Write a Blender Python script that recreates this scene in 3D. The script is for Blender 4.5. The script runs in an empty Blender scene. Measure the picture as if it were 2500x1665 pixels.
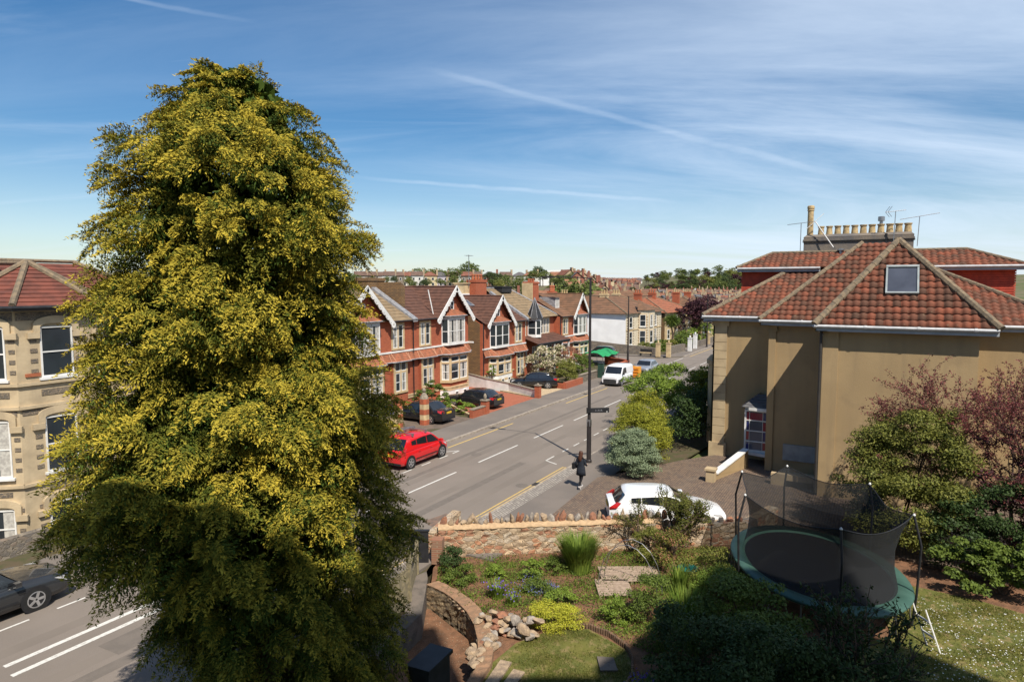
import bpy, math, random
import numpy as np
from mathutils import Vector, Matrix
sc = bpy.context.scene
R = math.radians
# ---------------- camera ----------------
CAMZ = 9.4
cd = bpy.data.cameras.new('camera'); cam = bpy.data.objects.new('camera', cd); sc.collection.objects.link(cam)
cd.sensor_width = 36; cd.lens = 1600/2500*36; cd.clip_start = .1; cd.clip_end = 6000
cam.location = (0, 0, CAMZ); cam.rotation_euler = (R(90-4.894), 0, R(29.4-90))
sc.camera = cam
# ---------------- light ----------------
SUN = Vector((4.9, 5.73, -9.8)).normalized()      # direction the light travels
EL = math.asin(-SUN.z)
w = bpy.data.worlds.new('World'); sc.world = w; w.use_nodes = True
nt = w.node_tree; nt.nodes.clear()
def N(t, k, **kw):
    n = t.nodes.new(k)
    for a, b in kw.items(): setattr(n, a, b)
    return n
def mth(t, op, a, b=None, c=None, clamp=False):
    n = N(t, 'ShaderNodeMath', operation=op); n.use_clamp = clamp
    for i, v in enumerate((a, b, c)):
        if v is None: continue
        if hasattr(v, 'links'): t.links.new(v, n.inputs[i])
        else: n.inputs[i].default_value = v
    return n.outputs[0]
def mixc(t, f, a, b, mode='MIX'):
    n = N(t, 'ShaderNodeMix', data_type='RGBA', blend_type=mode)
    for i, v in ((0, f), (6, a), (7, b)):
        if hasattr(v, 'links'): t.links.new(v, n.inputs[i])
        elif i == 0: n.inputs[0].default_value = v
        else: n.inputs[i].default_value = (*v, 1)
    return n.outputs[2]
def ramp(t, v, lo, hi):
    n = N(t, 'ShaderNodeMapRange', interpolation_type='SMOOTHSTEP'); t.links.new(v, n.inputs[0])
    n.inputs[1].default_value = lo; n.inputs[2].default_value = hi; return n.outputs[0]
sky = N(nt, 'ShaderNodeTexSky', sky_type='NISHITA'); sky.sun_disc = False
sky.sun_elevation = EL; sky.sun_rotation = math.atan2(-SUN.x, -SUN.y); sky.altitude = 60
sky.air_density = 1.0; sky.dust_density = .4; sky.ozone_density = 2.2
tc = N(nt, 'ShaderNodeTexCoord')
rot = N(nt, 'ShaderNodeMapping', vector_type='VECTOR'); nt.links.new(tc.outputs['Generated'], rot.inputs[0])
rot.inputs['Rotation'].default_value = (0, 0, R(60.6))        # x to the right of the street view, y ahead
sx = N(nt, 'ShaderNodeSeparateXYZ'); nt.links.new(rot.outputs[0], sx.inputs[0])
zc = mth(nt, 'ADD', mth(nt, 'MAXIMUM', sx.outputs[2], 0.0), .16)
px_ = mth(nt, 'DIVIDE', sx.outputs[0], zc); py_ = mth(nt, 'DIVIDE', sx.outputs[1], zc)
def cloudnoise(ang, sxx, syy, scale, det, dist, off):
    cb = N(nt, 'ShaderNodeCombineXYZ'); nt.links.new(px_, cb.inputs[0]); nt.links.new(py_, cb.inputs[1])
    mp = N(nt, 'ShaderNodeMapping'); nt.links.new(cb.outputs[0], mp.inputs[0])
    mp.inputs['Rotation'].default_value = (0, 0, R(ang)); mp.inputs['Scale'].default_value = (sxx, syy, 1); mp.inputs['Location'].default_value = off
    n = N(nt, 'ShaderNodeTexNoise'); nt.links.new(mp.outputs[0], n.inputs['Vector'])
    n.inputs['Scale'].default_value = scale; n.inputs['Detail'].default_value = det; n.inputs['Roughness'].default_value = .62; n.inputs['Distortion'].default_value = dist
    return n.outputs[0]
n1 = cloudnoise(24, .35, 1.5, .75, 9, .9, (3.1, 1.7, 0))
n2 = cloudnoise(-30, .5, 2.6, .8, 9, .6, (7.7, 4.2, 0))
nb = cloudnoise(10, 1, 1, .25, 3, .3, (1.2, 9.1, 0))
side = ramp(nt, sx.outputs[0], -.55, .62)                     # more cirrus to the right
m1 = mth(nt, 'MULTIPLY', ramp(nt, mth(nt, 'ADD', n1, mth(nt, 'MULTIPLY', side, .22)), .43, .98), mth(nt, 'ADD', .25, mth(nt, 'MULTIPLY', side, .75)))
m2 = mth(nt, 'MULTIPLY', ramp(nt, n2, .5, .86), mth(nt, 'ADD', .3, mth(nt, 'MULTIPLY', nb, .5)))
def trail(d1, d2, wid, lo, hi, amt, rag):
    d1 = Vector(d1).normalized(); d2 = Vector(d2).normalized(); nn = d1.cross(d2).normalized(); mid = (d1+d2).normalized(); al = (d2-d1).normalized()
    def dot(v):
        q = N(nt, 'ShaderNodeVectorMath', operation='DOT_PRODUCT'); nt.links.new(rot.outputs[0], q.inputs[0]); q.inputs[1].default_value = v; return q.outputs['Value']
    nz = N(nt, 'ShaderNodeTexNoise'); nt.links.new(rot.outputs[0], nz.inputs['Vector']); nz.inputs['Scale'].default_value = rag; nz.inputs['Detail'].default_value = 5
    dd = mth(nt, 'ABSOLUTE', mth(nt, 'ADD', dot(nn), mth(nt, 'MULTIPLY', mth(nt, 'SUBTRACT', nz.outputs[0], .5), wid*1.6)))
    core = mth(nt, 'SUBTRACT', 1, ramp(nt, dd, wid*.15, wid))
    p = dot(al); e = .05
    rng = mth(nt, 'MULTIPLY', ramp(nt, p, lo-e, lo+e), mth(nt, 'SUBTRACT', 1, ramp(nt, p, hi-e*2, hi+e)))
    return mth(nt, 'MULTIPLY', mth(nt, 'MULTIPLY', core, rng), mth(nt, 'MULTIPLY', nz.outputs[0], amt*1.7))
def sd(x, y):                                                  # a bearing in the sky, from the street axis
    X = (x-1250)/1600; Y = (832.5-y)/1600; th = math.atan(137/1600)
    return (X, math.cos(th)+Y*math.sin(th), -math.sin(th)+Y*math.cos(th))
tr = mth(nt, 'ADD', trail(sd(1000, 158), sd(2050, 430), .0062, -.25, .31, .19, 16), trail(sd(950, 440), sd(1640, 492), .0042, -.22, .2, .3, 20))
tr = mth(nt, 'ADD', tr, trail(sd(330, 0), sd(560, 45), .004, -.2, .05, .3, 20))
cl = mth(nt, 'ADD', mth(nt, 'MAXIMUM', m1, m2), tr, clamp=True)
veil = mth(nt, 'SUBTRACT', 1, ramp(nt, sx.outputs[2], -.02, .22))
cl = mth(nt, 'ADD', mth(nt, 'MULTIPLY', cl, .74), mth(nt, 'MULTIPLY', veil, .28), clamp=True)
bg = N(nt, 'ShaderNodeBackground'); bg.inputs[1].default_value = .08
hs = N(nt, 'ShaderNodeHueSaturation'); hs.inputs['Saturation'].default_value = 1.34; nt.links.new(sky.outputs[0], hs.inputs['Color'])
nt.links.new(mixc(nt, cl, hs.outputs[0], (7.4, 8.6, 10.2)), bg.inputs[0])
wo = N(nt, 'ShaderNodeOutputWorld'); nt.links.new(bg.outputs[0], wo.inputs[0])
ld = bpy.data.lights.new('sun', 'SUN'); ld.energy = 4.5; ld.angle = R(.53); ld.color = (1, .93, .82)
lo = bpy.data.objects.new('sun', ld); sc.collection.objects.link(lo); lo.rotation_euler = SUN.to_track_quat('-Z', 'Y').to_euler(); lo.location = (-20, -20, 50)
sc.view_settings.view_transform = 'Standard'; sc.view_settings.look = 'None'; sc.view_settings.gamma = 1; sc.view_settings.exposure = 0.46
sc.cycles.max_bounces = 5; sc.cycles.transparent_max_bounces = 8; sc.cycles.use_denoising = True

# ---------------- materials ----------------
MATS = {}
def mat(name, c1, c2=None, rough=.85, sc_=3., bump=0., bs=None, det=5., metal=0., spec=.3, tint=None, tv=.35, trans=0., lo=.35, hi=.65, speck=None, coat=0., streak=None):
    """procedural surface: two colours mixed by noise, optional bump, per-face tint attribute, leaf translucency"""
    m = bpy.data.materials.new(name); m.use_nodes = True; t = m.node_tree; t.nodes.clear()
    o = N(t, 'ShaderNodeOutputMaterial'); b = N(t, 'ShaderNodeBsdfPrincipled')
    ge = N(t, 'ShaderNodeNewGeometry'); pos = ge.outputs['Position']
    nz = N(t, 'ShaderNodeTexNoise'); t.links.new(pos, nz.inputs['Vector']); nz.inputs['Scale'].default_value = sc_; nz.inputs['Detail'].default_value = det
    col = mixc(t, ramp(t, nz.outputs[0], lo, hi), c1, c2 or tuple(x*.8 for x in c1))
    if tint:
        at = N(t, 'ShaderNodeAttribute', attribute_name='tint')
        col = mixc(t, mth(t, 'MULTIPLY', at.outputs['Fac'], 1.0), col, tint)
    if speck:
        n3 = N(t, 'ShaderNodeTexNoise'); t.links.new(pos, n3.inputs['Vector']); n3.inputs['Scale'].default_value = speck[1]; n3.inputs['Detail'].default_value = 4
        col = mixc(t, mth(t, 'MULTIPLY', ramp(t, n3.outputs[0], speck[2], speck[3]), 1.0), col, speck[0])
    if streak:
        mp = N(t, 'ShaderNodeMapping'); t.links.new(pos, mp.inputs[0]); mp.inputs['Scale'].default_value = (2.6, 2.6, .22); n4 = N(t, 'ShaderNodeTexNoise'); t.links.new(mp.outputs[0], n4.inputs['Vector']); n4.inputs['Scale'].default_value = 1.; n4.inputs['Detail'].default_value = 7
        col = mixc(t, mth(t, 'MULTIPLY', ramp(t, n4.outputs[0], .45, .8), streak[1]), col, streak[0])
    t.links.new(col, b.inputs['Base Color'])
    b.inputs['Roughness'].default_value = rough; b.inputs['Metallic'].default_value = metal; b.inputs['Specular IOR Level'].default_value = spec
    if coat: b.inputs['Coat Weight'].default_value = coat; b.inputs['Coat Roughness'].default_value = .05
    if bump:
        n2 = N(t, 'ShaderNodeTexNoise'); t.links.new(pos, n2.inputs['Vector']); n2.inputs['Scale'].default_value = bs or sc_*6; n2.inputs['Detail'].default_value = 6
        bp = N(t, 'ShaderNodeBump'); bp.inputs['Strength'].default_value = bump; bp.inputs['Distance'].default_value = .05
        t.links.new(n2.outputs[0], bp.inputs['Height']); t.links.new(bp.outputs[0], b.inputs['Normal'])
    if trans:
        tl = N(t, 'ShaderNodeBsdfTranslucent'); t.links.new(col, tl.inputs[0]); mx = N(t, 'ShaderNodeMixShader'); mx.inputs[0].default_value = trans
        t.links.new(b.outputs[0], mx.inputs[1]); t.links.new(tl.outputs[0], mx.inputs[2]); t.links.new(mx.outputs[0], o.inputs[0])
    else: t.links.new(b.outputs[0], o.inputs[0])
    MATS[name] = m; return m
def brick(name, c1, c2, mortar, bw=.225, bh=.075, ms=.01, rough=.9, horiz=False, off=.5, vary=.6, weather=(.25, .2, .15), bump=.4, ww=.25):
    m = bpy.data.materials.new(name); m.use_nodes = True; t = m.node_tree; t.nodes.clear()
    o = N(t, 'ShaderNodeOutputMaterial'); b = N(t, 'ShaderNodeBsdfPrincipled'); b.inputs['Roughness'].default_value = rough; b.inputs['Specular IOR Level'].default_value = .25
    ge = N(t, 'ShaderNodeNewGeometry'); s = N(t, 'ShaderNodeSeparateXYZ'); t.links.new(ge.outputs['Position'], s.inputs[0])
    cb = N(t, 'ShaderNodeCombineXYZ')
    if horiz: t.links.new(s.outputs[0], cb.inputs[0]); t.links.new(s.outputs[1], cb.inputs[1])
    else: t.links.new(mth(t, 'ADD', s.outputs[0], s.outputs[1]), cb.inputs[0]); t.links.new(s.outputs[2], cb.inputs[1])
    br = N(t, 'ShaderNodeTexBrick'); t.links.new(cb.outputs[0], br.inputs['Vector']); br.offset = off
    br.inputs['Scale'].default_value = 1; br.inputs['Brick Width'].default_value = bw; br.inputs['Row Height'].default_value = bh; br.inputs['Mortar Size'].default_value = ms
    br.inputs['Color1'].default_value = (*c1, 1); br.inputs['Color2'].default_value = (*c2, 1); br.inputs['Mortar'].default_value = (*mortar, 1)
    nz = N(t, 'ShaderNodeTexNoise'); t.links.new(ge.outputs['Position'], nz.inputs['Vector']); nz.inputs['Scale'].default_value = 1.1; nz.inputs['Detail'].default_value = 7
    col = mixc(t, mth(t, 'MULTIPLY', ramp(t, nz.outputs[0], .4, .75), ww), br.outputs[0], weather)
    t.links.new(col, b.inputs['Base Color'])
    bp = N(t, 'ShaderNodeBump'); bp.inputs['Strength'].default_value = bump; bp.inputs['Distance'].default_value = .01
    t.links.new(mth(t, 'SUBTRACT', 1, br.outputs['Fac']), bp.inputs['Height']); t.links.new(bp.outputs[0], b.inputs['Normal'])
    t.links.new(b.outputs[0], o.inputs[0]); MATS[name] = m; return m
def rubble(name, cols, mortar, scale=4., zs=1.7, rough=.92, edge=.05, bump=1.):
    """random rubble: voronoi cells with a colour each, raised from the mortar"""
    m = bpy.data.materials.new(name); m.use_nodes = True; t = m.node_tree; t.nodes.clear()
    o = N(t, 'ShaderNodeOutputMaterial'); b = N(t, 'ShaderNodeBsdfPrincipled'); b.inputs['Roughness'].default_value = rough
    ge = N(t, 'ShaderNodeNewGeometry'); mp = N(t, 'ShaderNodeMapping'); t.links.new(ge.outputs['Position'], mp.inputs[0]); mp.inputs['Scale'].default_value = (1, 1, zs)
    nd = N(t, 'ShaderNodeTexNoise'); t.links.new(mp.outputs[0], nd.inputs['Vector']); nd.inputs['Scale'].default_value = 6
    av = N(t, 'ShaderNodeVectorMath', operation='MULTIPLY_ADD'); t.links.new(nd.outputs['Color'], av.inputs[0]); av.inputs[1].default_value = (.12, .12, .12); t.links.new(mp.outputs[0], av.inputs[2])
    v = N(t, 'ShaderNodeTexVoronoi'); v.inputs['Scale'].default_value = scale; t.links.new(av.outputs[0], v.inputs['Vector'])
    e = N(t, 'ShaderNodeTexVoronoi', feature='DISTANCE_TO_EDGE'); e.inputs['Scale'].default_value = scale; t.links.new(av.outputs[0], e.inputs['Vector'])
    sp = N(t, 'ShaderNodeSeparateColor'); t.links.new(v.outputs['Color'], sp.inputs[0])
    cr = N(t, 'ShaderNodeValToRGB'); cr.color_ramp.interpolation = 'CONSTANT'; t.links.new(sp.outputs[0], cr.inputs[0])
    els = cr.color_ramp.elements; els[0].color = (*cols[0], 1); els[1].position = 1/len(cols); els[1].color = (*cols[1], 1)
    for i, c in enumerate(cols[2:], 2): q = els.new(i/len(cols)); q.color = (*c, 1)
    nz = N(t, 'ShaderNodeTexNoise'); t.links.new(ge.outputs['Position'], nz.inputs['Vector']); nz.inputs['Scale'].default_value = 14; nz.inputs['Detail'].default_value = 6
    col = mixc(t, mth(t, 'MULTIPLY', ramp(t, nz.outputs[0], .35, .7), .45), cr.outputs[0], tuple(x*.45 for x in mortar))
    ed = ramp(t, e.outputs['Distance'], edge*.5, edge*1.6)
    t.links.new(mixc(t, ed, mortar, col), b.inputs['Base Color'])
    h = mth(t, 'ADD', ed, mth(t, 'MULTIPLY', nz.outputs[0], .5))
    bp = N(t, 'ShaderNodeBump'); bp.inputs['Strength'].default_value = bump; bp.inputs['Distance'].default_value = .05
    t.links.new(h, bp.inputs['Height']); t.links.new(bp.outputs[0], b.inputs['Normal']); t.links.new(b.outputs[0], o.inputs[0]); MATS[name] = m; return m
def glass(name, c=(.02, .025, .03), rough=.06, spec=.6): return mat(name, c, tuple(x*1.5 for x in c), rough=rough, sc_=.7, spec=spec)

# ---------------- mesh helpers ----------------
ORG = {}
def tag(o, label=None, cat=None, group=None, kind=None):
    for k, v in (('label', label), ('category', cat), ('group', group), ('kind', kind)):
        if v: o[k] = v
    return o
def thing(name, label, cat, loc=(0, 0, 0), rz=0., group=None):
    o = bpy.data.objects.new(name, None); sc.collection.objects.link(o); o.location = loc; o.rotation_euler.z = rz; o.empty_display_size = .2
    ORG[o.name] = Vector(loc) if not rz else None
    return tag(o, label, cat, group)
def mkmesh(name, V, F, mats, parent=None, mi=None, tint=None, smooth=False, local=False):
    """one mesh object; V in world coordinates unless local"""
    V = np.asarray(V, dtype=np.float64).reshape(-1, 3)
    me = bpy.data.meshes.new(name)
    if parent is None and not local and len(V):
        c = Vector(((V[:, 0].min()+V[:, 0].max())/2, (V[:, 1].min()+V[:, 1].max())/2, V[:, 2].min())); off = c
    elif parent is not None and not local: c = Vector((0, 0, 0)); off = ORG.get(parent.name) or Vector((0, 0, 0))
    else: c = Vector((0, 0, 0)); off = c
    V = V-np.array(off)
    if isinstance(F, np.ndarray):
        n, k = F.shape; me.vertices.add(len(V)); me.vertices.foreach_set('co', V.ravel()); me.loops.add(n*k); me.loops.foreach_set('vertex_index', F.ravel().astype(np.int32))
        me.polygons.add(n); me.polygons.foreach_set('loop_start', np.arange(0, n*k, k, dtype=np.int32)); me.polygons.foreach_set('loop_total', np.full(n, k, dtype=np.int32)); me.update(calc_edges=True)
    else: me.from_pydata([tuple(v) for v in V], [], F)
    for m in (mats if isinstance(mats, (list, tuple)) else [mats]): me.materials.append(m)
    if mi is not None: me.polygons.foreach_set('material_index', np.asarray(mi, dtype=np.int32))
    if tint is not None:
        a = me.attributes.new('tint', 'FLOAT', 'FACE'); a.data.foreach_set('value', np.asarray(tint, dtype=np.float32))
    if smooth: me.polygons.foreach_set('use_smooth', np.ones(len(me.polygons), dtype=bool))
    me.update()
    o = bpy.data.objects.new(name, me); sc.collection.objects.link(o)
    if parent is not None: o.parent = parent; ORG[o.name] = off
    else: o.location = c; ORG[o.name] = Vector(c)
    return o
class MB:
    def __init__(s, O=(0, 0, 0), A=(1, 0, 0), B=(0, 1, 0), C=(0, 0, 1)):
        s.V = []; s.F = []; s.mi = []; s.m = 0; s.frame(O, A, B, C)
    def frame(s, O, A=(1, 0, 0), B=(0, 1, 0), C=(0, 0, 1)): s.O, s.A, s.B, s.C = Vector(O), Vector(A), Vector(B), Vector(C); return s
    def P(s, a, b, c): return s.O+s.A*a+s.B*b+s.C*c
    def add(s, pts, faces, raw=False):
        k = len(s.V); s.V += [Vector(p) if raw else s.P(*p) for p in pts]
        for f in faces: s.F.append([i+k for i in f]); s.mi.append(s.m)
        return s
    def box(s, a0, a1, b0, b1, c0, c1):
        return s.add([(a0, b0, c0), (a1, b0, c0), (a1, b1, c0), (a0, b1, c0), (a0, b0, c1), (a1, b0, c1), (a1, b1, c1), (a0, b1, c1)],
                     [(0, 3, 2, 1), (4, 5, 6, 7), (0, 1, 5, 4), (1, 2, 6, 5), (2, 3, 7, 6), (3, 0, 4, 7)])
    def poly(s, pts): return s.add(pts, [tuple(range(len(pts)))])
    def prism(s, pts, c0, c1):
        n = len(pts); return s.add([(p[0], p[1], c0) for p in pts]+[(p[0], p[1], c1) for p in pts], [tuple(range(n))[::-1], tuple(range(n, 2*n))]+[(i, (i+1) % n, n+(i+1) % n, n+i) for i in range(n)])
    def extr(s, pts, b0, b1):        # outline in a,c extruded along b
        n = len(pts); return s.add([(p[0], b0, p[1]) for p in pts]+[(p[0], b1, p[1]) for p in pts], [tuple(range(n)), tuple(range(n, 2*n))[::-1]]+[(i, n+i, n+(i+1) % n, (i+1) % n) for i in range(n)])
    def tube(s, pts, r, n=8, r1=None, cap=True):
        P = [s.P(*p) for p in pts]; L = len(P); k = len(s.V); rr = [r+(((r1 if r1 is not None else r)-r)*i/max(1, L-1)) for i in range(L)] if not isinstance(r, (list, tuple)) else r
        for i, p in enumerate(P):
            d = (P[min(i+1, L-1)]-P[max(i-1, 0)]).normalized(); x = d.orthogonal() if abs(d.z) > .95 else d.cross(Vector((0, 0, 1))); x.normalize(); y = d.cross(x)
            for j in range(n): a = 2*math.pi*j/n; s.V.append(p+x*math.cos(a)*rr[i]+y*math.sin(a)*rr[i])
        for i in range(L-1):
            for j in range(n): s.F.append([k+i*n+j, k+i*n+(j+1) % n, k+(i+1)*n+(j+1) % n, k+(i+1)*n+j]); s.mi.append(s.m)
        if cap: s.F += [[k+j for j in range(n)][::-1], [k+(L-1)*n+j for j in range(n)]]; s.mi += [s.m, s.m]
        return s
    def lathe(s, c, prof, n=12):     # profile of (radius, height) about a vertical axis at c
        k = len(s.V)
        for r, h in prof:
            for j in range(n): a = 2*math.pi*j/n; s.V.append(s.P(c[0]+r*math.cos(a), c[1]+r*math.sin(a), c[2]+h))
        for i in range(len(prof)-1):
            for j in range(n): s.F.append([k+i*n+j, k+i*n+(j+1) % n, k+(i+1)*n+(j+1) % n, k+(i+1)*n+j]); s.mi.append(s.m)
        s.F += [[k+j for j in range(n)][::-1], [k+(len(prof)-1)*n+j for j in range(n)]]; s.mi += [s.m, s.m]; return s
    def build(s, name, mats, parent=None, smooth=False, local=False, label=None, tint=None):
        o = mkmesh(name, [tuple(v) for v in s.V], s.F, mats, parent, s.mi if isinstance(mats, (list, tuple)) else None, tint, smooth, local)
        if label: o['label'] = label
        return o
def rows(mb, eL, eR, tR, tL, n, lift=.03):
    """roof slope of n overlapping tile courses between an eave and a top edge"""
    eL, eR, tR, tL = map(Vector, (eL, eR, tR, tL)); nr = (eR-eL).cross(tL-eL if (tL-eL).length > 0 else tR-eR)
    if nr.length < 1e-6: nr = (eR-eL).cross(tR-eL)
    nr.normalize(); nr = nr if nr.z > 0 else -nr
    for i in range(n):
        f, g = i/n, min(1, (i+1)/n+.02/n)
        a, b = eL.lerp(tL, f)+nr*lift, eR.lerp(tR, f)+nr*lift; c, d = eR.lerp(tR, g), eL.lerp(tL, g); e, h = eL.lerp(tL, f), eR.lerp(tR, f)
        mb.add([a, b, c, d, e, h], [(0, 1, 2, 3), (4, 5, 1, 0)], raw=True)
def pantiles(name, eL, eR, tR, tL, mats, parent, gauge=.34, pitch=.3, amp=.06, seed=0, lift=.05):
    """S-shaped tiles laid in courses, clipped to the slope"""
    eL, eR, tR, tL = map(lambda v: np.array(v, float), (eL, eR, tR, tL)); X = eR-eL; X /= np.linalg.norm(X)
    nr = np.cross(X, (tL+tR)/2-(eL+eR)/2); nr /= np.linalg.norm(nr); nr = nr if nr[2] > 0 else -nr
    U = np.cross(nr, X); U = U if U[2] > 0 else -U
    H = np.dot(tL-eL, U); n = max(1, int(round(H/gauge))); rng = np.random.RandomState(seed); k = 6
    xl = lambda f: np.dot(eL+(tL-eL)*f-eL, X); xr = lambda f: np.dot(eR+(tR-eR)*f-eL, X)
    V = []; F = []; T = []; base = 0
    prof = np.array([0., .12, .75, 1., .95, .6])*amp
    lox, hix = min(xl(0), xl(1)), max(xr(0), xr(1))
    for i in range(n):
        f, g = i/n, min(1, (i+1.12)/n)
        j0, j1 = int(math.floor(min(xl(f), xl(g))/pitch)), int(math.ceil(max(xr(f), xr(g))/pitch))
        xs = np.array([(j+q/k)*pitch for j in range(j0, j1) for q in range(k)]+[j1*pitch]); hs_ = np.array([prof[q] for j in range(j0, j1) for q in range(k)]+[0.])
        ti = rng.rand(j1-j0)**1.3
        m = len(xs); jit = rng.randn()*.004
        a = np.clip(xs, xl(f), xr(f)); b = np.clip(xs, xl(g), xr(g))
        lowc = eL+np.outer(a, X)+U*H*f; topc = eL+np.outer(b, X)+U*H*g
        V += [lowc+np.outer(hs_+lift+jit, nr), topc+np.outer(hs_, nr), lowc-nr*.0]
        q = np.arange(m-1)
        ok = (np.abs(a[1:]-a[:-1])+np.abs(b[1:]-b[:-1])) > 1e-5
        q = q[ok]; F.append(np.c_[base+q, base+q+1, base+m+q+1, base+m+q]); F.append(np.c_[base+2*m+q, base+2*m+q+1, base+q+1, base+q])
        tt = ti[np.minimum(q//k, len(ti)-1)]; T += [tt, tt]
        base += 3*m
    return mkmesh(name, np.concatenate(V), np.concatenate(F), mats, parent, tint=np.concatenate(T))
def cards(C, D, Nn, L, W_):
    """leaf quads: centres, long directions, normals, lengths, widths -> verts, faces"""
    D = D/np.linalg.norm(D, axis=1)[:, None]; S = np.cross(D, Nn); S /= (np.linalg.norm(S, axis=1)[:, None]+1e-9)
    L = L[:, None]; W_ = W_[:, None]
    V = np.stack([C-D*L/2, C+S*W_/2-D*L*.05, C+D*L/2, C-S*W_/2-D*L*.05], 1).reshape(-1, 3)
    return V, np.arange(len(C)*4, dtype=np.int32).reshape(-1, 4)
def unit(rng, n):
    v = rng.randn(n, 3); return v/np.linalg.norm(v, axis=1)[:, None]
def leafcloud(blobs, n, size, seed=0, sub=14, subr=.3, up=.5, asp=.55, droop=0., squash=.8, zmin=None):
    """leaves gathered in clumps that sit over the surface of ellipsoid blobs"""
    rng = np.random.RandomState(seed); B = np.array(blobs, float); wts = (B[:, 3]*B[:, 4]+B[:, 3]*B[:, 5]+B[:, 4]*B[:, 5]); wts /= wts.sum()
    Cs = []; Rs = []
    for b, wgt in zip(B, wts):
        k = max(3, int(sub*len(B)*wgt)); d = unit(rng, k); d[:, 2] = np.where(d[:, 2] < -.8, -d[:, 2], d[:, 2]); rr = .62+.4*rng.rand(k)
        Cs.append(b[:3]+d*b[3:]*rr[:, None]); Rs.append(subr*(b[3:].mean())*(.55+.9*rng.rand(k)))
    Cs = np.concatenate(Cs); Rs = np.concatenate(Rs); p = Rs**2; p /= p.sum(); i = rng.choice(len(Cs), n, p=p)
    d = unit(rng, n); d[:, 2] = np.abs(d[:, 2])*.9-.25*rng.rand(n); r = rng.rand(n)**.45
    P = Cs[i]+d*(Rs[i]*r)[:, None]*np.array([1, 1, squash])
    if zmin is not None: P[:, 2] = np.maximum(P[:, 2], zmin+rng.rand(n)*.05)
    nn = d*.7+unit(rng, n)*.75+np.array([0, 0, up]); D = np.cross(nn, unit(rng, n)); D[:, 2] -= droop
    L = size*(.6+.8*rng.rand(n)); V, F = cards(P, D, nn, L, L*asp)
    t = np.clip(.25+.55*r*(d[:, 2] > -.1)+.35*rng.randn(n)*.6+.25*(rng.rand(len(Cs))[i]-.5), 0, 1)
    return V, F, t
# ---------------- palette ----------------
ASPH = mat('asphalt', (.215, .18, .15), (.188, .158, .132), .93, .35, .3, 60, speck=((.24, .21, .18), 45, .5, .8))
PAVE = mat('pavement_tarmac', (.19, .16, .135), (.155, .133, .115), .95, .5, .3, 50, speck=((.22, .19, .16), 30, .55, .8))
KERB = mat('kerb_stone', (.36, .31, .25), (.24, .2, .165), .9, 5, .3)
SETT = brick('granite_setts', (.4, .36, .31), (.24, .215, .19), (.13, .11, .09), .19, .12, .016, horiz=True, ww=.2)
BLOCK = brick('block_paving', (.21, .145, .1), (.13, .095, .075), (.07, .055, .045), .2, .1, .01, horiz=True, weather=(.2, .16, .12), ww=.35)
REDPAV = brick('red_block_paving', (.42, .13, .07), (.33, .1, .055), (.2, .09, .06), .2, .1, .008, horiz=True, ww=.15, weather=(.4, .2, .13))
GRAVEL = mat('pale_gravel', (.55, .42, .26), (.4, .3, .19), .95, 8, .6, 60)
WLINE = mat('white_road_paint', (.62, .6, .55), (.4, .38, .34), .8, 9, lo=.45, hi=.75)
YLINE = mat('yellow_road_paint', (.62, .42, .12), (.42, .3, .12), .8, 9, lo=.4, hi=.75)
BRICKR = brick('orange_red_brick', (.43, .105, .045), (.33, .075, .035), (.3, .13, .08), ww=.2, weather=(.22, .08, .05))
BRICKO = brick('brown_stone_rubble', (.26, .15, .065), (.17, .1, .05), (.1, .07, .045), .3, .12, .015, ww=.3, weather=(.1, .08, .06))
STONEC = mat('cream_bath_stone', (.56, .42, .24), (.44, .33, .19), .85, 2.2, .1)
WHITEP = mat('white_paint', (.74, .73, .7), (.62, .61, .58), .6, 2)
WHITER = mat('white_render', (.82, .81, .8), (.74, .73, .72), .85, .7)
GLASS = glass('window_glass'); CURT = mat('net_curtain', (.5, .48, .43), (.35, .33, .3), .9, 9)
TILEB = mat('brown_roof_tile', (.13, .062, .042), (.09, .045, .032), .85, 2.2, .15, 30)
TILEY = mat('buff_roof_tile', (.27, .19, .11), (.19, .14, .085), .9, 2.2, .2, 30)
TILER = mat('red_roof_tile', (.34, .12, .062), (.22, .09, .05), .85, 3.2, .2, 30)
TILEO = mat('orange_brown_roof_tile', (.2, .105, .06), (.14, .08, .048), .85, 1.2, .2, 30)
SLATE = mat('slate', (.09, .09, .1), (.14, .135, .13), .6, 3)
LEAD = mat('lead_flashing', (.3, .3, .31), (.2, .2, .21), .5, 4)
GUTW = mat('white_plastic_gutter', (.6, .6, .6), None, .45, 4); DARKP = mat('black_paint', (.018, .018, .02), (.03, .03, .032), .45, 4)
BEIGE = mat('beige_render', (.40, .285, .15), (.35, .248, .13), .92, .45, .2, 45, speck=((.31, .22, .12), 1.3, .5, .85), streak=((.25, .185, .11), .45))
BEIGET = mat('pale_render_trim', (.5, .385, .23), (.4, .3, .18), .9, 1.5)
FASC = mat('grey_fascia', (.38, .4, .42), (.33, .35, .37), .7, 3)
PANT = mat('clay_pantile', (.255, .078, .042), (.18, .066, .038), .82, 1.6, .25, 40, tint=(.1, .052, .034), speck=((.22, .15, .09), 7, .62, .8))
RIDGE = mat('mortared_ridge_tile', (.24, .18, .115), (.15, .12, .085), .95, 6, .4, 40)
TILEH = mat('hung_red_tile', (.55, .085, .045), (.42, .07, .04), .7, 4, .1)
POT = mat('buff_chimney_pot', (.5, .37, .19), (.33, .24, .13), .9, 6, .2); POTR = mat('red_chimney_pot', (.42, .13, .06), (.3, .1, .05), .9, 5)
CREND = mat('grey_chimney_render', (.2, .165, .13), (.13, .12, .115), .9, 1.5, .3)
METAL = mat('galvanised_metal', (.4, .4, .41), None, .35, 5, metal=.8)
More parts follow.
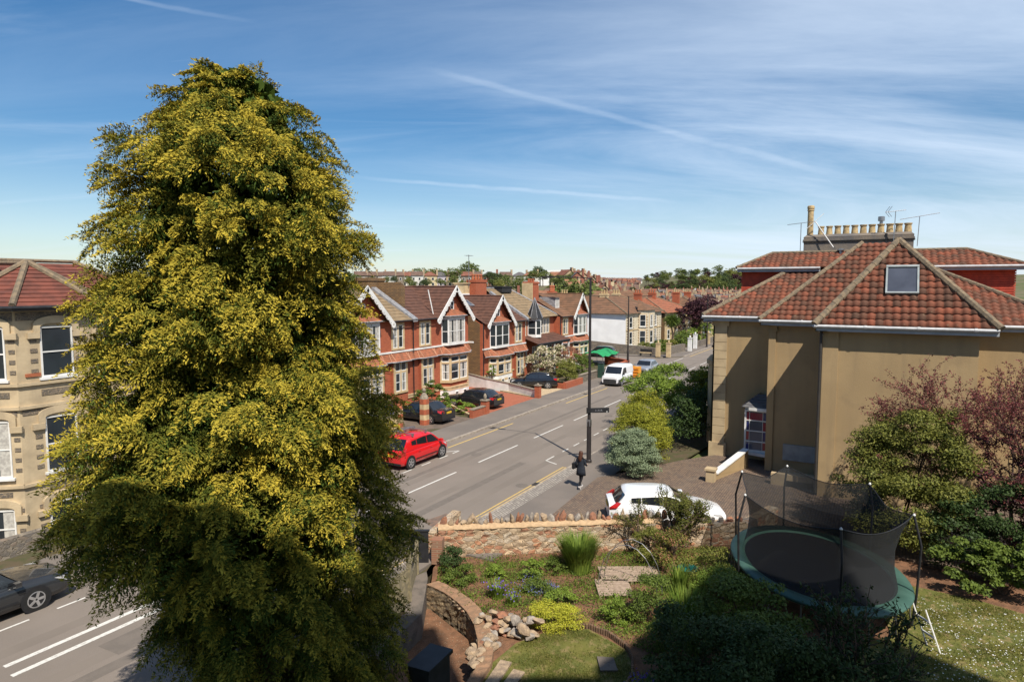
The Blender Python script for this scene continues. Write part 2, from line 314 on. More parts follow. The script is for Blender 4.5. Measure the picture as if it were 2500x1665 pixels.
SOIL = mat('red_brown_soil', (.23, .115, .062), (.15, .08, .045), .95, 3.5, .8, 25, speck=((.38, .27, .18), 18, .62, .78))
LAWN = mat('lawn', (.16, .15, .035), (.1, .115, .025), .95, 1.5, .6, 60, speck=((.25, .19, .08), 5, .48, .7))
TERR = mat('far_ground', (.09, .11, .035), (.16, .13, .08), .95, .06, det=8)
GARD = mat('garden_earth', (.1, .075, .045), (.07, .07, .03), .95, 2, .6)
RUBB = rubble('rubble_stone', [(.42, .3, .19), (.5, .38, .25), (.36, .17, .1), (.43, .34, .25), (.36, .27, .18), (.46, .22, .12), (.48, .4, .3)], (.52, .38, .24), 3.4, 2.0, edge=.06)
RUBD = rubble('dark_rubble_stone', [(.3, .21, .12), (.25, .18, .11), (.33, .25, .15), (.22, .17, .12)], (.2, .15, .09), 4.5, 3)
RUBG = rubble('grey_rubble_stone', [(.2, .17, .14), (.26, .22, .17), (.16, .14, .12), (.22, .17, .13)], (.25, .21, .16), 4, 2)
STN = [mat('buff_coping_stone', (.42, .31, .2), (.27, .2, .14), .95, 9, .6, 30), mat('red_sandstone', (.33, .15, .085), (.24, .12, .08), .95, 9, .6, 30), mat('grey_coping_stone', (.36, .31, .26), (.24, .21, .18), .95, 9, .6, 30)]
WOODL = mat('weathered_timber', (.3, .25, .15), (.2, .17, .11), .9, 8, .2); WOODP = mat('pale_decking', (.4, .3, .22), (.3, .22, .16), .9, 8, .2)
CONC = mat('old_concrete', (.17, .14, .115), (.11, .095, .08), .95, 3, .4)

# ---------------- terrain and roads ----------------
def sms(x, a, b): x = min(1, max(0, (x-a)/(b-a))); return x*x*(3-2*x)
def hgt(x, y):
    r = math.hypot(x, y); az = math.degrees(math.atan2(y, x))
    left = -2.2*sms(r, 115, 170)+10.9*sms(r, 190, 285)+4*sms(r, 330, 900)
    right = -6.5*sms(r, 118, 200)+3.5*sms(r, 200, 330)+13*sms(r, 330, 850)+10*sms(r, 850, 1500)
    wood = 8*sms(r, 480, 760)*(1-sms(az, 16.8, 18.8))
    k = sms(az, 19.5, 24.5); return left*k+(right+wood)*(1-k)
def terrain():
    rr = [0, 20, 40, 60, 80, 100, 115]+[115+8*i for i in range(1, 30)]+[360+30*i for i in range(22)]+[1050, 1200, 1500, 2000, 3000, 5000]
    az = [R(-180+4*i) for i in range(90)]; az = sorted(set(az+[R(i*1.) for i in range(-20, 75)]))
    V = [(r*math.cos(a), r*math.sin(a), hgt(r*math.cos(a), r*math.sin(a))-(1.2 if r <= 20 else .08)) for r in rr[1:] for a in az]; n = len(az); V.append((0, 0, -1.2)); L = len(V)-1
    F = [(i*n+j, i*n+(j+1) % n, (i+1)*n+(j+1) % n, (i+1)*n+j) for i in range(len(rr)-2) for j in range(n)]+[(L, (j+1) % n, j) for j in range(n)]
    F = [f[::-1] if len(f) == 4 else f for f in F]
    tag(mkmesh('ground', V, F, TERR, smooth=True), kind='structure')
terrain()
def sheet(name, pts, z, m, kind='structure'):
    mb = MB(); mb.poly([(p[0], p[1], z) for p in pts]); return tag(mb.build(name, m), kind=kind)
def slab(name, pts, z0, z1, m): mb = MB(); mb.prism(pts, z0, z1); return tag(mb.build(name, m), kind='structure')
sheet('road', [(-30, 13.6), (118, 13.6), (118, 22.3), (84.5, 22.3), (82.5, 24.5), (84, 60), (74.5, 60), (74, 26), (71.5, 22.3), (-30, 22.3)], 0, ASPH)
def frontage(y0, y1, z, m, s0, s1, name): return slab(name, [(s0, y0), (s1, y0), (s1, y1), (s0, y1)], -.06, z, m)
frontage(22.42, 24.6, .1, PAVE, -30, 71, 'pavement'); slab('pavement', [(85.5, 22.42), (118, 22.42), (118, 25.2), (85.5, 25.2)], -.06, .1, PAVE)
slab('pavement', [(82.8, 25.4), (85.5, 22.42), (85.5, 25.2), (84.4, 26), (84.6, 60), (83.4, 60)], -.06, .1, PAVE)
frontage(22.2, 22.42, .115, KERB, -30, 71, 'kerb'); frontage(22.2, 22.42, .115, KERB, 85.5, 118, 'kerb')
frontage(13.62, 13.76, .05, KERB, 9, 118, 'kerb')
frontage(13.0, 13.62, .055, SETT, 18, 31, 'setts'); frontage(11.2, 13.0, .06, PAVE, 18.5, 118, 'pavement'); frontage(13.0, 13.62, .06, PAVE, 31, 118, 'pavement')
sheet('gutter_strip', [(18, 13.79), (31, 13.79), (31, 13.66), (18, 13.66)], .003, KERB)
# lines
def line(name, m, segs, kind='structure'):
    mb = MB()
    for x0, y0, x1, y1, wd in segs:
        d = Vector((x1-x0, y1-y0)).normalized(); q = Vector((-d.y, d.x))*wd/2
        mb.poly([(x0-q.x, y0-q.y, .005), (x1-q.x, y1-q.y, .005), (x1+q.x, y1+q.y, .005), (x0+q.x, y0+q.y, .005)])
    return tag(mb.build(name, m), kind=kind)
for s0, s1 in [(16.8, 20.6), (22.95, 26.8), (28.9, 33.2), (35.3, 39.5), (41.3, 45.3), (47.1, 50.7), (52.2, 55.8), (58.4, 62.), (64.6, 68.4), (71.6, 75.5), (77.7, 82), (84.5, 88), (91, 95), (98, 102)]: line('centre_line', WLINE, [(s0, 18.33, s1, 18.33, .1)])
line('centre_line', WLINE, [(7.3, 18.52, 14.3, 18.5, .16)]); line('centre_line', WLINE, [(7.2, 17.92, 14.4, 17.95, .16)])
line('yellow_line', YLINE, [(15, 14.02, 30.3, 14.02, .07)]); line('yellow_line', YLINE, [(15, 13.83, 30.3, 13.83, .07)])
line('yellow_line', YLINE, [(30.2, 13.95, 30.5, 13.6, .07)])
line('yellow_line', YLINE, [(30.7, 21.55, 38.4, 21.55, .1)]); line('yellow_line', YLINE, [(47.1, 21.6, 56, 21.55, .1)]); line('yellow_line', YLINE, [(86, 21.7, 112, 21.7, .1)])
line('bay_mark', WLINE, [(30.6, 14.55, 31.0, 15.4, .08)]); line('bay_mark', WLINE, [(30.95, 15.37, 32.0, 15.37, .08)])
for i in range(5): s = 33.1+1.55*i; line('bay_mark', WLINE, [(s, 15.38, s+.8, 15.38, .08)])
line('bay_mark', WLINE, [(30.45, 20.6, 29.9, 21.1, .08)]); line('bay_mark', WLINE, [(30.45, 20.6, 29.75, 20.58, .08)])
for s in (28.5, 26.9, 25.3, 23.7, 22.1, 20.5, 18.9, 17.3, 15.7, 14.1, 12.5, 11., 9.5, 8., 6.5): line('bay_mark', WLINE, [(s, 20.58, s+.78, 20.58, .08)])
line('edge_line', WLINE, [(62, 21.6, 68.5, 21.9, .1)]); line('edge_line', WLINE, [(68.5, 21.9, 84, 22., .1)]); line('edge_line', WLINE, [(66.5, 22.2, 74., 23.4, .1)]); line('edge_line', WLINE, [(74, 23.4, 73.2, 24.6, .1)])
DT = mat('dark_tarmac', (.165, .14, .118), (.145, .124, .105), .95, 3, .3); LT = mat('tyre_polished_tarmac', (.195, .164, .136), (.175, .147, .122), .9, .5)
for i, (a, b, c, d) in enumerate([(6, 30, 16.0, 16.45), (24, 52, 19.55, 19.9), (40, 43.5, 14.6, 15.9), (9, 12.5, 16.6, 17.5), (55, 90, 16.1, 16.5)]): sheet('road_patch', [(a, c), (b, c+.04), (b+.05, d), (a-.04, d-.03)], .0025, DT)
for i, (a, b, y) in enumerate([(5, 110, 15.15), (5, 110, 16.9), (5, 110, 19.2)]): sheet('wheel_track', [(a, y-.22), (b, y-.22), (b, y+.22), (a, y+.22)], .0012, LT)
for x, y in ((16.8, 17.2), (30.2, 19.3), (44, 16.8), (26.5, 14.4), (60, 17.6)):
    q = MB(); q.prism([(x+.3*math.cos(j*math.pi/8), y+.3*math.sin(j*math.pi/8)) for j in range(16)], 0.003, .007); tag(q.build('manhole_cover', DT), kind='structure')
for x, y in ((27, 13.9), (36.5, 22.0), (52, 22.0), (20, 22.0)): q = MB(); q.box(x-.25, x+.25, y-.16, y+.16, .003, .008); tag(q.build('drain_grate', mat('cast_iron', (.04, .035, .03), None, .7, 9)), kind='structure')
# manhole patch
sheet('road_patch', [(20.0, 14.5), (21.2, 14.3), (21.6, 15.3), (20.4, 15.6)], .004, mat('patched_tarmac', (.2, .13, .095), (.13, .1, .08), .95, 4, .3))
sheet('road_patch', [(58, 19.2), (66, 19.0), (66, 20.3), (58, 20.4)], .003, mat('dark_tarmac', (.115, .105, .095), (.095, .088, .08), .95, 3, .3))
# near driveway of block paving, red driveway, gravel drive, gardens
slab('driveway', [(19.5, 12.2), (22.6, 11.3), (29.2, 11.7), (34.5, 8.9), (36.6, 7.5), (36.6, -9), (24, -9), (26.4, 3.6), (22.2, 7.3)], -.04, .075, BLOCK)
slab('driveway', [(38.6, 24.6), (47.6, 24.6), (49.9, 31.5), (49.9, 34), (41.4, 31.2), (40.2, 27.6)], -.04, .1, REDPAV)
slab('driveway', [(47.9, 24.6), (52.9, 24.6), (54.2, 30.5), (50.2, 31.0)], -.04, .11, GRAVEL)
slab('driveway', [(34.4, 24.6), (38.0, 24.6), (38.4, 28.4), (35.8, 31.2), (32.5, 31.2), (32.7, 26)], -.04, .11, mat('drive_tarmac', (.17, .125, .095), (.12, .095, .075), .95, 2.5, .4))
for a in ([(29, 24.6), (34.4, 24.6), (32.7, 26), (32.5, 31.3), (29, 31.3)], [(38.02, 24.6), (38.58, 24.6), (40.18, 27.6), (41.38, 31.2), (35.85, 31.2), (38.42, 28.4)], [(52.92, 24.6), (71, 24.6), (72, 33), (54.2, 31), (54.22, 30.5)], [(84.5, 25.2), (118, 25.2), (118, 31), (84.5, 31)]):
    slab('garden', a, -.04, .09, GARD)
slab('garden', [(31.2, 11.1), (118, 11.1), (118, -6), (46, -6), (46, 7.6), (34.6, 8.95)], -.04, .03, GARD)
slab('garden_bed', [(12.2, 7.95), (13.0, 8.12), (13.5, 8.35), (14.1, 8.7), (14.7, 9.2), (15.15, 9.75), (15.5, 10.4), (15.8, 11.15), (15.95, 11.9), (17.8, 13.1), (22.3, 6.8), (27.2, 3.4), (26, -9), (10, -12), (8, -4), (8.5, 4), (12.6, 6)], -1.1, .0, SOIL)
slab('lawn', [(13.0, 8.1), (14.4, 8.0), (15.4, 7.5), (16.0, 6.6), (15.5, 5.3), (14.6, 4.8), (12, 4), (8, 4), (8, 7.9), (12.2, 7.9)], -1.1, .035, LAWN)
slab('lawn', [(22.3, -.2), (23.4, -.9), (23.2, -3), (22.9, -3.9), (22.6, -9), (8, -12), (8, 3.5), (14, 3.8), (19.7, -.6)], -.05, .03, LAWN)
slab('path', [(4, 9.0), (12.9, 8.25), (14.7, 9.4), (15.8, 11.9), (14.2, 11.6), (4, 11.4)], -1.1, -.6, SOIL)
# ---------------- facade helpers ----------------
# a facade frame: a runs right along the wall as seen from outside, b points out of the wall, c up
def fframe(mb, O, A, Nn): return mb.frame(O, A, Nn, (0, 0, 1))
WCT = 0
class Fac:
    def __init__(s, house, O, A=(1, 0, 0), Nn=(0, -1, 0)): s.h = house; s.O = Vector(O); s.A = Vector(A).normalized(); s.N = Vector(Nn).normalized()
    def mb(s): return MB(s.O, s.A, s.N, (0, 0, 1))
    def sash(s, a0, a1, c0, c1, b=0., fr=WHITEP, t=.07, bars=1, mull=0, curtain=None, depth=.05, sill=True, name='window', pm=None):
        """a sash window: frame with meeting rail and mullions, pane behind as its own sub-part"""
        global WCT
        WCT += 1
        if curtain is None: curtain = pm is None and (WCT*7 % 5) in (0, 3) and c1-c0 > .9
        m = s.mb(); w = a1-a0
        m.box(a0, a1, b, b+depth, c0, c0+t*1.3); m.box(a0, a1, b, b+depth, c1-t, c1); m.box(a0, a0+t, b, b+depth, c0+t*1.3, c1-t); m.box(a1-t, a1, b, b+depth, c0+t*1.3, c1-t)
        for i in range(mull): x = a0+w*(i+1)/(mull+1); m.box(x-t*.55, x+t*.55, b+.002, b+depth+.004, c0+t*1.3, c1-t)
        for i in range(bars): z = c0+(c1-c0)*(i+1)/(bars+1); m.box(a0+t, a1-t, b+.004, b+depth-.008, z-.025, z+.025)
        f = m.build(name, fr, s.h)
        p = s.mb(); p.box(a0+.02, a1-.02, b-.03, b+.012, c0+.02, c1-.02); p.build('pane', pm or GLASS, f)
        if curtain:
            q = s.mb()
            for i in range(mull+1):
                x0 = a0+w*i/(mull+1)+t; x1 = a0+w*(i+1)/(mull+1)-t
                q.box(x0, x0+(x1-x0)*.42, b+.012, b+.016, c0+t*1.3, c1-t); q.box(x1-(x1-x0)*.36, x1, b+.012, b+.016, c0+t*1.3, c1-t)
            q.build('curtain', CURT, f)
        if sill: q = s.mb(); q.box(a0-.08, a1+.08, b-.02, b+depth+.07, c0-.09, c0); q.build('sill', fr, f)
        return f
    def surround(s, a0, a1, c0, c1, b=0., t=.17, d=.05, m_=STONEC, mull=(), trans=()):
        m = s.mb(); m.box(a0-t, a1+t, b, b+d, c1, c1+t); m.box(a0-t, a1+t, b, b+d+.03, c0-t*.8, c0); m.box(a0-t, a0, b, b+d, c0, c1); m.box(a1, a1+t, b, b+d, c0, c1)
        for x in mull: m.box(x-t*.4, x+t*.4, b, b+d, c0, c1)
        for z in trans: m.box(a0, a1, b, b+d-.004, z-t*.35, z+t*.35)
        return m.build('window_surround', m_, s.h)
def hippent(house, poly, z0, rise, inset, mat_, cx=None, name='bay_roof', ridge=TILER):
    """small lean-to / hipped roof above a bay: poly of (x,y) outline, apex points pulled back toward the wall"""
    m = MB(); n = len(poly); top = inset
    for i in range(n-1): rows(m, (*poly[i], z0), (*poly[i+1], z0), (*top[i+1], z0+rise), (*top[i], z0+rise), 4, .015)
    r = m.build(name, mat_, house); k = MB()
    for i in range(1, n-1): k.tube([(*poly[i], z0+.02), (*top[i], z0+rise+.02)], .035, 5)
    k.build('hip', ridge, r); g = MB()
    for i in range(n-1): g.tube([(*poly[i], z0-.01), (*poly[i+1], z0-.01)], .055, 6)
    g.build('gutter', LEAD, r); return r
def barge(house, gx, hw, zp, zl, y0, y1, lobes=7):
    """white scalloped barge boards with a pierced roundel at each foot"""
    m = MB()
    for sgn in (-1, 1):
        dx, dz = sgn*hw, zl-zp; L = math.hypot(dx, dz); ux, uz = dx/L, dz/L; nx, nz = (-uz*sgn, ux*sgn); nx, nz = (nx, nz) if nz < 0 else (-nx, -nz)
        pts = [(gx-ux*.02, zp+.08), (gx+dx, zl+.08)]; low = []
        for i in range(lobes*6+1):
            f = i/(lobes*6); ph = f*lobes % 1; d = .2+.13*abs(math.sin(math.pi*ph))**.5
            low.append((gx+dx*f+nx*d, zp+dz*f+nz*d))
        if sgn > 0: low[0] = (gx, zp-.32)
        else: low[0] = (gx, zp-.32)
        top = [(gx+dx*i/(lobes*6), zp+.08+dz*i/(lobes*6)) for i in range(lobes*6+1)]
        for i in range(len(low)-1):
            a, b, c, d = top[i], top[i+1], low[i+1], low[i]
            m.add([(a[0], y0, a[1]), (b[0], y0, b[1]), (c[0], y0, c[1]), (d[0], y0, d[1]), (a[0], y1, a[1]), (b[0], y1, b[1]), (c[0], y1, c[1]), (d[0], y1, d[1])], [(0, 1, 2, 3), (7, 6, 5, 4), (0, 4, 5, 1), (3, 2, 6, 7)])
        cx, cz = gx+dx*1.0+nx*.12, zl+nz*.2
        R0, R1 = .23, .07; nn = 18; P = []
        for yy in (y0-.01, y1+.01):
            for rr in (R0, R1):
                P += [(cx+rr*math.cos(2*math.pi*j/nn), yy, cz+rr*math.sin(2*math.pi*j/nn)) for j in range(nn)]
        Fq = []
        for j in range(nn):
            k = (j+1) % nn; Fq += [(j, k, nn+k, nn+j), (2*nn+j, 3*nn+j, 3*nn+k, 2*nn+k), (j, 2*nn+j, 2*nn+k, k), (nn+j, nn+k, 3*nn+k, 3*nn+j)]
        m.add(P, Fq)
        for i in range(1, lobes):                      # pierced holes read as dark discs set in the board
            pass
    o = m.build('bargeboard', WHITEP, house); h = MB()
    for sgn in (-1, 1):
        dx, dz = sgn*hw, zl-zp; L = math.hypot(dx, dz); nx, nz = (dz/L*sgn, -dx/L*sgn); nx, nz = (nx, nz) if nz < 0 else (-nx, -nz)
        for i in range(lobes):
            f = (i+.5)/lobes; c = (gx+dx*f+nx*.23, zp+dz*f+nz*.23); h.add([(c[0]+.035*math.cos(j*math.pi/3), y0-.004, c[1]+.035*math.sin(j*math.pi/3)) for j in range(6)], [tuple(range(6))])
    h.build('piercing', DARKP, o); return o
def chimney(house, x0, x1, y0, y1, z0, z1, m_, pots, pm=POTR, ph=.6, along='x'):
    m = MB(); m.box(x0, x1, y0, y1, z0, z1-.25); m.box(x0-.06, x1+.06, y0-.06, y1+.06, z1-.25, z1-.08); m.box(x0-.02, x1+.02, y0-.02, y1+.02, z1-.08, z1)
    c = m.build('chimney', m_, house)
    for i in range(pots):
        f = (i+.5)/pots; x, y = ((x0+(x1-x0)*f, (y0+y1)/2) if along == 'x' else ((x0+x1)/2, y0+(y1-y0)*f))
        MB().lathe((x, y, z1-.02), [(.13, 0), (.12, ph*.8), (.16, ph*.82), (.16, ph*.92), (.12, ph), (.08, ph)], 10).build('chimney_pot', pm, c)
    return c
def skylight(house, c, ax, up, w_, h_, m_=LEAD):
    nr = Vector(ax).cross(Vector(up)).normalized(); nr = nr if nr.z > 0 else -nr
    m = MB(c, ax, up, nr); t = .07
    m.box(-w_/2, w_/2, -h_/2, -h_/2+t, 0, .12); m.box(-w_/2, w_/2, h_/2-t*1.4, h_/2, 0, .14); m.box(-w_/2, -w_/2+t, -h_/2+t, h_/2-t*1.4, 0, .12); m.box(w_/2-t, w_/2, -h_/2+t, h_/2-t*1.4, 0, .12)
    f = m.build('skylight', m_, house); p = MB(c, ax, up, nr); p.box(-w_/2+t*.7, w_/2-t*.7, -h_/2+t*.7, h_/2-t, 0, .075); p.build('pane', glass('skylight_glass', (.05, .055, .07), .05), f); return f

# ---------------- red brick villas across the street ----------------
Y = 31.3
def red_house(s0, s1, gc, wc, zs, label, roofm, left_wall, cur=True, ridge_to=None, low=0.0, hw=2.6, dark=False, grp='red brick villas along the far pavement'):
    h = thing('brick_villa', label, 'house', ((s0+s1)/2, Y, low), group=grp)
    ez, rz_ = 6.75+zs, 9.2+zs; yr = 35.4; yb = 39.6
    m = MB(); m.box(s0, s1, Y, yb, low-.3, ez)
    m.extr([(gc-hw+.15, ez), (gc+hw-.15, ez), (gc, ez+(rz_-ez)*(hw-.15)/hw)], Y, Y+.3)
    for sx_ in (s0+.01, s1-.01): m.add([(sx_, Y+.1, ez), (sx_, yb-.05, ez), (sx_, yr, rz_-.1)], [(0, 1, 2)])
    m.build('wall', BRICKR, h)
    if left_wall is not None:
        q = MB(); q.box(s0-.03, s0, Y+.25, yb, low-.3, ez); q.extr([(Y+.25, ez), (yb-.25, ez), (yr, rz_-.05)], s0-.03, s0) if False else None
        q.add([(s0-.03, Y+.25, ez), (s0-.03, yb, ez), (s0-.03, yr, rz_-.06), (s0, Y+.25, ez), (s0, yb, ez), (s0, yr, rz_-.06)], [(0, 2, 1), (0, 3, 5, 2), (2, 5, 4, 1)]); q.build('side_wall', left_wall, h)
    m = MB(); rows(m, (s0-.02, Y-.3, ez), (s1+.02, Y-.3, ez), (s1+.02, yr, rz_), (s0-.02, yr, rz_), 11); rows(m, (s1+.02, yb+.3, ez), (s0-.02, yb+.3, ez), (s0-.02, yr, rz_), (s1+.02, yr, rz_), 10)
    yf = Y-.5; yj = yr
    rows(m, (gc-hw, yj, ez-.05), (gc-hw, yf, ez-.05), (gc, yf, rz_+.02), (gc, yj, rz_+.02), 10); rows(m, (gc+hw, yf, ez-.05), (gc+hw, yj, ez-.05), (gc, yj, rz_+.02), (gc, yf, rz_+.02), 10)
    rf = m.build('roof', roofm, h); k = MB(); k.tube([(s0, yr, rz_+.03), (s1, yr, rz_+.03)], .09, 8); k.tube([(gc, yf, rz_+.05), (gc, yr, rz_+.05)], .08, 8); k.build('ridge_tiles', roofm, rf)
    g = MB(); g.tube([(s0, Y-.36, ez-.03), (gc-hw, Y-.36, ez-.03)], .06, 6) if gc-hw > s0+.3 else None
    g.tube([(gc+hw, Y-.36, ez-.03), (s1, Y-.36, ez-.03)], .06, 6) if gc+hw < s1-.3 else None; g.tube([(s0+.08, Y-.08, low+.2), (s0+.08, Y-.08, ez)], .05, 6)
    g.build('gutter', DARKP, h)
    barge(h, gc, hw, rz_+.08, ez-.1, yf-.06, yf)
    F = Fac(h, (0, Y, 0))
    # attic light
    F.surround(gc-.2, gc+.2, ez+.58, ez+1.25, t=.06, d=.04, m_=WHITEP); F.sash(gc-.2, gc+.2, ez+.58, ez+1.25, b=.0, t=.04, bars=1, mull=0, sill=False)
    # first floor oriel, white timber, two lights with short canted cheeks
    z0, z1 = 4.55+zs, 6.62+zs; a0, a1, dp = gc-1.22, gc+1.22, .5
    m = MB(); m.prism([(a0-.28, Y), (a0, Y-dp), (a1, Y-dp), (a1+.28, Y)], z0-.12, z0); m.prism([(a0-.28, Y), (a0, Y-dp), (a1, Y-dp), (a1+.28, Y)], z1-.02, z1+.22); m.build('oriel', WHITEP, h)
    O = Fac(h, (0, Y-dp, 0)); O.sash(a0, a1, z0, z1, b=-.05, t=.1, bars=1, mull=1, curtain=cur, sill=False)
    for (p, q) in (((a0-.28, Y), (a0, Y-dp)), ((a1, Y-dp), (a1+.28, Y))):
        A = Vector((q[0]-p[0], q[1]-p[1], 0)); L = A.length; A.normalize(); nn = Vector((A.y, -A.x, 0)); Fac(h, (*p, 0), A, nn).sash(0, L, z0, z1, b=-.05, t=.07, bars=1, sill=False)
    hippent(h, [(a0-.42, Y), (a0-.1, Y-dp-.15), (a1+.1, Y-dp-.15), (a1+.42, Y)], z1+.22, .55, [(gc-.35, Y), (gc-.35, Y-.02), (gc+.35, Y-.02), (gc+.35, Y)], TILER)
    # string course and skirt roof between floors
    st = MB(); zz = 4.38+zs; st.box(s0, s1, Y-.1, Y, zz, zz+.12)
    if gc > wc: st.box(s1-.12, s1+.04, Y-.55, Y-.1, zz, zz+.12)
    st.build('string_course', WHITEP, h)
    e = zz-.02; b0, b1, d1 = gc-1.75, gc+1.75, .75
    wl0, wl1 = wc-.98, wc+.98; dw = .22
    order = [(s0, Y-.4), (s1, Y-.4)]
    outl = []
    A_ = (('w', wl0-.12, wl1+.12), ('b', b0-.1, b1+.1)); A_ = sorted(A_, key=lambda q: q[1]); outl.append((s0, Y-.32))
    for k_, x0, x1 in A_:
        x0 = max(x0, s0+.02); x1 = min(x1, s1-.02)
        if k_ == 'w': outl += [(x0, Y-.32), (x0+.25, Y-dw-.35), (x1-.25, Y-dw-.35), (x1, Y-.32)]
        else: outl += [(x0, Y-.32), (x0+.45, Y-d1-.2), (x1-.45, Y-d1-.2), (x1, Y-.32)]
    outl.append((s1, Y-.32)); top = [(x if i in (0, len(outl)-1) else x, Y-.02) for i, (x, y_) in enumerate(outl)]
    hippent(h, outl, e-.62, .62, top, TILER, name='skirt_roof', ridge=mat_or('light_hip', (.5, .25, .15)))
    # ground floor canted bay in cream stone
    z0, z1 = 1.5+zs, e-.62
    poly = [(b0, Y), (b0+.45, Y-d1), (b1-.45, Y-d1), (b1, Y)]
    m = MB(); m.prism([(poly[0][0]+.08, Y), (poly[1][0]+.06, Y-d1+.1), (poly[2][0]-.06, Y-d1+.1), (poly[3][0]-.08, Y)], low-.2, z0-.05); m.prism([(poly[0][0]+.35, Y), (poly[1][0]+.25, Y-d1+.3), (poly[2][0]-.25, Y-d1+.3), (poly[3][0]-.35, Y)], z0-.05, z1); m.build('bay', [BRICKR], h)
    faces = [(poly[0], poly[1], 0, 1), (poly[1], poly[2], 1, 3), (poly[2], poly[3], 0, 1)]
    for p, q, mu, n_ in faces:
        A = Vector((q[0]-p[0], q[1]-p[1], 0)); L = A.length; A.normalize(); nn = Vector((A.y, -A.x, 0)); f = Fac(h, (*p, 0), A, nn)
        k = f.mb(); k.box(0, L, -.12, .0, z1-.2, z1); k.box(0, L, -.12, .04, z0-.12, z0+.1); k.box(0, .13, -.12, 0, z0+.1, z1-.2); k.box(L-.13, L, -.12, 0, z0+.1, z1-.2)
        tz = z0+(z1-z0)*.68; k.box(.13, L-.13, -.12, -.004, tz-.07, tz+.07); xs = [L*i/(mu+1) for i in range(1, mu+1)] if mu else []
        k.box(L/2-.08, L/2+.08, -.12, -.008, z0+.1, z1-.2) if mu else None
        k.build('window_surround', STONEC, h)
        spans = [(.13, L-.13)] if not mu else [(.13, L/2-.08), (L/2+.08, L-.13)]
        for x0, x1 in spans:
            f.sash(x0, x1, z0+.1, tz-.07, b=-.1, t=.06, bars=1, sill=False); f.sash(x0, x1, tz+.07, z1-.2, b=-.1, t=.05, bars=0, sill=False)
    for zq, m2, tt in ((z0-.12-.62, STONEC, .14), (low+.95+max(0, zs), STONEC, .12)):
        k = MB(); pr = [(x+(-.05 if i < 2 else .05), y_-(.05 if i in (1, 2) else 0)) for i, (x, y_) in enumerate(poly)]; k.prism(pr, zq, zq+tt); k.box(s0, s1, Y-.06, Y, zq, zq+tt) ; k.build('stone_band', m2, h)
    k = MB(); pr = [(poly[0][0]-.02, Y), (poly[1][0]-.02, Y-d1-.03), (poly[2][0]+.02, Y-d1-.03), (poly[3][0]+.02, Y)]; k.prism(pr, low-.25, low+.9); k.box(pr[-1][0] if gc > wc else s0, s1 if gc > wc else pr[0][0], Y-.05, Y, low-.25, low+.9); k.build('plinth', WHITEP, h)
    f = Fac(h, (0, Y-d1-.03, 0)); f.sash(gc-.75, gc-.25, low+.25, low+.6, t=.05, bars=0, sill=False); f.sash(gc+.45, gc+.95, low+.3, low+.62, t=.05, bars=0, sill=False)
    # paired windows beside the bay
    F.surround(wc-.58, wc+.58, 4.72+zs, 6.42+zs, mull=(wc,))
    for q in (-1, 1): F.sash(wc+q*.32-.25, wc+q*.32+.25, 4.72+zs, 6.42+zs, b=.0, t=.05, bars=1, sill=False, depth=.035)
    G = Fac(h, (0, Y-dw, 0)); k = MB(); k.box(wl0+.1, wl1-.1, Y-dw, Y, low-.2, e-.6); k.build('bay', BRICKR, h)
    zz0, zz1 = 1.5+zs, 3.68+zs; tz = zz0+(zz1-zz0)*.66; G.surround(wc-.6, wc+.6, zz0, zz1, mull=(wc,), trans=(tz,), t=.2)
    for q in (-1, 1):
        G.sash(wc+q*.34-.26, wc+q*.34+.26, zz0, tz-.07, b=.0, t=.05, bars=1, sill=False, depth=.035); G.sash(wc+q*.34-.26, wc+q*.34+.26, tz+.07, zz1, b=.0, t=.045, bars=0, sill=False, depth=.035)
    return h, rf
def mat_or(n, c): return MATS.get(n) or mat(n, c, None, .8, 4)
h0, _ = red_house(31.9, 39.87, 34.45, 38.2, 0, 'brick house half hidden by the golden conifer, with buff tiled roof', TILEY, None, hw=2.75)
h1, rf1 = red_house(39.9, 47.75, 45.3, 41.55, 0, 'red brick villa with brown roof and net curtains in its oriel', TILEB, BRICKO)
h2, rf2 = red_house(50.1, 58.3, 52.9, 56.8, -.88, 'red brick villa with white scalloped gable and a brown stone side wall facing left', TILEB, BRICKO, low=.1, cur=False, hw=2.55)
# party parapet and chimney between the first pair, pole and vents
m = MB(); m.add([(39.6, 30.9, 6.85), (40.15, 30.9, 6.85), (40.15, 35.4, 9.45), (39.6, 35.4, 9.45), (39.6, 30.9, 6.6), (40.15, 30.9, 6.6), (40.15, 35.4, 9.2), (39.6, 35.4, 9.2)], [(0, 1, 2, 3), (0, 3, 7, 4), (1, 5, 6, 2), (0, 4, 5, 1)]); m.build('parapet', LEAD, h0)
chimney(h1, 39.2, 41.2, 35.0, 36.3, 8.6, 9.95, BRICKO, 0); m = MB(); m.extr([(40.3, 7.3), (40.75, 7.3), (40.75, 9.3), (40.3, 9.6)], 32.6, 35.); m.build('stack', BRICKO, h1)
m = MB(); m.tube([(43.0, 31.5, 6.9), (42.7, 31.8, 9.0)], .045, 6); m.build('vent_pipe', WHITEP, h1)
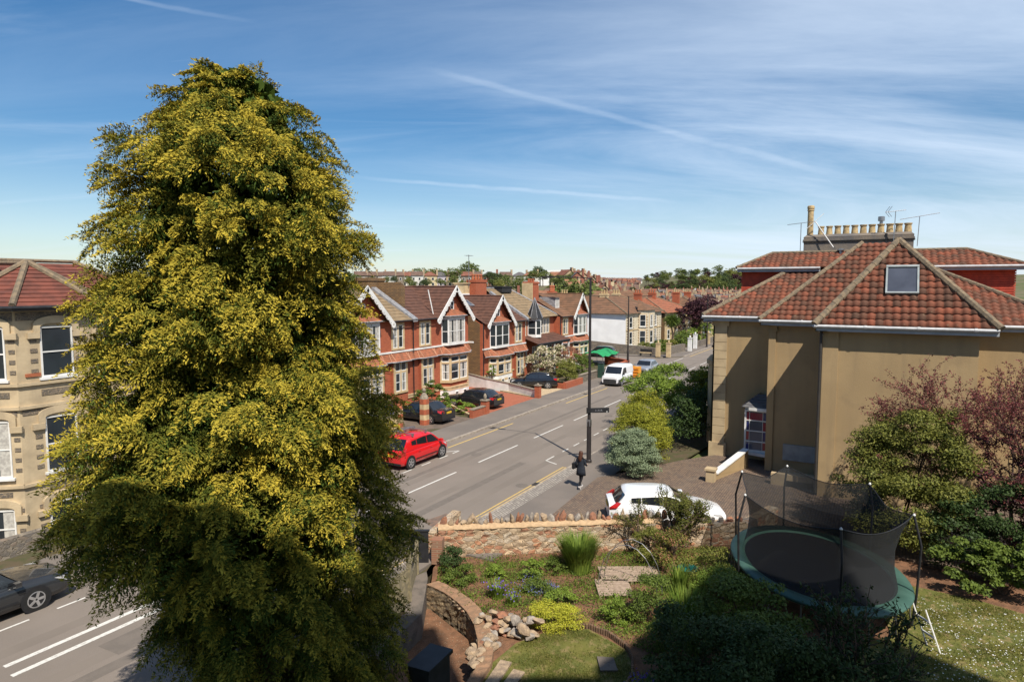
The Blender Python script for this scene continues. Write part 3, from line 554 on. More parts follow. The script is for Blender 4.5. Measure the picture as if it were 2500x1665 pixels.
# roof light, chimney and flat top on the second villa
nrm = Vector((0, -2.45, 4.4)).normalized(); up = Vector((0, 4.4, 2.45)).normalized()
skylight(h2, (50.75, 33.2, 7.65), (1, 0, 0), up, .7, .95)
chimney(h2, 54.2, 56.2, 34.6, 35.6, 8., 9.9, BRICKR, 4, ph=.55); m = MB(); m.box(50.8, 54.0, 35.2, 37.6, 8.2, 8.55); m.build('flat_roof', WHITER, h2)
m = MB(); m.box(53.1, 54.15, 35.3, 36.4, 8.3, 9.5); m.box(53.0, 54.2, 35.2, 36.5, 9.5, 9.6); m.build('vent_shaft', STONEC, h2)
m = MB(); m.tube([(53.9, 35.2, 9.2), (53.9, 35.2, 12.3)], .035, 6); m.tube([(53.4, 35.2, 12.2), (54.5, 35.2, 12.25)], .02, 4)
for i in range(6): m.tube([(53.45+.18*i, 34.95, 12.22), (53.45+.18*i, 35.45, 12.22)], .012, 4)
tag(m.build('tv_aerial', METAL), 'tall television aerial above the roof of the second brick villa', 'aerial')
m = MB(); m.add([(58.05, 30.95, 5.75), (58.45, 30.95, 5.75), (58.45, 35.4, 8.5), (58.05, 35.4, 8.5), (58.05, 30.95, 6.05), (58.45, 30.95, 6.05), (58.45, 35.4, 8.75), (58.05, 35.4, 8.75)], [(0, 3, 2, 1), (4, 5, 6, 7), (0, 1, 5, 4), (1, 2, 6, 5), (3, 7, 6, 2), (0, 4, 7, 3)]); m.build('parapet', LEAD, h2)
# third villa: long recessed range with turret and veranda
h3 = thing('veranda_villa', 'brick house with a pointed corner turret and a long tiled veranda roof', 'house', (62, 32, .1))
m = MB(); m.box(58.35, 66.4, 32.0, 39.6, -.2, 6.0); m.build('wall', BRICKR, h3)
m = MB(); rows(m, (58.3, 31.5, 5.95), (66.6, 31.5, 5.95), (63.2, 36.2, 9.0), (58.3, 36.2, 9.0), 12); rows(m, (66.6, 31.5, 5.95), (66.6, 39.9, 5.95), (63.2, 36.2, 9.0), (63.2, 36.2, 9.0), 12); rows(m, (66.6, 39.9, 5.95), (58.3, 39.9, 5.95), (58.3, 36.2, 9.), (63.2, 36.2, 9.), 8); r3 = m.build('roof', TILEY, h3)
m = MB(); m.tube([(66.6, 31.5, 6.0), (63.2, 36.2, 9.05)], .09, 6); m.tube([(58.3, 36.2, 9.05), (63.2, 36.2, 9.05)], .09, 6); m.build('ridge_tiles', LEAD, r3)
m = MB(); m.box(60.3, 62.4, 35.2, 37.2, 8.6, 9.15); m.box(60.2, 62.5, 35.1, 37.3, 9.15, 9.25); m.build('roof_lantern', DARKP, h3)
F = Fac(h3, (0, 32, 0)); F.surround(58.9, 59.6, 4.15, 5.7, t=.12); F.sash(58.9, 59.6, 4.15, 5.7, t=.05, sill=False)
F.surround(62.1, 65.1, 4.15, 5.75, t=.13, mull=(62.85, 63.6, 64.35))
for i in range(4): F.sash(62.18+.75*i, 62.78+.75*i, 4.15, 5.75, t=.05, sill=False, depth=.03)
m = MB(); m.prism([(60.1, 32), (60.25, 31.1), (60.75, 30.75), (61.3, 31.1), (61.5, 32)], 3.95, 4.15); m.prism([(60.1, 32), (60.25, 31.1), (60.75, 30.75), (61.3, 31.1), (61.5, 32)], 5.75, 5.95); tu = m.build('turret', WHITEP, h3)
for p, q in (((60.1, 32), (60.25, 31.1)), ((60.25, 31.1), (60.75, 30.75)), ((60.75, 30.75), (61.3, 31.1)), ((61.3, 31.1), (61.5, 32))):
    A = Vector((q[0]-p[0], q[1]-p[1], 0)); L = A.length; A.normalize(); Fac(h3, (*p, 0), A, (A.y, -A.x, 0)).sash(0, L, 4.15, 5.75, b=-.05, t=.08, sill=False)
m = MB(); m.lathe((60.8, 31.55, 5.95), [(.95, -.06), (.9, .05), (.5, .9), (.03, 2.0)], 8); m.build('turret_roof', DARKP, h3); m = MB()
for j in range(8): a = 2*math.pi*j/8; m.tube([(60.8+.93*math.cos(a), 31.55+.93*math.sin(a), 5.98), (60.8+.52*math.cos(a), 31.55+.52*math.sin(a), 6.87), (60.8, 31.55, 8.1)], .03, 4)
m.build('turret_rib', LEAD, h3)
m = MB(); rows(m, (58.4, 29.9, 3.45), (66.2, 29.9, 3.45), (66.2, 32.0, 4.15), (58.4, 32.0, 4.15), 6); v = m.build('veranda_roof', TILEB, h3); m = MB(); m.tube([(58.4, 29.86, 3.42), (66.2, 29.86, 3.42)], .06, 6); m.box(58.4, 66.2, 29.9, 30.02, 3.2, 3.4); m.build('gutter', DARKP, v)
for x in (58.6, 60.5, 62.4, 64.3, 66.0): MB().box(x-.07, x+.07, 29.93, 30.07, .1, 3.2).build('veranda_post', WHITEP, h3)
for x in (59.4, 61.6, 63.6, 65.3): F.sash(x-.5, x+.5, 1.0, 2.9, t=.07, mull=1, bars=0, sill=False)
# fourth villa with gable, dormer and tall chimney
h4, rf4 = red_house(66.4, 74.3, 71.7, 67.9, -.9, 'brick villa with small slate dormer, farthest along before the white gable wall', TILEO, BRICKR, low=.1, cur=True, hw=2.35)
chimney(h4, 65.2, 66.9, 34.2, 35.3, 7., 9.75, BRICKR, 3, ph=.35); m = MB(); m.box(65.1, 65.25, 34.1, 35.4, 7.2, 9.6); m.build('chimney_render', STONEC, h4)
chimney(h4, 73, 74.2, 35.4, 36.1, 7.5, 8.6, BRICKR, 4, ph=.75)
d = Fac(h4, (0, 32.6, 0)); m = MB(); m.box(67.9, 69.0, 32.6, 34.6, 6.5, 8.0); m.build('dormer', LEAD, h4); d.sash(67.95, 68.95, 6.75, 7.9, t=.07, bars=1, mull=2, sill=False)
m = MB(); rows(m, (67.7, 32.4, 7.95), (69.2, 32.4, 7.95), (68.9, 35.4, 8.5), (68.0, 35.4, 8.5), 5); m.build('dormer_roof', TILEO, h4)
# ---------------- beige rendered house on the right ----------------
bh = thing('rendered_house', 'large beige rendered house with red pantile hipped roofs', 'house', (37, 0, 0))
# three stepped wings (outline in plan), eaves at 7.5
m = MB(); m.box(31.5, 47, -3.43, 2.1, -.3, 7.5); m.box(34.7, 47, 2.1, 4.75, -.3, 7.5); m.box(36.5, 47, 4.75, 7.85, -.3, 7.5); m.box(34.7, 47, -6.9, -3.43, -.3, 7.5)
m.build('wall', BEIGE, bh)
m = MB(); m.m = 0
m.box(31.44, 31.5, 1.55, 2.16, .0, 7.5) ; m.build('corner_strip', BEIGE, bh)
# quoined pilaster on the far left corner, capital and slim pilaster on the middle wing
m = MB()
for i in range(14): z = .8+.46*i; m.box(36.42, 36.5, 7.2, 7.93, z, z+.44); m.box(36.42, 37.1, 7.85, 7.93, z, z+.44)
m.box(36.38, 36.5, 7.1, 8.0, 7.2, 7.5); m.box(36.36, 36.5, 7.1, 8.02, -.2, .8); m.build('quoin', BEIGET, bh)
m = MB(); m.box(34.62, 34.7, 4.5, 4.83, .0, 7.1); m.box(34.58, 34.7, 4.42, 4.9, 7.1, 7.2); m.box(34.6, 34.7, 4.46, 4.86, 7.2, 7.5); m.build('pilaster', BEIGE, bh)
# street side of the house seen edge on: bow window with dark cap
m = MB(); m.lathe((39.2, 7.85, .2), [(.9, 0), (.9, 4.6), (1.0, 4.62), (1.0, 4.85), (.8, 5.1), (.1, 5.25)], 20); m.build('bow_window', BEIGET, bh)
# roof slopes in real pantiles
ez = 7.68; A3 = (34.0, -.55, 11.33)
g = dict(mats=PANT, parent=bh)
roofp = pantiles('roof', (31.1, -4.0, ez), (31.1, 2.45, ez), A3, A3, seed=1, **g)           # front hip (faces camera)
k = MB()
def half(nm, *a, **kw): return pantiles(nm, *a, **kw)
half('roof', (31.1, 2.45, ez), (40, 2.45, ez), (40, -.55, 11.33), A3, seed=2, **g)
half('roof', (40, -4.0, ez), (31.1, -4.0, ez), A3, (40, -.55, 11.33), seed=3, **g)
A2 = (38.5, 1.0, 11.5)
half('roof', (34.3, -.4, ez), (34.3, 5.2, ez), A2, (38.5, -.4, 11.5), seed=4, **g)
half('roof', (34.3, 5.2, ez), (42, 5.2, ez), (42, 1.0, 11.5), A2, seed=5, **g)
half('roof', (36.1, 1.2, ez+.06), (36.1, 8.4, ez+.06), (40.3, 4.2, 10.4), (40.3, 1.2, 10.4), seed=6, **g)
half('roof', (36.1, 8.4, ez+.06), (47.4, 8.4, ez+.06), (43.2, 4.2, 10.4), (40.3, 4.2, 10.4), seed=7, **g)
half('roof', (34.3, -7.24, ez), (34.3, -2., ez), (39.4, -2., 10.18), (39.4, -2.14, 10.18), seed=8, **g)
half('roof', (47, -7.24, ez), (34.3, -7.24, ez), (39.4, -2.14, 10.18), (42, -2.14, 10.18), seed=9, **g)
# mortared hips
def hipc(a, b, r=.13, nm='hip'):
    a, b = Vector(a), Vector(b); n = max(2, int((b-a).length/.42)); q = MB()
    for i in range(n): q.tube([a.lerp(b, i/n), a.lerp(b, (i+1.03)/n)], r, 8, r*.9)
    return q.build(nm, RIDGE, bh)
hipc((31.05, 2.5, ez+.03), (34.0, -.55, 11.38), .16); hipc((31.05, -4.05, ez+.03), (34.0, -.55, 11.38), .16); hipc((34.0, -.55, 11.38), (40, -.55, 11.4), .15, 'ridge')
hipc((34.25, 5.25, ez+.03), (38.5, 1.0, 11.55)); hipc((36.05, 8.45, ez+.1), (40.3, 4.2, 10.45)); hipc((34.25, -7.29, ez+.03), (39.4, -2.14, 10.23))
# white gutters, grey fascias and soffits
def eave(x0, y0, x1, y1, z=ez):
    q = MB(); d = Vector((x1-x0, y1-y0, 0)).normalized(); n = Vector((d.y, -d.x, 0))
    q.frame((x0, y0, z), d, n); L = math.hypot(x1-x0, y1-y0); q.box(0, L, -.035, .0, -.27, -.05); q.box(0, L, -.48, -.035, -.27, -.25); q.build('fascia', FASC, bh)
    q = MB(); q.tube([(x0+n.x*.07, y0+n.y*.07, z-.05), (x1+n.x*.07, y1+n.y*.07, z-.05)], .065, 8)
    for i in range(int(L/1.9)+1): c = Vector((x0, y0, 0))+d*min(L, 1.9*i); q.tube([(c.x+n.x*.07-d.x*.05, c.y+n.y*.07-d.y*.05, z-.05), (c.x+n.x*.07+d.x*.05, c.y+n.y*.07+d.y*.05, z-.05)], .08, 8)
    q.build('gutter', GUTW, bh)
# d runs so that its right-hand normal points out of the building
eave(31.1, 2.45, 31.1, -4.0); eave(34.3, 5.2, 34.3, 2.5); eave(36.1, 8.4, 36.1, 5.25, ez+.06); eave(34.3, -4.05, 34.3, -7.24)
for e in ((34.25, 2.45, 31.1, 2.45), (36.1, 5.2, 34.3, 5.2), (47.4, 8.4, 36.1, 8.4)): eave(*e)
def eave2(x0, y0, x1, y1): eave(x0, y0, x1, y1)
# downpipe in the corner between the wings
m = MB(); m.tube([(34.2, 2.62, 7.55), (34.15, 2.6, 7.3), (34.55, 2.25, 6.9), (34.58, 2.22, 6.6), (34.58, 2.22, .3)], .055, 8); m.build('downpipe', GUTW, bh)
m = MB(); m.tube([(31.4, 2.24, 7.4), (31.42, 2.24, .2)], .06, 8); m.build('downpipe', mat('dark_pipe', (.05, .045, .04), None, .6, 4), bh)
# roof light in the front slope
up = Vector((34-31.1, 0, 11.33-ez)).normalized()
cc = Vector((31.1, -.72, ez))+up*2.35
sk = skylight(bh, cc+Vector((-.03, 0, .06)), (0, -1, 0), up, 1.22, 1.5, mat('grey_aluminium', (.3, .33, .33), (.24, .27, .27), .5, 3))
# flat-topped red hung-tile dormer storey with its own hipped roof
dm = MB(); dm.box(40.0, 45.0, -5.6, 7.12, 8.0, 10.15); dmo = dm.build('dormer', TILEH, bh); q = MB()
for i in range(13): z = 8.6+.12*i; q.box(39.95, 40.0, -5.65, 7.17, z, z+.09); q.box(40.0, 45, 7.12, 7.17, z, z+.09)
q.build('hung_tiles', TILEH, dmo)
de = 10.35
half('dormer_roof', (39.55, -6.0, de), (39.55, 7.35, de), (41.2, 5.7, 11.2), (41.2, -3.7, 11.2), seed=11, gauge=.3, **g)
half('dormer_roof', (39.55, 7.35, de), (45.4, 7.35, de), (43.7, 5.7, 11.2), (41.2, 5.7, 11.2), seed=12, **g)
half('dormer_roof', (45.4, -6.0, de), (39.55, -6.0, de), (41.2, -3.7, 11.2), (43.7, -3.7, 11.2), seed=13, **g)
m = MB(); m.box(41.2, 43.8, -3.75, 5.7, 10.9, 11.17); m.build('flat_roof', LEAD, bh)
hipc((39.5, 7.4, de+.03), (41.2, 5.7, 11.25), .09); hipc((39.5, -6.05, de+.03), (41.2, -3.7, 11.25), .09); hipc((41.2, 5.7, 11.25), (41.2, -3.7, 11.25), .09, 'ridge')
for a_ in (7.35, 3.0), (-1.6, -6.0): q = MB(); q.box(39.55, 39.59, a_[1], a_[0], de-.22, de-.03); q.box(39.59, 40.0, a_[1], a_[0], de-.22, de-.2); q.build('fascia', FASC, bh); q = MB(); q.tube([(39.5, a_[1], de-.03), (39.5, a_[0], de-.03)], .06, 8); q.build('gutter', GUTW, bh)
# chimney stack with a row of pots
x0, x1, y0, y1 = 41.6, 42.5, -1.36, 4.08
CH1 = CREND; m = MB(); m.box(x0, x1, y0, y1, 10.8, 11.9); m.box(x0-.05, x1+.05, y0-.05, y1+.05, 11.9, 11.99); m.prism([(x0-.01, y0-.01), (x1+.01, y0-.01), (x1+.01, y1+.01), (x0-.01, y1+.01)], 11.99, 12.13); st = m.build('chimney', CREND, bh)
m = MB(); m.add([(x0-.02, y0-.02, 12.12), (x1+.02, y0-.02, 12.12), (x1+.02, y1+.02, 12.12), (x0-.02, y1+.02, 12.12), (x0+.15, y0+.15, 12.27), (x1-.15, y0+.15, 12.27), (x1-.15, y1-.15, 12.27), (x0+.15, y1-.15, 12.27)], [(0, 1, 5, 4), (1, 2, 6, 5), (2, 3, 7, 6), (3, 0, 4, 7), (4, 5, 6, 7)]); m.build('flaunching', CREND, st)
m = MB(); m.box(x0-.07, x1+.07, y0-.07, y1+.07, 11.84, 11.87); m.box(x0-.06, x1+.06, -.12, -.02, 11.1, 12.2); m.build('chimney_strap', DARKP, st)
for i in range(11):
    y = 3.22-.43*i; s_ = 1.05+.012*i
    MB().lathe((42.05, y, 12.23), [(.165*s_, 0), (.16*s_, .12), (.135*s_, .42), (.17*s_, .46), (.175*s_, .52), (.12, .52), (.11, .4)], 14).build('chimney_pot', POT, st, smooth=False)
MB().lathe((42.05, 3.8, 12.2), [(.17, 0), (.16, 1.45), (.19, 1.47), (.19, 1.53), (.16, 1.55), (.2, 1.6), (.19, 1.72), (.15, 1.76), (.1, 1.6)], 14).build('tall_chimney_pot', POT, st)
MB().lathe((42.05, .21, 12.75), [(.09, 0), (.09, .16), (.17, .17), (.17, .4), (.1, .42)], 12).build('cowl', METAL, st)
m = MB(); m.lathe((41.0, 2.1, 10.75), [(.09, 0), (.09, .55), (.2, .56), (.2, .62), (.05, .68)], 10); m.build('vent_cowl', METAL, bh)
# oriel window with stained glass on the side of the middle wing recess
oz0, oz1 = .75, 2.95
m = MB(); m.prism([(35.0, 4.78), (36.5, 4.78), (36.5, 6.0), (36.0, 6.05), (35.2, 5.7)], oz0-.15, oz0); m.prism([(35.0, 4.78), (36.5, 4.78), (36.5, 6.05), (35.9, 6.1), (35.1, 5.75)], oz1, oz1+.14); m.prism([(35.5, 4.78), (36.45, 4.78), (36.45, 5.6), (36.0, 5.6), (35.5, 5.2)], oz0, oz1); ori = m.build('oriel', WHITEP, bh)
f = Fac(bh, (35.3, 5.98, 0), (0, -1, 0), (-1, 0, 0)); 
SG = mat('stained_glass', (.2, .03, .035), (.04, .04, .12), .15, 2.2, lo=.45, hi=.5)
OG = glass('leaded_grey_glass', (.07, .08, .1), .15); REDG = glass('ruby_glass', (.22, .02, .03), .15); NAVG = glass('navy_glass', (.02, .025, .1), .15)
def oriel_face(f, L):
    fr = f.sash(0, L, oz0, oz1, b=-.05, t=.09, bars=3, mull=0, sill=False, pm=OG); m1_ = MB(f.O, f.A, f.N, (0, 0, 1)); m2_ = MB(f.O, f.A, f.N, (0, 0, 1)); lt = MB(f.O, f.A, f.N, (0, 0, 1)); h_ = (oz1-oz0-.2)/4
    for i in range(4):
        for sd2 in (0, 1): mm = m1_ if (i+sd2) % 2 else m2_; x0 = .1 if not sd2 else L-.24; mm.box(x0, x0+.14, -.035, -.03, oz0+.13+h_*i, oz0+.1+h_*(i+1)-.03)
    m1_.m = 0; m1_.box(.26, L-.26, -.035, -.03, oz0+.13+h_*3, oz0+.1+h_*4-.05); m1_.build('ruby_pane', REDG, fr); m2_.build('navy_pane', NAVG, fr)
    for x in (.24, L-.26): lt.box(x, x+.02, -.03, 0, oz0+.1, oz1-.08)
    lt.build('glazing_bar', WHITEP, fr)
oriel_face(f, 1.15)

f2 = Fac(bh, (36.5, 6.0, 0), (-1, -.02, 0), (.02, 1, 0)); oriel_face(f2, 1.2)
m = MB(); rows(m, (35.15, 6.1, oz1+.14), (35.15, 4.78, oz1+.14), (35.9, 4.78, oz1+.75), (35.9, 5.4, oz1+.75), 5); rows(m, (36.5, 6.15, oz1+.14), (35.15, 6.1, oz1+.14), (35.9, 5.4, oz1+.75), (36.5, 5.4, oz1+.75), 5); m.build('oriel_roof', SLATE, bh)
# entrance stair walls, low steps, meter boxes
m = MB(); m.add([(31.3, 6.65, 0), (34.7, 5.65, 0), (34.7, 5.65, .95), (31.6, 6.55, .35), (31.3, 6.65, .3), (31.38, 6.88, 0), (34.78, 5.88, 0), (34.78, 5.88, .95), (31.68, 6.78, .35), (31.38, 6.88, .3)], [(0, 1, 2, 3, 4), (9, 8, 7, 6, 5), (0, 5, 6, 1), (1, 6, 7, 2), (2, 7, 8, 3), (3, 8, 9, 4), (4, 9, 5, 0)]); m.build('stair_wall', BEIGE, bh)
m = MB(); m.add([(31.6, 6.5, .355), (34.7, 5.6, .96), (34.82, 5.93, .96), (31.7, 6.83, .355), (31.6, 6.5, .42), (34.7, 5.6, 1.02), (34.82, 5.93, 1.02), (31.7, 6.83, .42)], [(0, 3, 2, 1), (4, 5, 6, 7), (0, 1, 5, 4), (1, 2, 6, 5), (2, 3, 7, 6), (3, 0, 4, 7)]); m.build('coping', WHITEP, bh)
m = MB(); m.box(31.1, 31.5, 6.55, 6.95, 0, .62); m.box(31.05, 31.55, 6.5, 7.0, .62, .72); m.build('stair_pier', BEIGET, bh)
m = MB(); m.box(34.62, 34.7, 2.5, 4.0, .7, 1.5); m.build('meter_box', mat('pale_grey_box', (.35, .35, .34), None, .6, 3), bh)
m = MB(); m.box(32.2, 33.8, 2.1, 3.6, 0, .35); m.box(32.2, 32.5, 2.1, 4.2, 0, .62); m.build('step', BEIGET, bh)
# aerials on the stack
def yagi(base, top, d, L, label, n=8, el=.28, refl=False, mast=METAL, up=.0, mr=.02):
    m = MB(); m.tube([base, top], mr, 6); o = m.build('tv_aerial', mast); tag(o, label, 'aerial'); d = Vector(d).normalized(); t = Vector(top); s = d.cross(Vector((0, 0, 1))).normalized() if not up else Vector((0, 0, 1))
    q = MB(); q.tube([t-d*L*.5, t+d*L*.5], .016, 5)
    for i in range(n): c = t+d*L*(-.48+.96*i/(n-1)); q.tube([c-s*el*.5, c+s*el*.5], .009, 4)
    if refl:
        for sg in (-1, 1):
            for j in (0, 1): c = t-d*L*(.5-.12*j); q.tube([c, c+(s*0+Vector((0, 0, 1))*sg*.28+d*.2)], .012, 4)
    q.build('aerial_boom', mast, o)
    return o
W2 = Vector((0, 1, 0))
yagi((41.6, 4.25, 11.2), (41.6, 4.25, 12.95), (-.3, 1, -.12), 1.5, 'flat multi-element aerial left of the tall chimney pot', 12, .12)
o = yagi((41.2, 2.5, 11.5), (41.4, 3.5, 13.0), (.3, -1, 1.0), 1.25, 'aerial on a long white leaning pole in front of the chimney pots', 10, .16, mast=WHITEP, mr=.03)
yagi((41.3, -.4, 11.), (41.3, -.45, 13.35), (.3, -1, .1), 1.0, 'tall aerial with a folded reflector behind the roof apex', 9, .14, refl=True)
yagi((42.2, -1.55, 11.5), (42.2, -1.6, 13.1), (.2, -1, .16), 1.9, 'long horizontal aerial at the right end of the chimney', 16, .13)
# ---------------- rendered house with cream quoined front, beyond the side road ----------------
wh = thing('corner_villa', 'white walled corner house with brown tiled roof and cream stone front, beyond the side road', 'house', (92, 33, 0))
a = math.radians(-6); A = Vector((math.cos(a), math.sin(a), 0)); Nn = Vector((math.sin(a), -math.cos(a), 0)); O = Vector((87.4, 31.0, 0))
QUO = mat('quoin_panel_stone', (.24, .16, .1), (.17, .12, .08), .9, 5)
m = MB(O, A, -Nn); m.box(0, 12.5, 0, 11, -.5, 5.35); m.build('wall', mat_or('cream_front', (.62, .54, .4)), wh)
m = MB(O, A, -Nn); m.prism([(0, .02), (.4, 12), (-2.4, 12)], -.5, 5.3); m.build('side_wall', WHITER, wh)
m = MB(O, A, -Nn); m.box(-2.6, 12, 11.9, 17, -.5, 5.25); m.build('rear_wall', WHITER, wh)
m = MB(O, A, -Nn); m.box(-1.75, -1.35, 7.2, 7.5, .2, 5.2); m.box(-2.05, -1.8, 9.2, 9.35, .6, 5.2); m.build('downpipe', DARKP, wh)
m = MB(O, A, -Nn); P = m.P
def R4(a0, b0, a1, b1, c): return (P(a0, b0, c), P(a1, b1, c))
e = 5.35; rz = 7.7
rows(m, P(12.9, -.4, e), P(-.4, -.4, e), P(4, 5.5, rz), P(9, 5.5, rz), 10); rows(m, P(-.4, -.4, e), P(-3.6, 17.4, e), P(4, 13, rz), P(4, 5.5, rz), 10); rows(m, P(12.9, 17.4, e), P(12.9, -.4, e), P(9, 5.5, rz), P(9, 13, rz), 10); rows(m, P(-3.6, 17.4, e), P(12.9, 17.4, e), P(9, 13, rz), P(4, 13, rz), 10)
rw = m.build('roof', TILEO, wh)
m = MB(O, A, -Nn); m.tube([(-.4, -.4, e+.05), (4, 5.5, rz+.05), (4, 13, rz+.05), (-3.6, 17.4, e+.05)], .09, 6); m.tube([(4, 5.5, rz+.05), (9, 5.5, rz+.05), (12.9, -.4, e+.05)], .09, 6); m.build('hip', RIDGE, rw)
f = Fac(wh, O, A, Nn); f.sash(1.0, 2.0, .95, 2.75, t=.06, b=.02); f.surround(1.0, 2.0, .95, 2.75, t=.14); f.sash(1.0, 2.0, 3.3, 4.85, t=.06, b=.02); f.surround(1.0, 2.0, 3.3, 4.85, t=.14); f.sash(9.6, 10.6, 1.1, 2.8, t=.06, b=.02); f.surround(9.6, 10.6, 1.1, 2.8, t=.14); f.sash(9.6, 10.6, 3.3, 4.8, t=.06, b=.02); f.surround(9.6, 10.6, 3.3, 4.8, t=.14)
m = f.mb(); m.box(-.2, 3.0, 0, .25, -.3, .75); m.build('plinth', WHITEP, wh)
for a0 in (.3, 2.4, 8.9, 10.95, 11.9): 
    m = f.mb()
    for i in range(11): m.box(a0, a0+.22, 0, .02, .9+.38*i, 1.05+.38*i)
    m.build('stone_panel', QUO, wh)
m = f.mb(); m.box(0, 12.5, 0, .07, 2.95, 3.08); m.build('string_course', STONEC, wh)
# bay
bp = [(4.0, 0), (4.6, 1.2), (7.2, 1.2), (7.9, 0)]
m = f.mb(); m.prism([bp[0], bp[3], bp[2], bp[1]], -.3, 5.75); m.build('bay', mat_or('cream_front', (.62, .54, .4)), wh)
m = f.mb(); c = (6, .2)
PP = [f.mb().P(x, y, 5.75) for x, y in [(3.8, 0), (4.45, 1.45), (7.35, 1.45), (8.1, 0)]]; AP = f.mb().P(6, -1.0, 7.3)
for i in range(3): rows(m, PP[i], PP[i+1], AP, AP, 6)
m.build('bay_roof', TILEO, wh)
for p, q in ((bp[0], bp[1]), (bp[1], bp[2]), (bp[2], bp[3])):
    p3, q3 = f.mb().P(*p, 0), f.mb().P(*q, 0); d = q3-p3; L = d.length; d.normalize(); g2 = Fac(wh, p3, d, Vector((d.y, -d.x, 0)))
    w_ = min(1.0, L-.5)
    for z0, z1 in ((1.0, 2.8), (3.4, 5.1)): g2.sash(L/2-w_/2, L/2+w_/2, z0, z1, t=.06, b=.02); g2.surround(L/2-w_/2, L/2+w_/2, z0, z1, t=.12)
    m = g2.mb()
    for i in range(11): m.box(.03, .17, 0, .02, .9+.38*i, 1.05+.38*i); m.box(L-.17, L-.03, 0, .02, .9+.38*i, 1.05+.38*i)
    m.build('stone_panel', QUO, wh)
for cx, cy in ((4, 5.5), (4.2, 12.5), (9, 6)):
    p = O+A*cx-Nn*cy; chimney(wh, p.x-.35, p.x+.35, p.y-.6, p.y+.6, 6.5, 8.1, STONEC, 3, POT, .55, 'y')
# two further villas of the same terrace
for i, (ox, oy, lab) in enumerate(((101.5, 29.6, 'cream stone villa behind the cabbage palm'), (116.5, 27.5, 'cream villa partly hidden by the copper beech, down the road'))):
    t = thing('stone_villa', lab, 'house', (ox+5, oy+4, 0), group='cream stone villas beyond the side road'); O2 = Vector((ox, oy, 0)); f = Fac(t, O2, A, Nn)
    m = MB(O2, A, -Nn); m.box(0, 12, 0, 10, -1, 5.0); m.build('wall', STONEC, t); m = MB(O2, A, -Nn); m.box(-.05, 0, 0, 10, -1, 4.95); m.build('side_wall', BRICKO, t)
    m = MB(O2, A, -Nn); P = m.P; rows(m, P(12.4, -.4, 5), P(-.4, -.4, 5), P(4, 5, 7.2), P(8.5, 5, 7.2), 9); rows(m, P(-.4, -.4, 5), P(-.4, 10.4, 5), P(4, 5, 7.2), P(4, 5, 7.2), 9); rows(m, P(12.4, 10.4, 5), P(12.4, -.4, 5), P(8.5, 5, 7.2), P(8.5, 5, 7.2), 9); r = m.build('roof', TILER if i == 0 else TILEO, t)
    m = MB(O2, A, -Nn); m.tube([(-.4, -.4, 5.05), (4, 5, 7.25), (8.5, 5, 7.25), (12.4, -.4, 5.05)], .08, 5); m.build('hip', RIDGE, r)
    for x in (1, 4.2, 7.4, 10.): 
        for z0, z1 in ((.8, 2.3), (3, 4.5)): f.sash(x, x+.95, z0, z1, t=.07, b=.02)
    for cx in (.8, 6.5): p = O2+A*cx-Nn*5; chimney(t, p.x-.35, p.x+.35, p.y-.6, p.y+.6, 6, 8.1, BRICKR, 3, POT if i else POTR, .5, 'y')
# ---------------- tall bay-fronted house at the left edge ----------------
STONEL = mat('weathered_pale_stone', (.52, .41, .26), (.42, .33, .21), .9, 1.8, .15, streak=((.26, .21, .15), .4)); STONEW = mat('pale_cream_stone', (.6, .5, .33), (.5, .41, .27), .9, 1.5)
lh = thing('bay_fronted_house', 'cream stone house with pyramid tiled bay roof at the left edge of the photo', 'house', (13, 31, 0))
PANEL = rubble('panel_rubble', [(.13, .11, .09), (.17, .14, .11), (.1, .09, .08)], (.3, .23, .15), 7, 2.4, bump=.5)
Yl = 28.6
m = MB(); m.box(2, 18.3, Yl, 37, -.3, 8.6); m.build('wall', STONEL, lh)
bx0, bx1 = 10.6, 15.6; bpoly = [(bx0, Yl), (bx0+1.15, Yl-1.35), (bx1-1.15, Yl-1.35), (bx1, Yl)]
m = MB(); m.prism(bpoly, -.3, 8.45); m.build('bay', STONEL, lh)
m = MB(); ov = [(bx0-.35, Yl), (bx0+.95, Yl-1.75), (bx1-.95, Yl-1.75), (bx1+.35, Yl)]; ap = ((bx0+bx1)/2, Yl+.5, 10.25); ze = 8.62
ROOFL = mat('maroon_roof_tile', (.19, .062, .042), (.12, .045, .033), .85, 2.2, .15, 30)
for i in range(3): rows(m, (*ov[i], ze), (*ov[i+1], ze), ap, ap, 11)
m.build('bay_roof', ROOFL, lh); m = MB(); rows(m, (2, Yl-.4, ze), (18.6, Yl-.4, ze), (16.6, 32.6, 10.35), (2, 32.6, 10.35), 12); rows(m, (18.6, Yl-.4, ze), (18.6, 37.3, ze), (16.6, 32.6, 10.35), (16.6, 32.6, 10.35), 12); rl = m.build('roof', ROOFL, lh)
m = MB()
for p in ov[:]: m.tube([(*p, ze+.05), (ap[0], ap[1], ap[2]+.06)], .11, 7)
m.build('hip', RIDGE, lh); m = MB(); m.tube([(18.6, Yl-.4, ze+.05), (16.6, 32.6, 10.45)], .1, 7); m.tube([(2, 32.6, 10.45), (16.6, 32.6, 10.45)], .09, 6); m.tube([ap, (ap[0], 32.0, 10.3)], .1, 6); m.build('ridge_tiles', RIDGE, rl)
m = MB(); m.tube([(*ov[i], ze-.05) for i in range(4)], .09, 6); m.tube([(bx1+.35, Yl-.42, ze-.05), (18.7, Yl-.42, ze-.05)], .09, 6); m.build('gutter', DARKP, lh)
def pan(f, boxes): 
    m = f.mb()
    for b in boxes: m.box(b[0], b[1], 0, .025, b[2], b[3])
    m.build('rubble_panel', PANEL, lh)
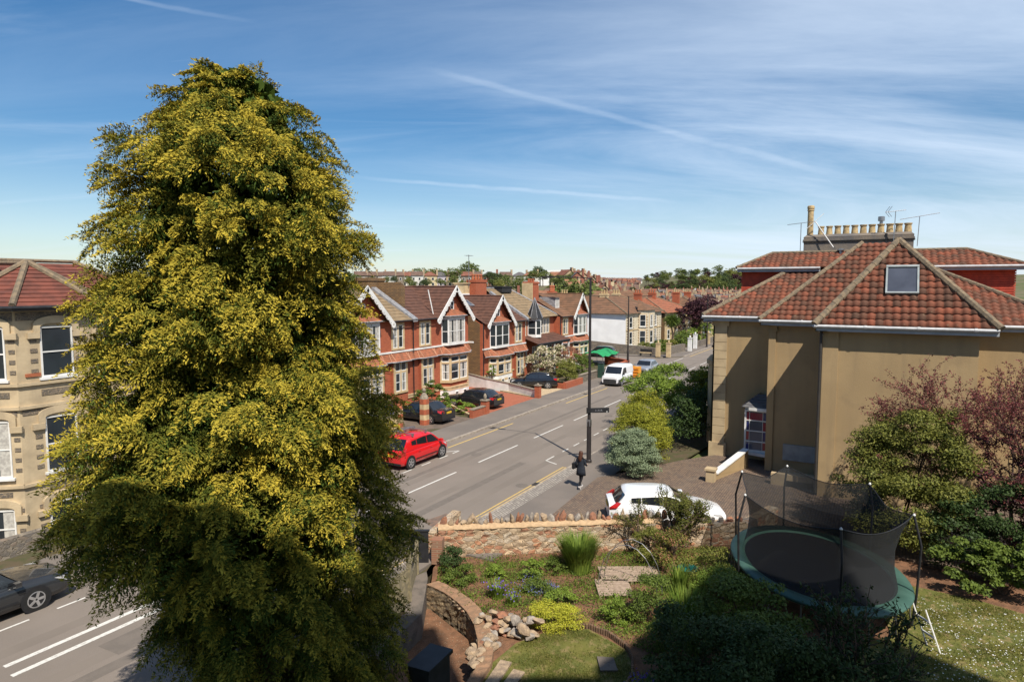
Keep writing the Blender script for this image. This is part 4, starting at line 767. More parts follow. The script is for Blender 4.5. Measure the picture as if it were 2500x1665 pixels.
for p, q in ((bpoly[0], bpoly[1]), (bpoly[1], bpoly[2]), (bpoly[2], bpoly[3])):
    d = Vector((q[0]-p[0], q[1]-p[1], 0)); L = d.length; d.normalize(); f = Fac(lh, (*p, 0), d, (d.y, -d.x, 0)); w_ = 1.12; c = L/2; big = L > 2
    for z0, z1 in ((5.95, 7.85), (2.35, 4.45), (-.3, 1.15)):
        f.sash(c-w_/2, c+w_/2, z0, z1, t=.055, b=.0, depth=.05, bars=1)
        k = f.mb(); hw = w_/2
        arc = [(c-hw-.22, z1-.2), (c-hw-.22, z1+.12)]+[(c+(hw+.22)*math.cos(t_), z1+.12+.28*math.sin(t_)) for t_ in [math.pi*(1-j/10) for j in range(11)]]+[(c+hw+.22, z1-.2), (c+hw, z1-.2)]+[(c+hw*math.cos(t_), z1+.0+.12*math.sin(t_)) for t_ in [math.pi*j/10 for j in range(11)]]+[(c-hw, z1-.2)]
        n = len(arc); k.extr(arc, 0, .1); k.build('arch', STONEL, lh)
        k = f.mb(); k.box(c-hw-.42, c-hw-.02, 0, .12, z1-.42, z1-.2); k.box(c+hw+.02, c+hw+.42, 0, .12, z1-.42, z1-.2); k.build('capital', STONEL, lh)
        if L > 1: pan(f, [(max(.03, c-hw-.33), c-hw-.1, z0+.2+.38*i, z0+.34+.38*i) for i in range(4)]+[(c+hw+.1, min(L-.03, c+hw+.33), z0+.2+.38*i, z0+.34+.38*i) for i in range(4)])
    for zb in (5.7, 4.85, 1.95): k = f.mb(); k.box(-.04, L+.04, 0, .1, zb, zb+.11); k.build('string_course', STONEL, lh)
    pan(f, [(c-.6, c+.6, 5.28, 5.5), (.08, L-.08, 4.62, 4.8), (c-.5, c+.5, 1.62, 1.8), (.05, L-.05, 8.1, 8.4)])
f = Fac(lh, (0, Yl, 0))
for z0, z1 in ((5.95, 7.85), (2.35, 4.45), (-.3, 1.15)):
    f.sash(16.5, 17.5, z0, z1, t=.08, b=.02); pan(f, [(x, x+.2, z0+.2+.38*i, z0+.34+.38*i) for i in range(4) for x in (16.1, 17.7)])
m = f.mb(); m.box(15.7, 18.35, 0, .1, 5.7, 5.81); m.box(15.7, 18.35, 0, .1, 4.85, 4.96); m.build('string_course', STONEL, lh)
k = MB(); k.frame((11.5, Yl-1.38, 0)); k.box(.5, 1.0, -.02, .1, 6.02, 6.14); k.build('window_box', POTR, lh)
# low front wall and hedge strip
m = MB(); m.box(-6, 18, 25.6, 25.9, 0, .75); tag(m.build('garden_wall', RUBG), 'low rubble front wall behind the dark parked car at the left', 'wall')
slab('garden', [(-30, 24.6), (29, 24.6), (29, 31), (-30, 31)], -.05, .09, GARD)
# ---------------- vehicles ----------------
TYRE = mat('tyre_rubber', (.02, .02, .02), None, .85, 9); RIM = mat('alloy_rim', (.55, .55, .56), None, .3, 9, metal=.7); CGL = glass('car_glass', (.012, .014, .017), .04, .9)
TRIM = mat('black_trim', (.02, .02, .022), None, .6, 9); LRED = mat('tail_lamp_red', (.5, .02, .02), (.35, .01, .01), .15, 9, spec=.8); LWHT = mat('lamp_lens', (.7, .7, .7), (.5, .5, .52), .12, 9, spec=.8); PLY = mat('yellow_number_plate', (.65, .42, .03), None, .5, 9); PLW = mat('white_number_plate', (.65, .65, .62), None, .5, 9)
LAMPO = mat('orange_lens', (.7, .22, .03), None, .3, 9)
def car(name, label, loc, rz, paint, L=4.3, W=1.78, H=1.45, wb=2.6, belt=.92, hood=.82, boot=.95, x=(1.05, .45, -1.5, -1.95), rail=(0,), wr=.31, van=False, nose=.55, tail=.6, group=None, plate='rear', spoiler=False, zg=.0, front_over=None, bars=False, windows=2, bpil=False, hatch=False, clad=None):
    """x: windscreen base, windscreen top, rear window top, rear window base (metres ahead of the middle)"""
    t = thing(name, label, 'van' if van else 'car', (*loc, zg), R(rz), group)
    hw = W/2; n = 30; V = []; F = []
    xs = [-L/2+L*i/(n-1) for i in range(n)]
    xw0, xw1, xr1, xr0 = x
    def lerp(a, b, f): f = min(1, max(0, f)); return a+(b-a)*f
    def topz(X):
        if X > xw0: f = (X-xw0)/(L/2-xw0); return lerp(belt-.02, nose+.12, 0)*(1-f**1.6)+ (nose+.1)*f**1.6 if f > 0 else belt
        if X < xr0: f = (xr0-X)/(L/2+xr0+1e-6); return lerp(boot, tail+.2, max(0, f-.45)/.55)
        return lerp(boot, belt, (X-xr0)/(xw0-xr0))
    def half(X):
        e = 2*X/L; return hw*(1-.09*abs(e)**3-.16*max(0, abs(e)-.86)**.9*2.2)
    for X in xs:
        e = abs(2*X/L); h = half(X); zt = topz(X); zb = .2+.1*max(0, e-.85)*6*.3
        if X == xs[0] or X == xs[-1]: zb = .32
        sec = [(0, zb), (h*.86, zb), (h*.97, zb+.07), (h, zb+.22), (h, lerp(zb, zt, .62)), (h*.975, zt-.1), (h*.92, zt-.03), (h*.7, zt+.015), (0, zt+.035)]
        V += [(X, -a, b) for a, b in sec[::-1]]+[(X, a, b) for a, b in sec[1:]]
    k = 17
    for i in range(n-1):
        for j in range(k-1): F.append((i*k+j, i*k+j+1, (i+1)*k+j+1, (i+1)*k+j))
        F.append((i*k+k-1, i*k, (i+1)*k, (i+1)*k+k-1))
    F.append(tuple(range(k))[::-1]); F.append(tuple((n-1)*k+j for j in range(k)))
    o = mkmesh('body', V, F, paint, t, smooth=True, local=True); o.modifiers.new('b', 'EDGE_SPLIT').split_angle = R(50)
    wbx = hw*.955; wrx = hw*(.8 if not van else .9); zr = H
    lv = [0, .3, .6, .82, .93, 1.0]; rings = []
    for f in lv:
        ww = lerp(wbx, wrx, f)-(.13 if f == 1 else .035 if f > .9 else 0); z = lerp(belt-.04, zr-.03, f)+(.0 if f < 1 else .015); rings.append((lerp(xw0, xw1, f)-(.0 if f < 1 else .1), lerp(xr0, xr1, f)+(0 if f < 1 else .12), ww, z))
    V = []; F = []
    for a, b, ww, z in rings:
        m_ = 8; pts = [(a-(a-b)*i/m_, -ww*(1-.03*(abs(2*i/m_-1)**3)), z+(.03*math.sin(math.pi*i/m_) if z > zr-.1 else 0)) for i in range(m_+1)]
        pts2 = [(p[0], -p[1], p[2]) for p in pts[::-1]]; fr = [(a+.09*(1-(y/ww)**2), y, z) for y in (ww*.6, 0, -ww*.6)]; re = [(b-.07*(1-(y/ww)**2), y, z) for y in (-ww*.6, 0, ww*.6)]
        V += pts+re+pts2+fr
    k = len(V)//len(rings)
    for i in range(len(rings)-1):
        for j in range(k): F.append((i*k+j, i*k+(j+1) % k, (i+1)*k+(j+1) % k, (i+1)*k+j))
    c = len(V); V.append(((xw1+xr1)/2, 0, zr+.035)); F += [((len(rings)-1)*k+j, (len(rings)-1)*k+(j+1) % k, c) for j in range(k)]
    o = mkmesh('roof', V, F, paint, t, smooth=True, local=True); o.modifiers.new('b', 'EDGE_SPLIT').split_angle = R(62)
    def sp(f, X, sgn, off=.008):
        ww = lerp(wbx, wrx, f); z = lerp(belt-.04, zr-.03, f); return (X, sgn*(ww+off), z)
    def quadglass(nm, pts): m = MB(); m.add(pts, [tuple(range(len(pts)))]); return m.build(nm, CGL, t, local=True)
    f0, f1 = .12, .8
    fx = lambda f: lerp(xw0, xw1, f)-.13; rx = lambda f: lerp(xr0, xr1, f)+.16
    for sg in (-1, 1):
        if van:
            quadglass('side_window', [sp(f0, fx(f0), sg), sp(f1, fx(f1), sg), sp(f1, fx(f1)-.62, sg), sp(f0, fx(f1)-.75, sg)][::sg])
        elif bpil:
            Xa, Xb = fx(f0)-.02, rx(f1)+.05
            bf = lambda X: .1+.3*((Xa-X)/(Xa-Xb))**1.3; tf_ = lambda X: min(.8-.1*max(0, (Xa-X)/(Xa-Xb)-.6)/.4, .1+(.72)*max(0, (Xa-X))/(fx(f0)-fx(f1)+.02)+.02)
            xsw = [Xa-(Xa-Xb)*i/16 for i in range(17)]
            for i0, i1 in ((0, 7), (7, 13), (13, 16)):
                seg = xsw[i0:i1+1]; seg = [seg[0]-.02]+seg[1:-1]+[seg[-1]+.02]; P = [sp(bf(X), X, sg) for X in seg]+[sp(max(tf_(X), bf(X)+.01), X, sg) for X in seg[::-1]]; quadglass('side_window', P[::sg])
        else:
            X0, X1 = fx(f1), rx(f1); cuts = [X0+(X1-X0)*i/windows for i in range(1, windows)]; pr = (fx(f0), fx(f1))
            for c_ in cuts+[None]:
                a0, a1 = pr; b0, b1 = (c_+.03, c_+.03) if c_ is not None else (rx(f0), rx(f1))
                quadglass('side_window', [sp(f0, a0, sg), sp(.5, lerp(a0, a1, .6), sg), sp(f1, a1, sg), sp(f1, b1, sg), sp(.5, (b0+b1)/2, sg), sp(f0, b0, sg)][::sg]); pr = (c_-.03, c_-.03) if c_ is not None else None
        m = MB(); m.box(fx(.1)-.06, fx(.1)+.1, sg*(hw+.0) if sg > 0 else -hw-.17, sg*(hw+.17) if sg > 0 else -hw, belt-.02, belt+.12); m.build('wing_mirror', paint if not clad else clad, t, local=True)
        for wx in (wb/2, -wb/2):
            X = wx+(front_over or 0); y = sg*(hw-.005)
            q = MB((X, y-sg*.2, wr), (1, 0, 0), (0, 0, 1), (0, sg, 0)); q.lathe((0, 0, 0), [(wr*.5, 0), (wr*.97, 0), (wr, .05), (wr, .17), (wr*.95, .21), (wr*.7, .215), (wr*.66, .19)], 22); w_ = q.build('wheel', TYRE, t, local=True)
            q = MB((X, y-sg*.2, wr), (1, 0, 0), (0, 0, 1), (0, sg, 0)); q.lathe((0, 0, 0), [(wr*.66, .12), (wr*.7, .218), (wr*.62, .222), (wr*.6, .17), (wr*.02, .17)], 22)
            for j in range(5):
                a = 2*math.pi*j/5; ca, sa = math.cos(a), math.sin(a); r0, r1 = wr*.08, wr*.64; wd = wr*.11
                q.add([(ca*r0-sa*wd, sa*r0+ca*wd, .215), (ca*r1-sa*wd, sa*r1+ca*wd, .222), (ca*r1+sa*wd, sa*r1-ca*wd, .222), (ca*r0+sa*wd, sa*r0-ca*wd, .215), (ca*r0-sa*wd, sa*r0+ca*wd, .17), (ca*r1-sa*wd, sa*r1+ca*wd, .17), (ca*r1+sa*wd, sa*r1-ca*wd, .17), (ca*r0+sa*wd, sa*r0-ca*wd, .17)], [(0, 1, 2, 3), (0, 4, 5, 1), (3, 2, 6, 7)])
            rim = q.build('rim', RIM, w_, local=True)
            q = MB((X, y-sg*.1, wr), (1, 0, 0), (0, 0, 1), (0, sg, 0)); q.lathe((0, 0, 0), [(wr*1.0, .1), (wr*1.17, .1), (wr*1.17, .106), (wr*1.0, .108)], 26); q.build('wheel_arch', TRIM, t, local=True)
        # lamps
        zl = nose+.02; e = L/2; yv = hw*.86
        m = MB(); m.add([(e-.52, sg*(half(e-.52)+.006), zl+.14), (e-.2, sg*(half(e-.2)+.008), zl+.1), (e-.03, sg*hw*.6, zl+.04), (e+.005, sg*hw*.62, zl-.1), (e-.14, sg*(half(e-.14)+.01), zl-.08)], [(0, 1, 2, 3, 4)]); m.build('headlight', LWHT, t, local=True)
        zt = tail+.12
        m = MB()
        if hatch: Xb = xr0+.1; m.add([(-e+.02, sg*(half(-e+.02)+.0), zt-.1), (-e+.3, sg*(half(-e+.3)+.014), zt-.02), (-e+.26, sg*(wbx+.02), belt-.03), (Xb+.16, sg*(wbx-.02), belt+.16), (Xb+.0, sg*(wbx-.06), belt+.18), (-e+.0, sg*hw*.88, belt-.02)], [(0, 1, 2, 5), (5, 2, 3, 4)]); m.add([(-e-.012, sg*hw*.66, zt-.1), (-e-.01, sg*hw*.86, zt-.1), (-e-.01, sg*hw*.88, belt-.02), (-e-.012, sg*hw*.78, belt-.02)], [(0, 1, 2, 3)])
        else: m.add([(-e+.3, sg*(half(-e+.3)+.012), zt), (-e+.06, sg*(half(-e+.06)+.012), zt-.08), (-e-.012, sg*hw*.62, zt-.06), (-e-.0, sg*hw*.62, zt+.1), (-e+.1, sg*(half(-e+.1)*.97), zt+.12), (-e+.34, sg*(half(-e+.3)+.0), zt+.12)], [(0, 1, 2, 3, 4, 5)])
        m.build('tail_light', LRED, t, local=True)
        m = MB(); m.box(-wb/2+wr+.1, wb/2-wr-.1, sg*hw if sg > 0 else -hw-.014, sg*hw+.014 if sg > 0 else -hw, .42, .47); m.build('side_moulding', TRIM, t, local=True)
    g0, g1 = .12, .9; y0, y1 = lerp(wbx, wrx, g0)*.9, lerp(wbx, wrx, g1)*.9
    zf = lambda f: lerp(belt-.04, zr-.03, f)
    m = MB(); 
    def bow(X, y, s_): return X+s_*.085*(1-(y/max(wbx, .1))**2)+s_*.012
    P = [(bow(lerp(xw0, xw1, g0), y, 1), y, zf(g0)) for y in (-y0, -y0*.5, 0, y0*.5, y0)]+[(bow(lerp(xw0, xw1, g1), y, 1), y, zf(g1)) for y in (-y1, -y1*.5, 0, y1*.5, y1)]
    m.add(P, [(i, i+1, i+6, i+5) for i in range(4)]); m.build('windscreen', CGL, t, local=True)
    if not van:
        m = MB(); P = [(bow(lerp(xr0, xr1, g0), y, -1), y, zf(g0)) for y in (-y0, -y0*.5, 0, y0*.5, y0)]+[(bow(lerp(xr0, xr1, g1), y, -1), y, zf(g1)) for y in (-y1, -y1*.5, 0, y1*.5, y1)]
        m.add(P, [(i+1, i, i+5, i+6) for i in range(4)]); m.build('rear_window', CGL, t, local=True)
    m = MB(); m.box(L/2-.02, L/2+.03, -hw*.55, hw*.55, .3, nose-.06); m.build('grille', TRIM, t, local=True)
    m = MB(); m.box(-L/2-.03, -L/2+.05, -hw*.8, hw*.8, .28, .38); m.build('bumper_trim', TRIM, t, local=True)
    if plate: m = MB(); m.box(-L/2-.035, -L/2, -.26, .26, tail-.02, tail+.1); m.build('number_plate', PLY, t, local=True); m = MB(); m.box(L/2+.028, L/2+.04, -.26, .26, .38, .49); m.build('number_plate', PLW, t, local=True)
    if spoiler: m = MB(); m.box(-L/2+.02, -L/2+.28, -hw*.75, hw*.75, boot+.1, boot+.14); m.box(-L/2+.1, -L/2+.2, -hw*.6, -hw*.55, boot, boot+.1); m.box(-L/2+.1, -L/2+.2, hw*.55, hw*.6, boot, boot+.1); m.build('spoiler', paint, t, local=True)
    if bars:
        m = MB()
        for X in (xw1-.35, xr1+.35): m.box(X-.035, X+.035, -wrx-.04, wrx+.04, H+.1, H+.14); m.box(X-.05, X+.05, -wrx, -wrx+.08, H-.02, H+.1); m.box(X-.05, X+.05, wrx-.08, wrx, H-.02, H+.1)
        m.box(xr1+.2, xw1-.2, .1, .3, H+.14, H+.2); m.build('roof_rack', METAL, t, local=True)
    m = MB()
    for sg in (-1, 1):
        for X in (xw0-1.0, xw0-2.0)[:2 if windows > 1 else 1]: m.box(X-.09, X+.09, sg*hw if sg > 0 else -hw-.02, sg*hw+.02 if sg > 0 else -hw, belt-.2, belt-.16)
    m.build('door_handle', paint, t, local=True)
    return t
RED = mat('red_car_paint', (.62, .012, .016), (.58, .01, .014), .25, .5, spec=.5, coat=.8); BLK = mat('black_car_paint', (.008, .008, .01), (.012, .012, .014), .2, .5, spec=.5, coat=.8)
WHT = mat('white_car_paint', (.78, .78, .78), (.74, .74, .75), .25, .5, spec=.5, coat=.6); SIL = mat('silver_car_paint', (.4, .42, .45), (.37, .39, .42), .3, .5, metal=.5, coat=.5); GRN = mat('dark_green_car_paint', (.012, .03, .022), None, .2, .5, coat=.8)
GREY = mat('charcoal_car_paint', (.03, .032, .035), None, .25, .5, coat=.8)
car('parked_car', 'red compact people carrier with roof rack, parked facing away', (27.5, 21.55), 0, RED, 4.02, 1.8, 1.6, 2.72, .98, .9, .98, (1.35, .5, -1.3, -1.86), wr=.33, nose=.66, tail=.7, windows=2, bpil=True, bars=True, hatch=True)
car('parked_car', 'black saloon nose-in on the dark drive beside the banded brick pillar', (35.85, 27.35), 90, BLK, 4.55, 1.8, 1.4, 2.68, .9, .85, .95, (.85, .2, -1.0, -1.6), wr=.32, tail=.72, nose=.6, zg=.1)
car('parked_car', 'black hatchback with rear spoiler nose-in on the red brick drive', (42.1, 27.05), 90, BLK, 4.45, 1.8, 1.36, 2.68, .86, .8, .9, (.85, .2, -1.25, -1.9), wr=.32, tail=.68, nose=.58, zg=.1, spoiler=True)
car('parked_car', 'black car with yellow plate on the pale gravel drive', (52.6, 27.3), 112, BLK, 4.3, 1.78, 1.4, 2.6, .9, .84, .95, (.95, .3, -1.2, -1.8), wr=.31, tail=.7, nose=.6, zg=.11)
va = car('parked_van', 'small white panel van with grey bumper parked facing the camera', (59.1, 21.7), 180, WHT, 4.25, 1.84, 1.82, 2.7, 1.05, .95, 1.05, (1.35, .72, -1.85, -2.05), wr=.33, van=True, nose=.74, tail=.9, plate='front', clad=TRIM)
m = MB(); m.prism([(2.0, -.86), (2.15, -.6), (2.19, 0), (2.15, .6), (2.0, .86), (1.7, .93), (1.7, -.93)], .22, .66); m.build('bumper', GREY, va, local=True)
car('parked_car', 'silver saloon parked facing the camera behind the orange barrier', (67.8, 21.75), 180, SIL, 4.4, 1.76, 1.42, 2.62, .9, .84, .94, (.9, .25, -1.1, -1.7), wr=.31, nose=.6, plate=None)
hh = car('parked_car', 'white hatchback with tall red tail lights on the block paving behind the stone wall', (24.7, 7.1), -63, WHT, 4.4, 1.82, 1.44, 2.65, .93, .9, 1.0, (1.02, .12, -1.5, -2.02), wr=.33, nose=.56, tail=.78, windows=3, hatch=True, bpil=True, zg=.075)
car('parked_car', 'dark green estate parked on the side road by the rubble wall', (80.3, 32.0), 96, GRN, 4.3, 1.72, 1.42, 2.6, .9, .84, .96, (.8, .2, -1.6, -2.05), wr=.31, tail=.7)
car('parked_car', 'dark grey saloon parked at the bottom left edge, partly behind the conifer', (7.75, 21.9), 0, GREY, 4.85, 1.9, 1.58, 2.8, .94, .88, .98, (1.1, .4, -1.3, -1.95), wr=.34, tail=.7, nose=.62)
car('parked_car', 'dark car parked far down the road past the white gate piers', (103, 21.2), 180, BLK, 4.3, 1.75, 1.42, 2.6, .9, .84, .96, (.8, .2, -1.5, -2.05), plate=None)
# ---------------- street furniture ----------------
LP = mat('lamp_post_black', (.035, .03, .03), None, .45, 5)
def lamp(loc, H_, arm, label, sign=False, grp='street lamps'):
    t = thing('street_lamp', label, 'street lamp', loc, group=grp); x, y, z = loc
    m = MB(); m.lathe((x, y, z), [(.16, 0), (.16, .12), (.125, .16), (.12, 2.15*H_/9.76), (.09, 2.3*H_/9.76), (.085, 2.6*H_/9.76), (.075, 5), (.055, H_)], 14); m.build('pole', LP, t)
    m = MB(); m.tube([(x, y, z+H_-.1), (x, y+.15, z+H_+.0), (x, y+arm, z+H_+.06)], .028, 6); m.build('arm', LP, t)
    m = MB(); m.box(x-.09, x+.09, y+arm-.1, y+arm+.45, z+H_+.0, z+H_+.1); m.build('lantern', LP, t)
    return t
t = lamp((31.6, 13.15, .06), 9.7, 2.3, 'tall black street lamp with nameplate, beside the walking woman')
m = MB(); m.box(31.5, 31.7, 13.05, 13.25, 2.0, 2.35); m.build('control_box', METAL, t)
m = MB(); m.frame((31.6, 13.05, 2.86), Vector((.6, -.8, 0)).normalized(), Vector((-.8, -.6, 0)).normalized(), (0, 0, 1)); m.box(-.22, .95, 0.08, .105, -.13, .13); m.box(-.26, -.22, .06, .12, -.16, .16); sg = m.build('nameplate', DARKP, t)
E1 = Vector((.6, -.8, 0)).normalized(); E2 = Vector((-.8, -.6, 0)).normalized()
def lettering(txt, size, M_, parent, m_):
    fc = bpy.data.curves.new('lettering', 'FONT'); fc.body = txt; fc.size = size; fc.extrude = .002; fc.align_x = 'CENTER'; fo = bpy.data.objects.new('tmp', fc); sc.collection.objects.link(fo)
    me = bpy.data.meshes.new_from_object(fo.evaluated_get(bpy.context.evaluated_depsgraph_get())); bpy.data.objects.remove(fo); me.materials.append(m_)
    o = bpy.data.objects.new('lettering', me); sc.collection.objects.link(o); o.parent = parent; o.matrix_local = M_; return o
q = MB((31.6, 13.05, 2.86), E1, E2, (0, 0, 1))
for i, (x, w_, h_) in enumerate([(.2, .05, .09), (.29, .02, .08), (.36, .05, .09), (.44, .03, .08), (.5, .05, .09), (.58, .02, .07)]): q.box(x, x+w_, .106, .109, -.045, -.045+h_*(.6 if i % 2 else 1))
q.build('faded_lettering', mat('faded_grey_letters', (.2, .2, .21), (.08, .08, .09), .7, 30), sg); q = MB((31.6, 13.05, 2.86), E1, E2, (0, 0, 1)); q.box(.8, .86, .106, .109, -.1, -.06); q.build('white_mark', WHITEP, sg)
lamp((70.6, 24.75, .1), 8.0, -2.6, 'thin black street lamp by the red brick garden wall beyond the van'); lamp((99.6, 22.6, .1), 7.9, -1.6, 'grey lamp post far along the road, its top hidden by the roof edge')
# orange road barrier, green box, bench, piers and walls
t = thing('road_barrier', 'orange plastic barrier between the white van and the silver car', 'barrier', (63.6, 21.6, 0)); OR = mat('orange_plastic', (.75, .33, .03), (.65, .27, .03), .5, 4)
m = MB(); m.box(63.2, 64.0, 21.0, 22.1, .12, 1.15); m.build('panel', OR, t)
for i in range(3): m = MB(); m.box(63.15, 63.2, 21.05, 22.05, .3+.3*i, .42+.3*i); m.build('band', LAMPO, t)
for y in (21.1, 21.9): m = MB(); m.box(63.1, 64.1, y-.1, y+.1, 0, .12); m.build('foot', TRIM, t)
t = thing('utility_cabinet', 'green street cabinet on the pavement before the hedge', 'cabinet', (61.3, 24.3, .1)); m = MB(); m.box(61.1, 61.5, 24.0, 24.55, .1, 1.55); m.build('case', mat('green_cabinet', (.03, .07, .05), None, .6, 5), t); m = MB(); m.box(61.07, 61.53, 23.97, 24.58, 1.55, 1.6); m.build('lid', DARKP, t)
def pier(x, y, w_, h_, m_, cap, label, ball=None, z=.1, bands=None, grp=None, name='gate_pier'):
    t = thing(name, label, 'pier', (x, y, z), group=grp); q = MB(); h2_ = w_/2
    if bands:
        for i in range(bands[1]):
            z0 = z+h_*i/bands[1]; z1 = z+h_*(i+1)/bands[1]; o_ = .0 if i % 2 else .006; r_ = h2_+o_; c = h2_*.55
            b = MB(); b.prism([(x-r_, y-c), (x-c, y-r_), (x+c, y-r_), (x+r_, y-c), (x+r_, y+c), (x+c, y+r_), (x-c, y+r_), (x-r_, y+c)], z0, z1); b.build('band', bands[0] if i % 2 else m_, t)
    else: q.box(x-h2_, x+h2_, y-h2_, y+h2_, z, z+h_); q.build('shaft', m_, t)
    q = MB(); q.box(x-h2_-.05, x+h2_+.05, y-h2_-.05, y+h2_+.05, z+h_, z+h_+.08) if not bands else None
    if not bands: q.build('cap', cap, t)
    else: q.lathe((x, y, z+h_), [(h2_*1.08, 0), (h2_*.9, .16), (h2_*.5, .34), (.08, .4)], 8); q.build('cap', cap, t)
    if ball: q = MB(); hh_ = z+h_+(.08 if not bands else .38); q.lathe((x, y, hh_), ball, 12); q.build('finial', cap, t, smooth=True)
    return t
BALL = [(.04, 0), (.05, .04), (.11, .1), (.135, .18), (.11, .26), (.05, .31), (.01, .32)]; PINE = [(.07, 0), (.09, .05), (.13, .16), (.12, .28), (.06, .4), (.01, .46)]
GC = mat('grey_stone_cap', (.3, .25, .19), (.2, .17, .13), .95, 7, .3)
pier(34.75, 26.3, .56, 1.75, BRICKR, GC, 'banded brick and stone pillar with ball finial beside the black saloon', BALL, bands=(STONEC, 5))
pier(33.3, 27.3, .5, 1.2, BRICKR, POTR, 'shorter banded brick pillar with red pyramid cap', [(.04, 0), (.05, .05), (.02, .12)], bands=(STONEC, 4))
pier(39.95, 24.75, .46, .95, BRICKR, GC, 'red brick pillar with cone finial at the end of the planted garden wall', PINE)
pier(47.75, 24.45, .42, 1.0, BRICKR, GC, 'red brick pillar with low cap at the end of the white painted wall', [(.1, 0), (.12, .06), (.04, .14)])
def wall(pts, h_, th, m_, label, cop=None, z=.05, name='garden_wall', slope=None):
    t = thing(name, label, 'wall', (pts[0][0], pts[0][1], z)); q = MB(); c = MB()
    for i in range(len(pts)-1):
        a, b = Vector((*pts[i], 0)), Vector((*pts[i+1], 0)); d = (b-a).normalized(); n = Vector((-d.y, d.x, 0)); L = (b-a).length; e = th/2
        h0_, h1_ = (h_, h_) if slope is None else (slope[i], slope[i+1]); q.frame(a, d, n)
        q.add([(-e*.0, -e, z-.1), (L, -e, z-.1), (L, e, z-.1), (0, e, z-.1), (0, -e, z+h0_), (L, -e, z+h1_), (L, e, z+h1_), (0, e, z+h0_)], [(0, 3, 2, 1), (4, 5, 6, 7), (0, 1, 5, 4), (1, 2, 6, 5), (2, 3, 7, 6), (3, 0, 4, 7)])
        if cop: c.frame(a, d, n); e2 = e+.04; c.add([(0, -e2, z+h0_), (L, -e2, z+h1_), (L, e2, z+h1_), (0, e2, z+h0_), (0, -e2, z+h0_+.07), (L, -e2, z+h1_+.07), (L, e2, z+h1_+.07), (0, e2, z+h0_+.07)], [(0, 3, 2, 1), (4, 5, 6, 7), (0, 1, 5, 4), (1, 2, 6, 5), (2, 3, 7, 6), (3, 0, 4, 7)])
    q.build('masonry', m_, t)
    if cop: c.build('coping', cop, t)
    return t
wall([(38.0, 24.7), (39.75, 24.7)], .62, .25, BRICKR, 'short brick wall with grey coping between the two drives', GC)
wall([(38.35, 25), (41.0, 28.6), (41.1, 31)], .25, .2, STONEC, 'low pale kerb wall edging the flower bed by the red drive')
wall([(48.1, 24.9), (49.6, 28.2), (49.7, 30.6), (50.3, 34)], .75, .22, WHITEP, 'white painted boundary wall stepping down to the pavement', GC, slope=[.62, .72, .95, 1.35])
wall([(53.1, 24.5), (56.9, 24.5)], .62, .3, BRICKR, 'red brick planter wall under the rounded hedge', None); wall([(53.1, 24.5), (53.3, 26.6)], .5, .25, BRICKR, 'return of the brick planter wall beside the gravel drive')
wall([(57, 24.8), (62, 24.75), (68, 24.7)], .75, .3, RUBG, 'low grey rubble wall along the pavement beyond the planter', GC)
wall([(67.8, 24.7), (71.2, 24.9), (73.4, 28.5)], .75, .3, BRICKR, 'orange brick wall curving round the side road corner', BRICKR)
wall([(29, 27.6), (33, 27.3)], .9, .35, STONEC, 'pale stone front wall left of the banded pillars', GC)
wall([(84.6, 60), (84.4, 36), (84.8, 31), (85.0, 27.0), (84.8, 25.9)], 1.3, .35, RUBG, 'long grey rubble wall along the side road below the white house', None, slope=[1.9, 1.7, 1.3, 1.1, 1.0])
wall([(85.6, 24.6), (91, 24.3), (92, 24.0)], 1.1, .35, RUBG, 'rubble front wall between the stone gate piers', None); wall([(97.5, 24.1), (101, 24.), (112, 23.7)], .9, .3, RUBG, 'low stone wall far along the road after the white piers', None)
for x, y, h_, mm, lb in ((82.95, 25.0, 1.7, STONEC, 'left of the two stone gate piers at the side road corner'), (83.4, 23.75, 1.75, STONEC, 'right of the two stone gate piers at the side road corner'), (92.4, 23.3, 1.8, WHITEP, 'nearer white gate pier with ball, along the far pavement'), (96.6, 23.6, 2.0, WHITEP, 'taller white gate pier with ball, along the far pavement'), (105, 23.6, 1.6, STONEC, 'cream gate pier far down the road')):
    pier(x, y, .5, h_, mm, mm, lb, BALL)
t = thing('bench', 'black and cream bench on the pavement at the side road corner', 'bench', (83.2, 26.8, .1)); m = MB(); m.box(82.95, 83.4, 25.95, 27.5, .5, .58); m.build('seat', STONEC, t); m = MB(); m.box(83.3, 83.4, 25.95, 27.5, .58, 1.0); m.build('backrest', DARKP, t)
for y in (26.05, 27.4): m = MB(); m.box(82.98, 83.38, y-.05, y+.05, .1, .5); m.build('leg', DARKP, t)
# green gazebo canopy and items behind the garden wall
t = thing('garden_canopy', 'bright green fabric canopy in the front garden by the second lamp', 'canopy', (73, 29, .1)); CG = mat('green_canopy_fabric', (.02, .3, .1), (.02, .22, .08), .7, 3)
m = MB(); N_ = 8; P = []
for i in range(N_+1):
    for j in range(N_+1): x = 69.8+5.4*i/N_; y = 27.4+3*j/N_; P.append((x, y, 1.2+.45*math.sin(math.pi*j/N_)+.18*math.sin(i*1.9+j)*.5))
m.add(P, [(i*(N_+1)+j, i*(N_+1)+j+1, (i+1)*(N_+1)+j+1, (i+1)*(N_+1)+j) for i in range(N_) for j in range(N_)]); m.build('fabric', CG, t, smooth=True)
for x, y in ((69.9, 27.5), (75.1, 27.5), (69.9, 30.3), (75.1, 30.3)): MB().tube([(x, y, .1), (x, y, 1.25)], .03, 6).build('pole', METAL, t)
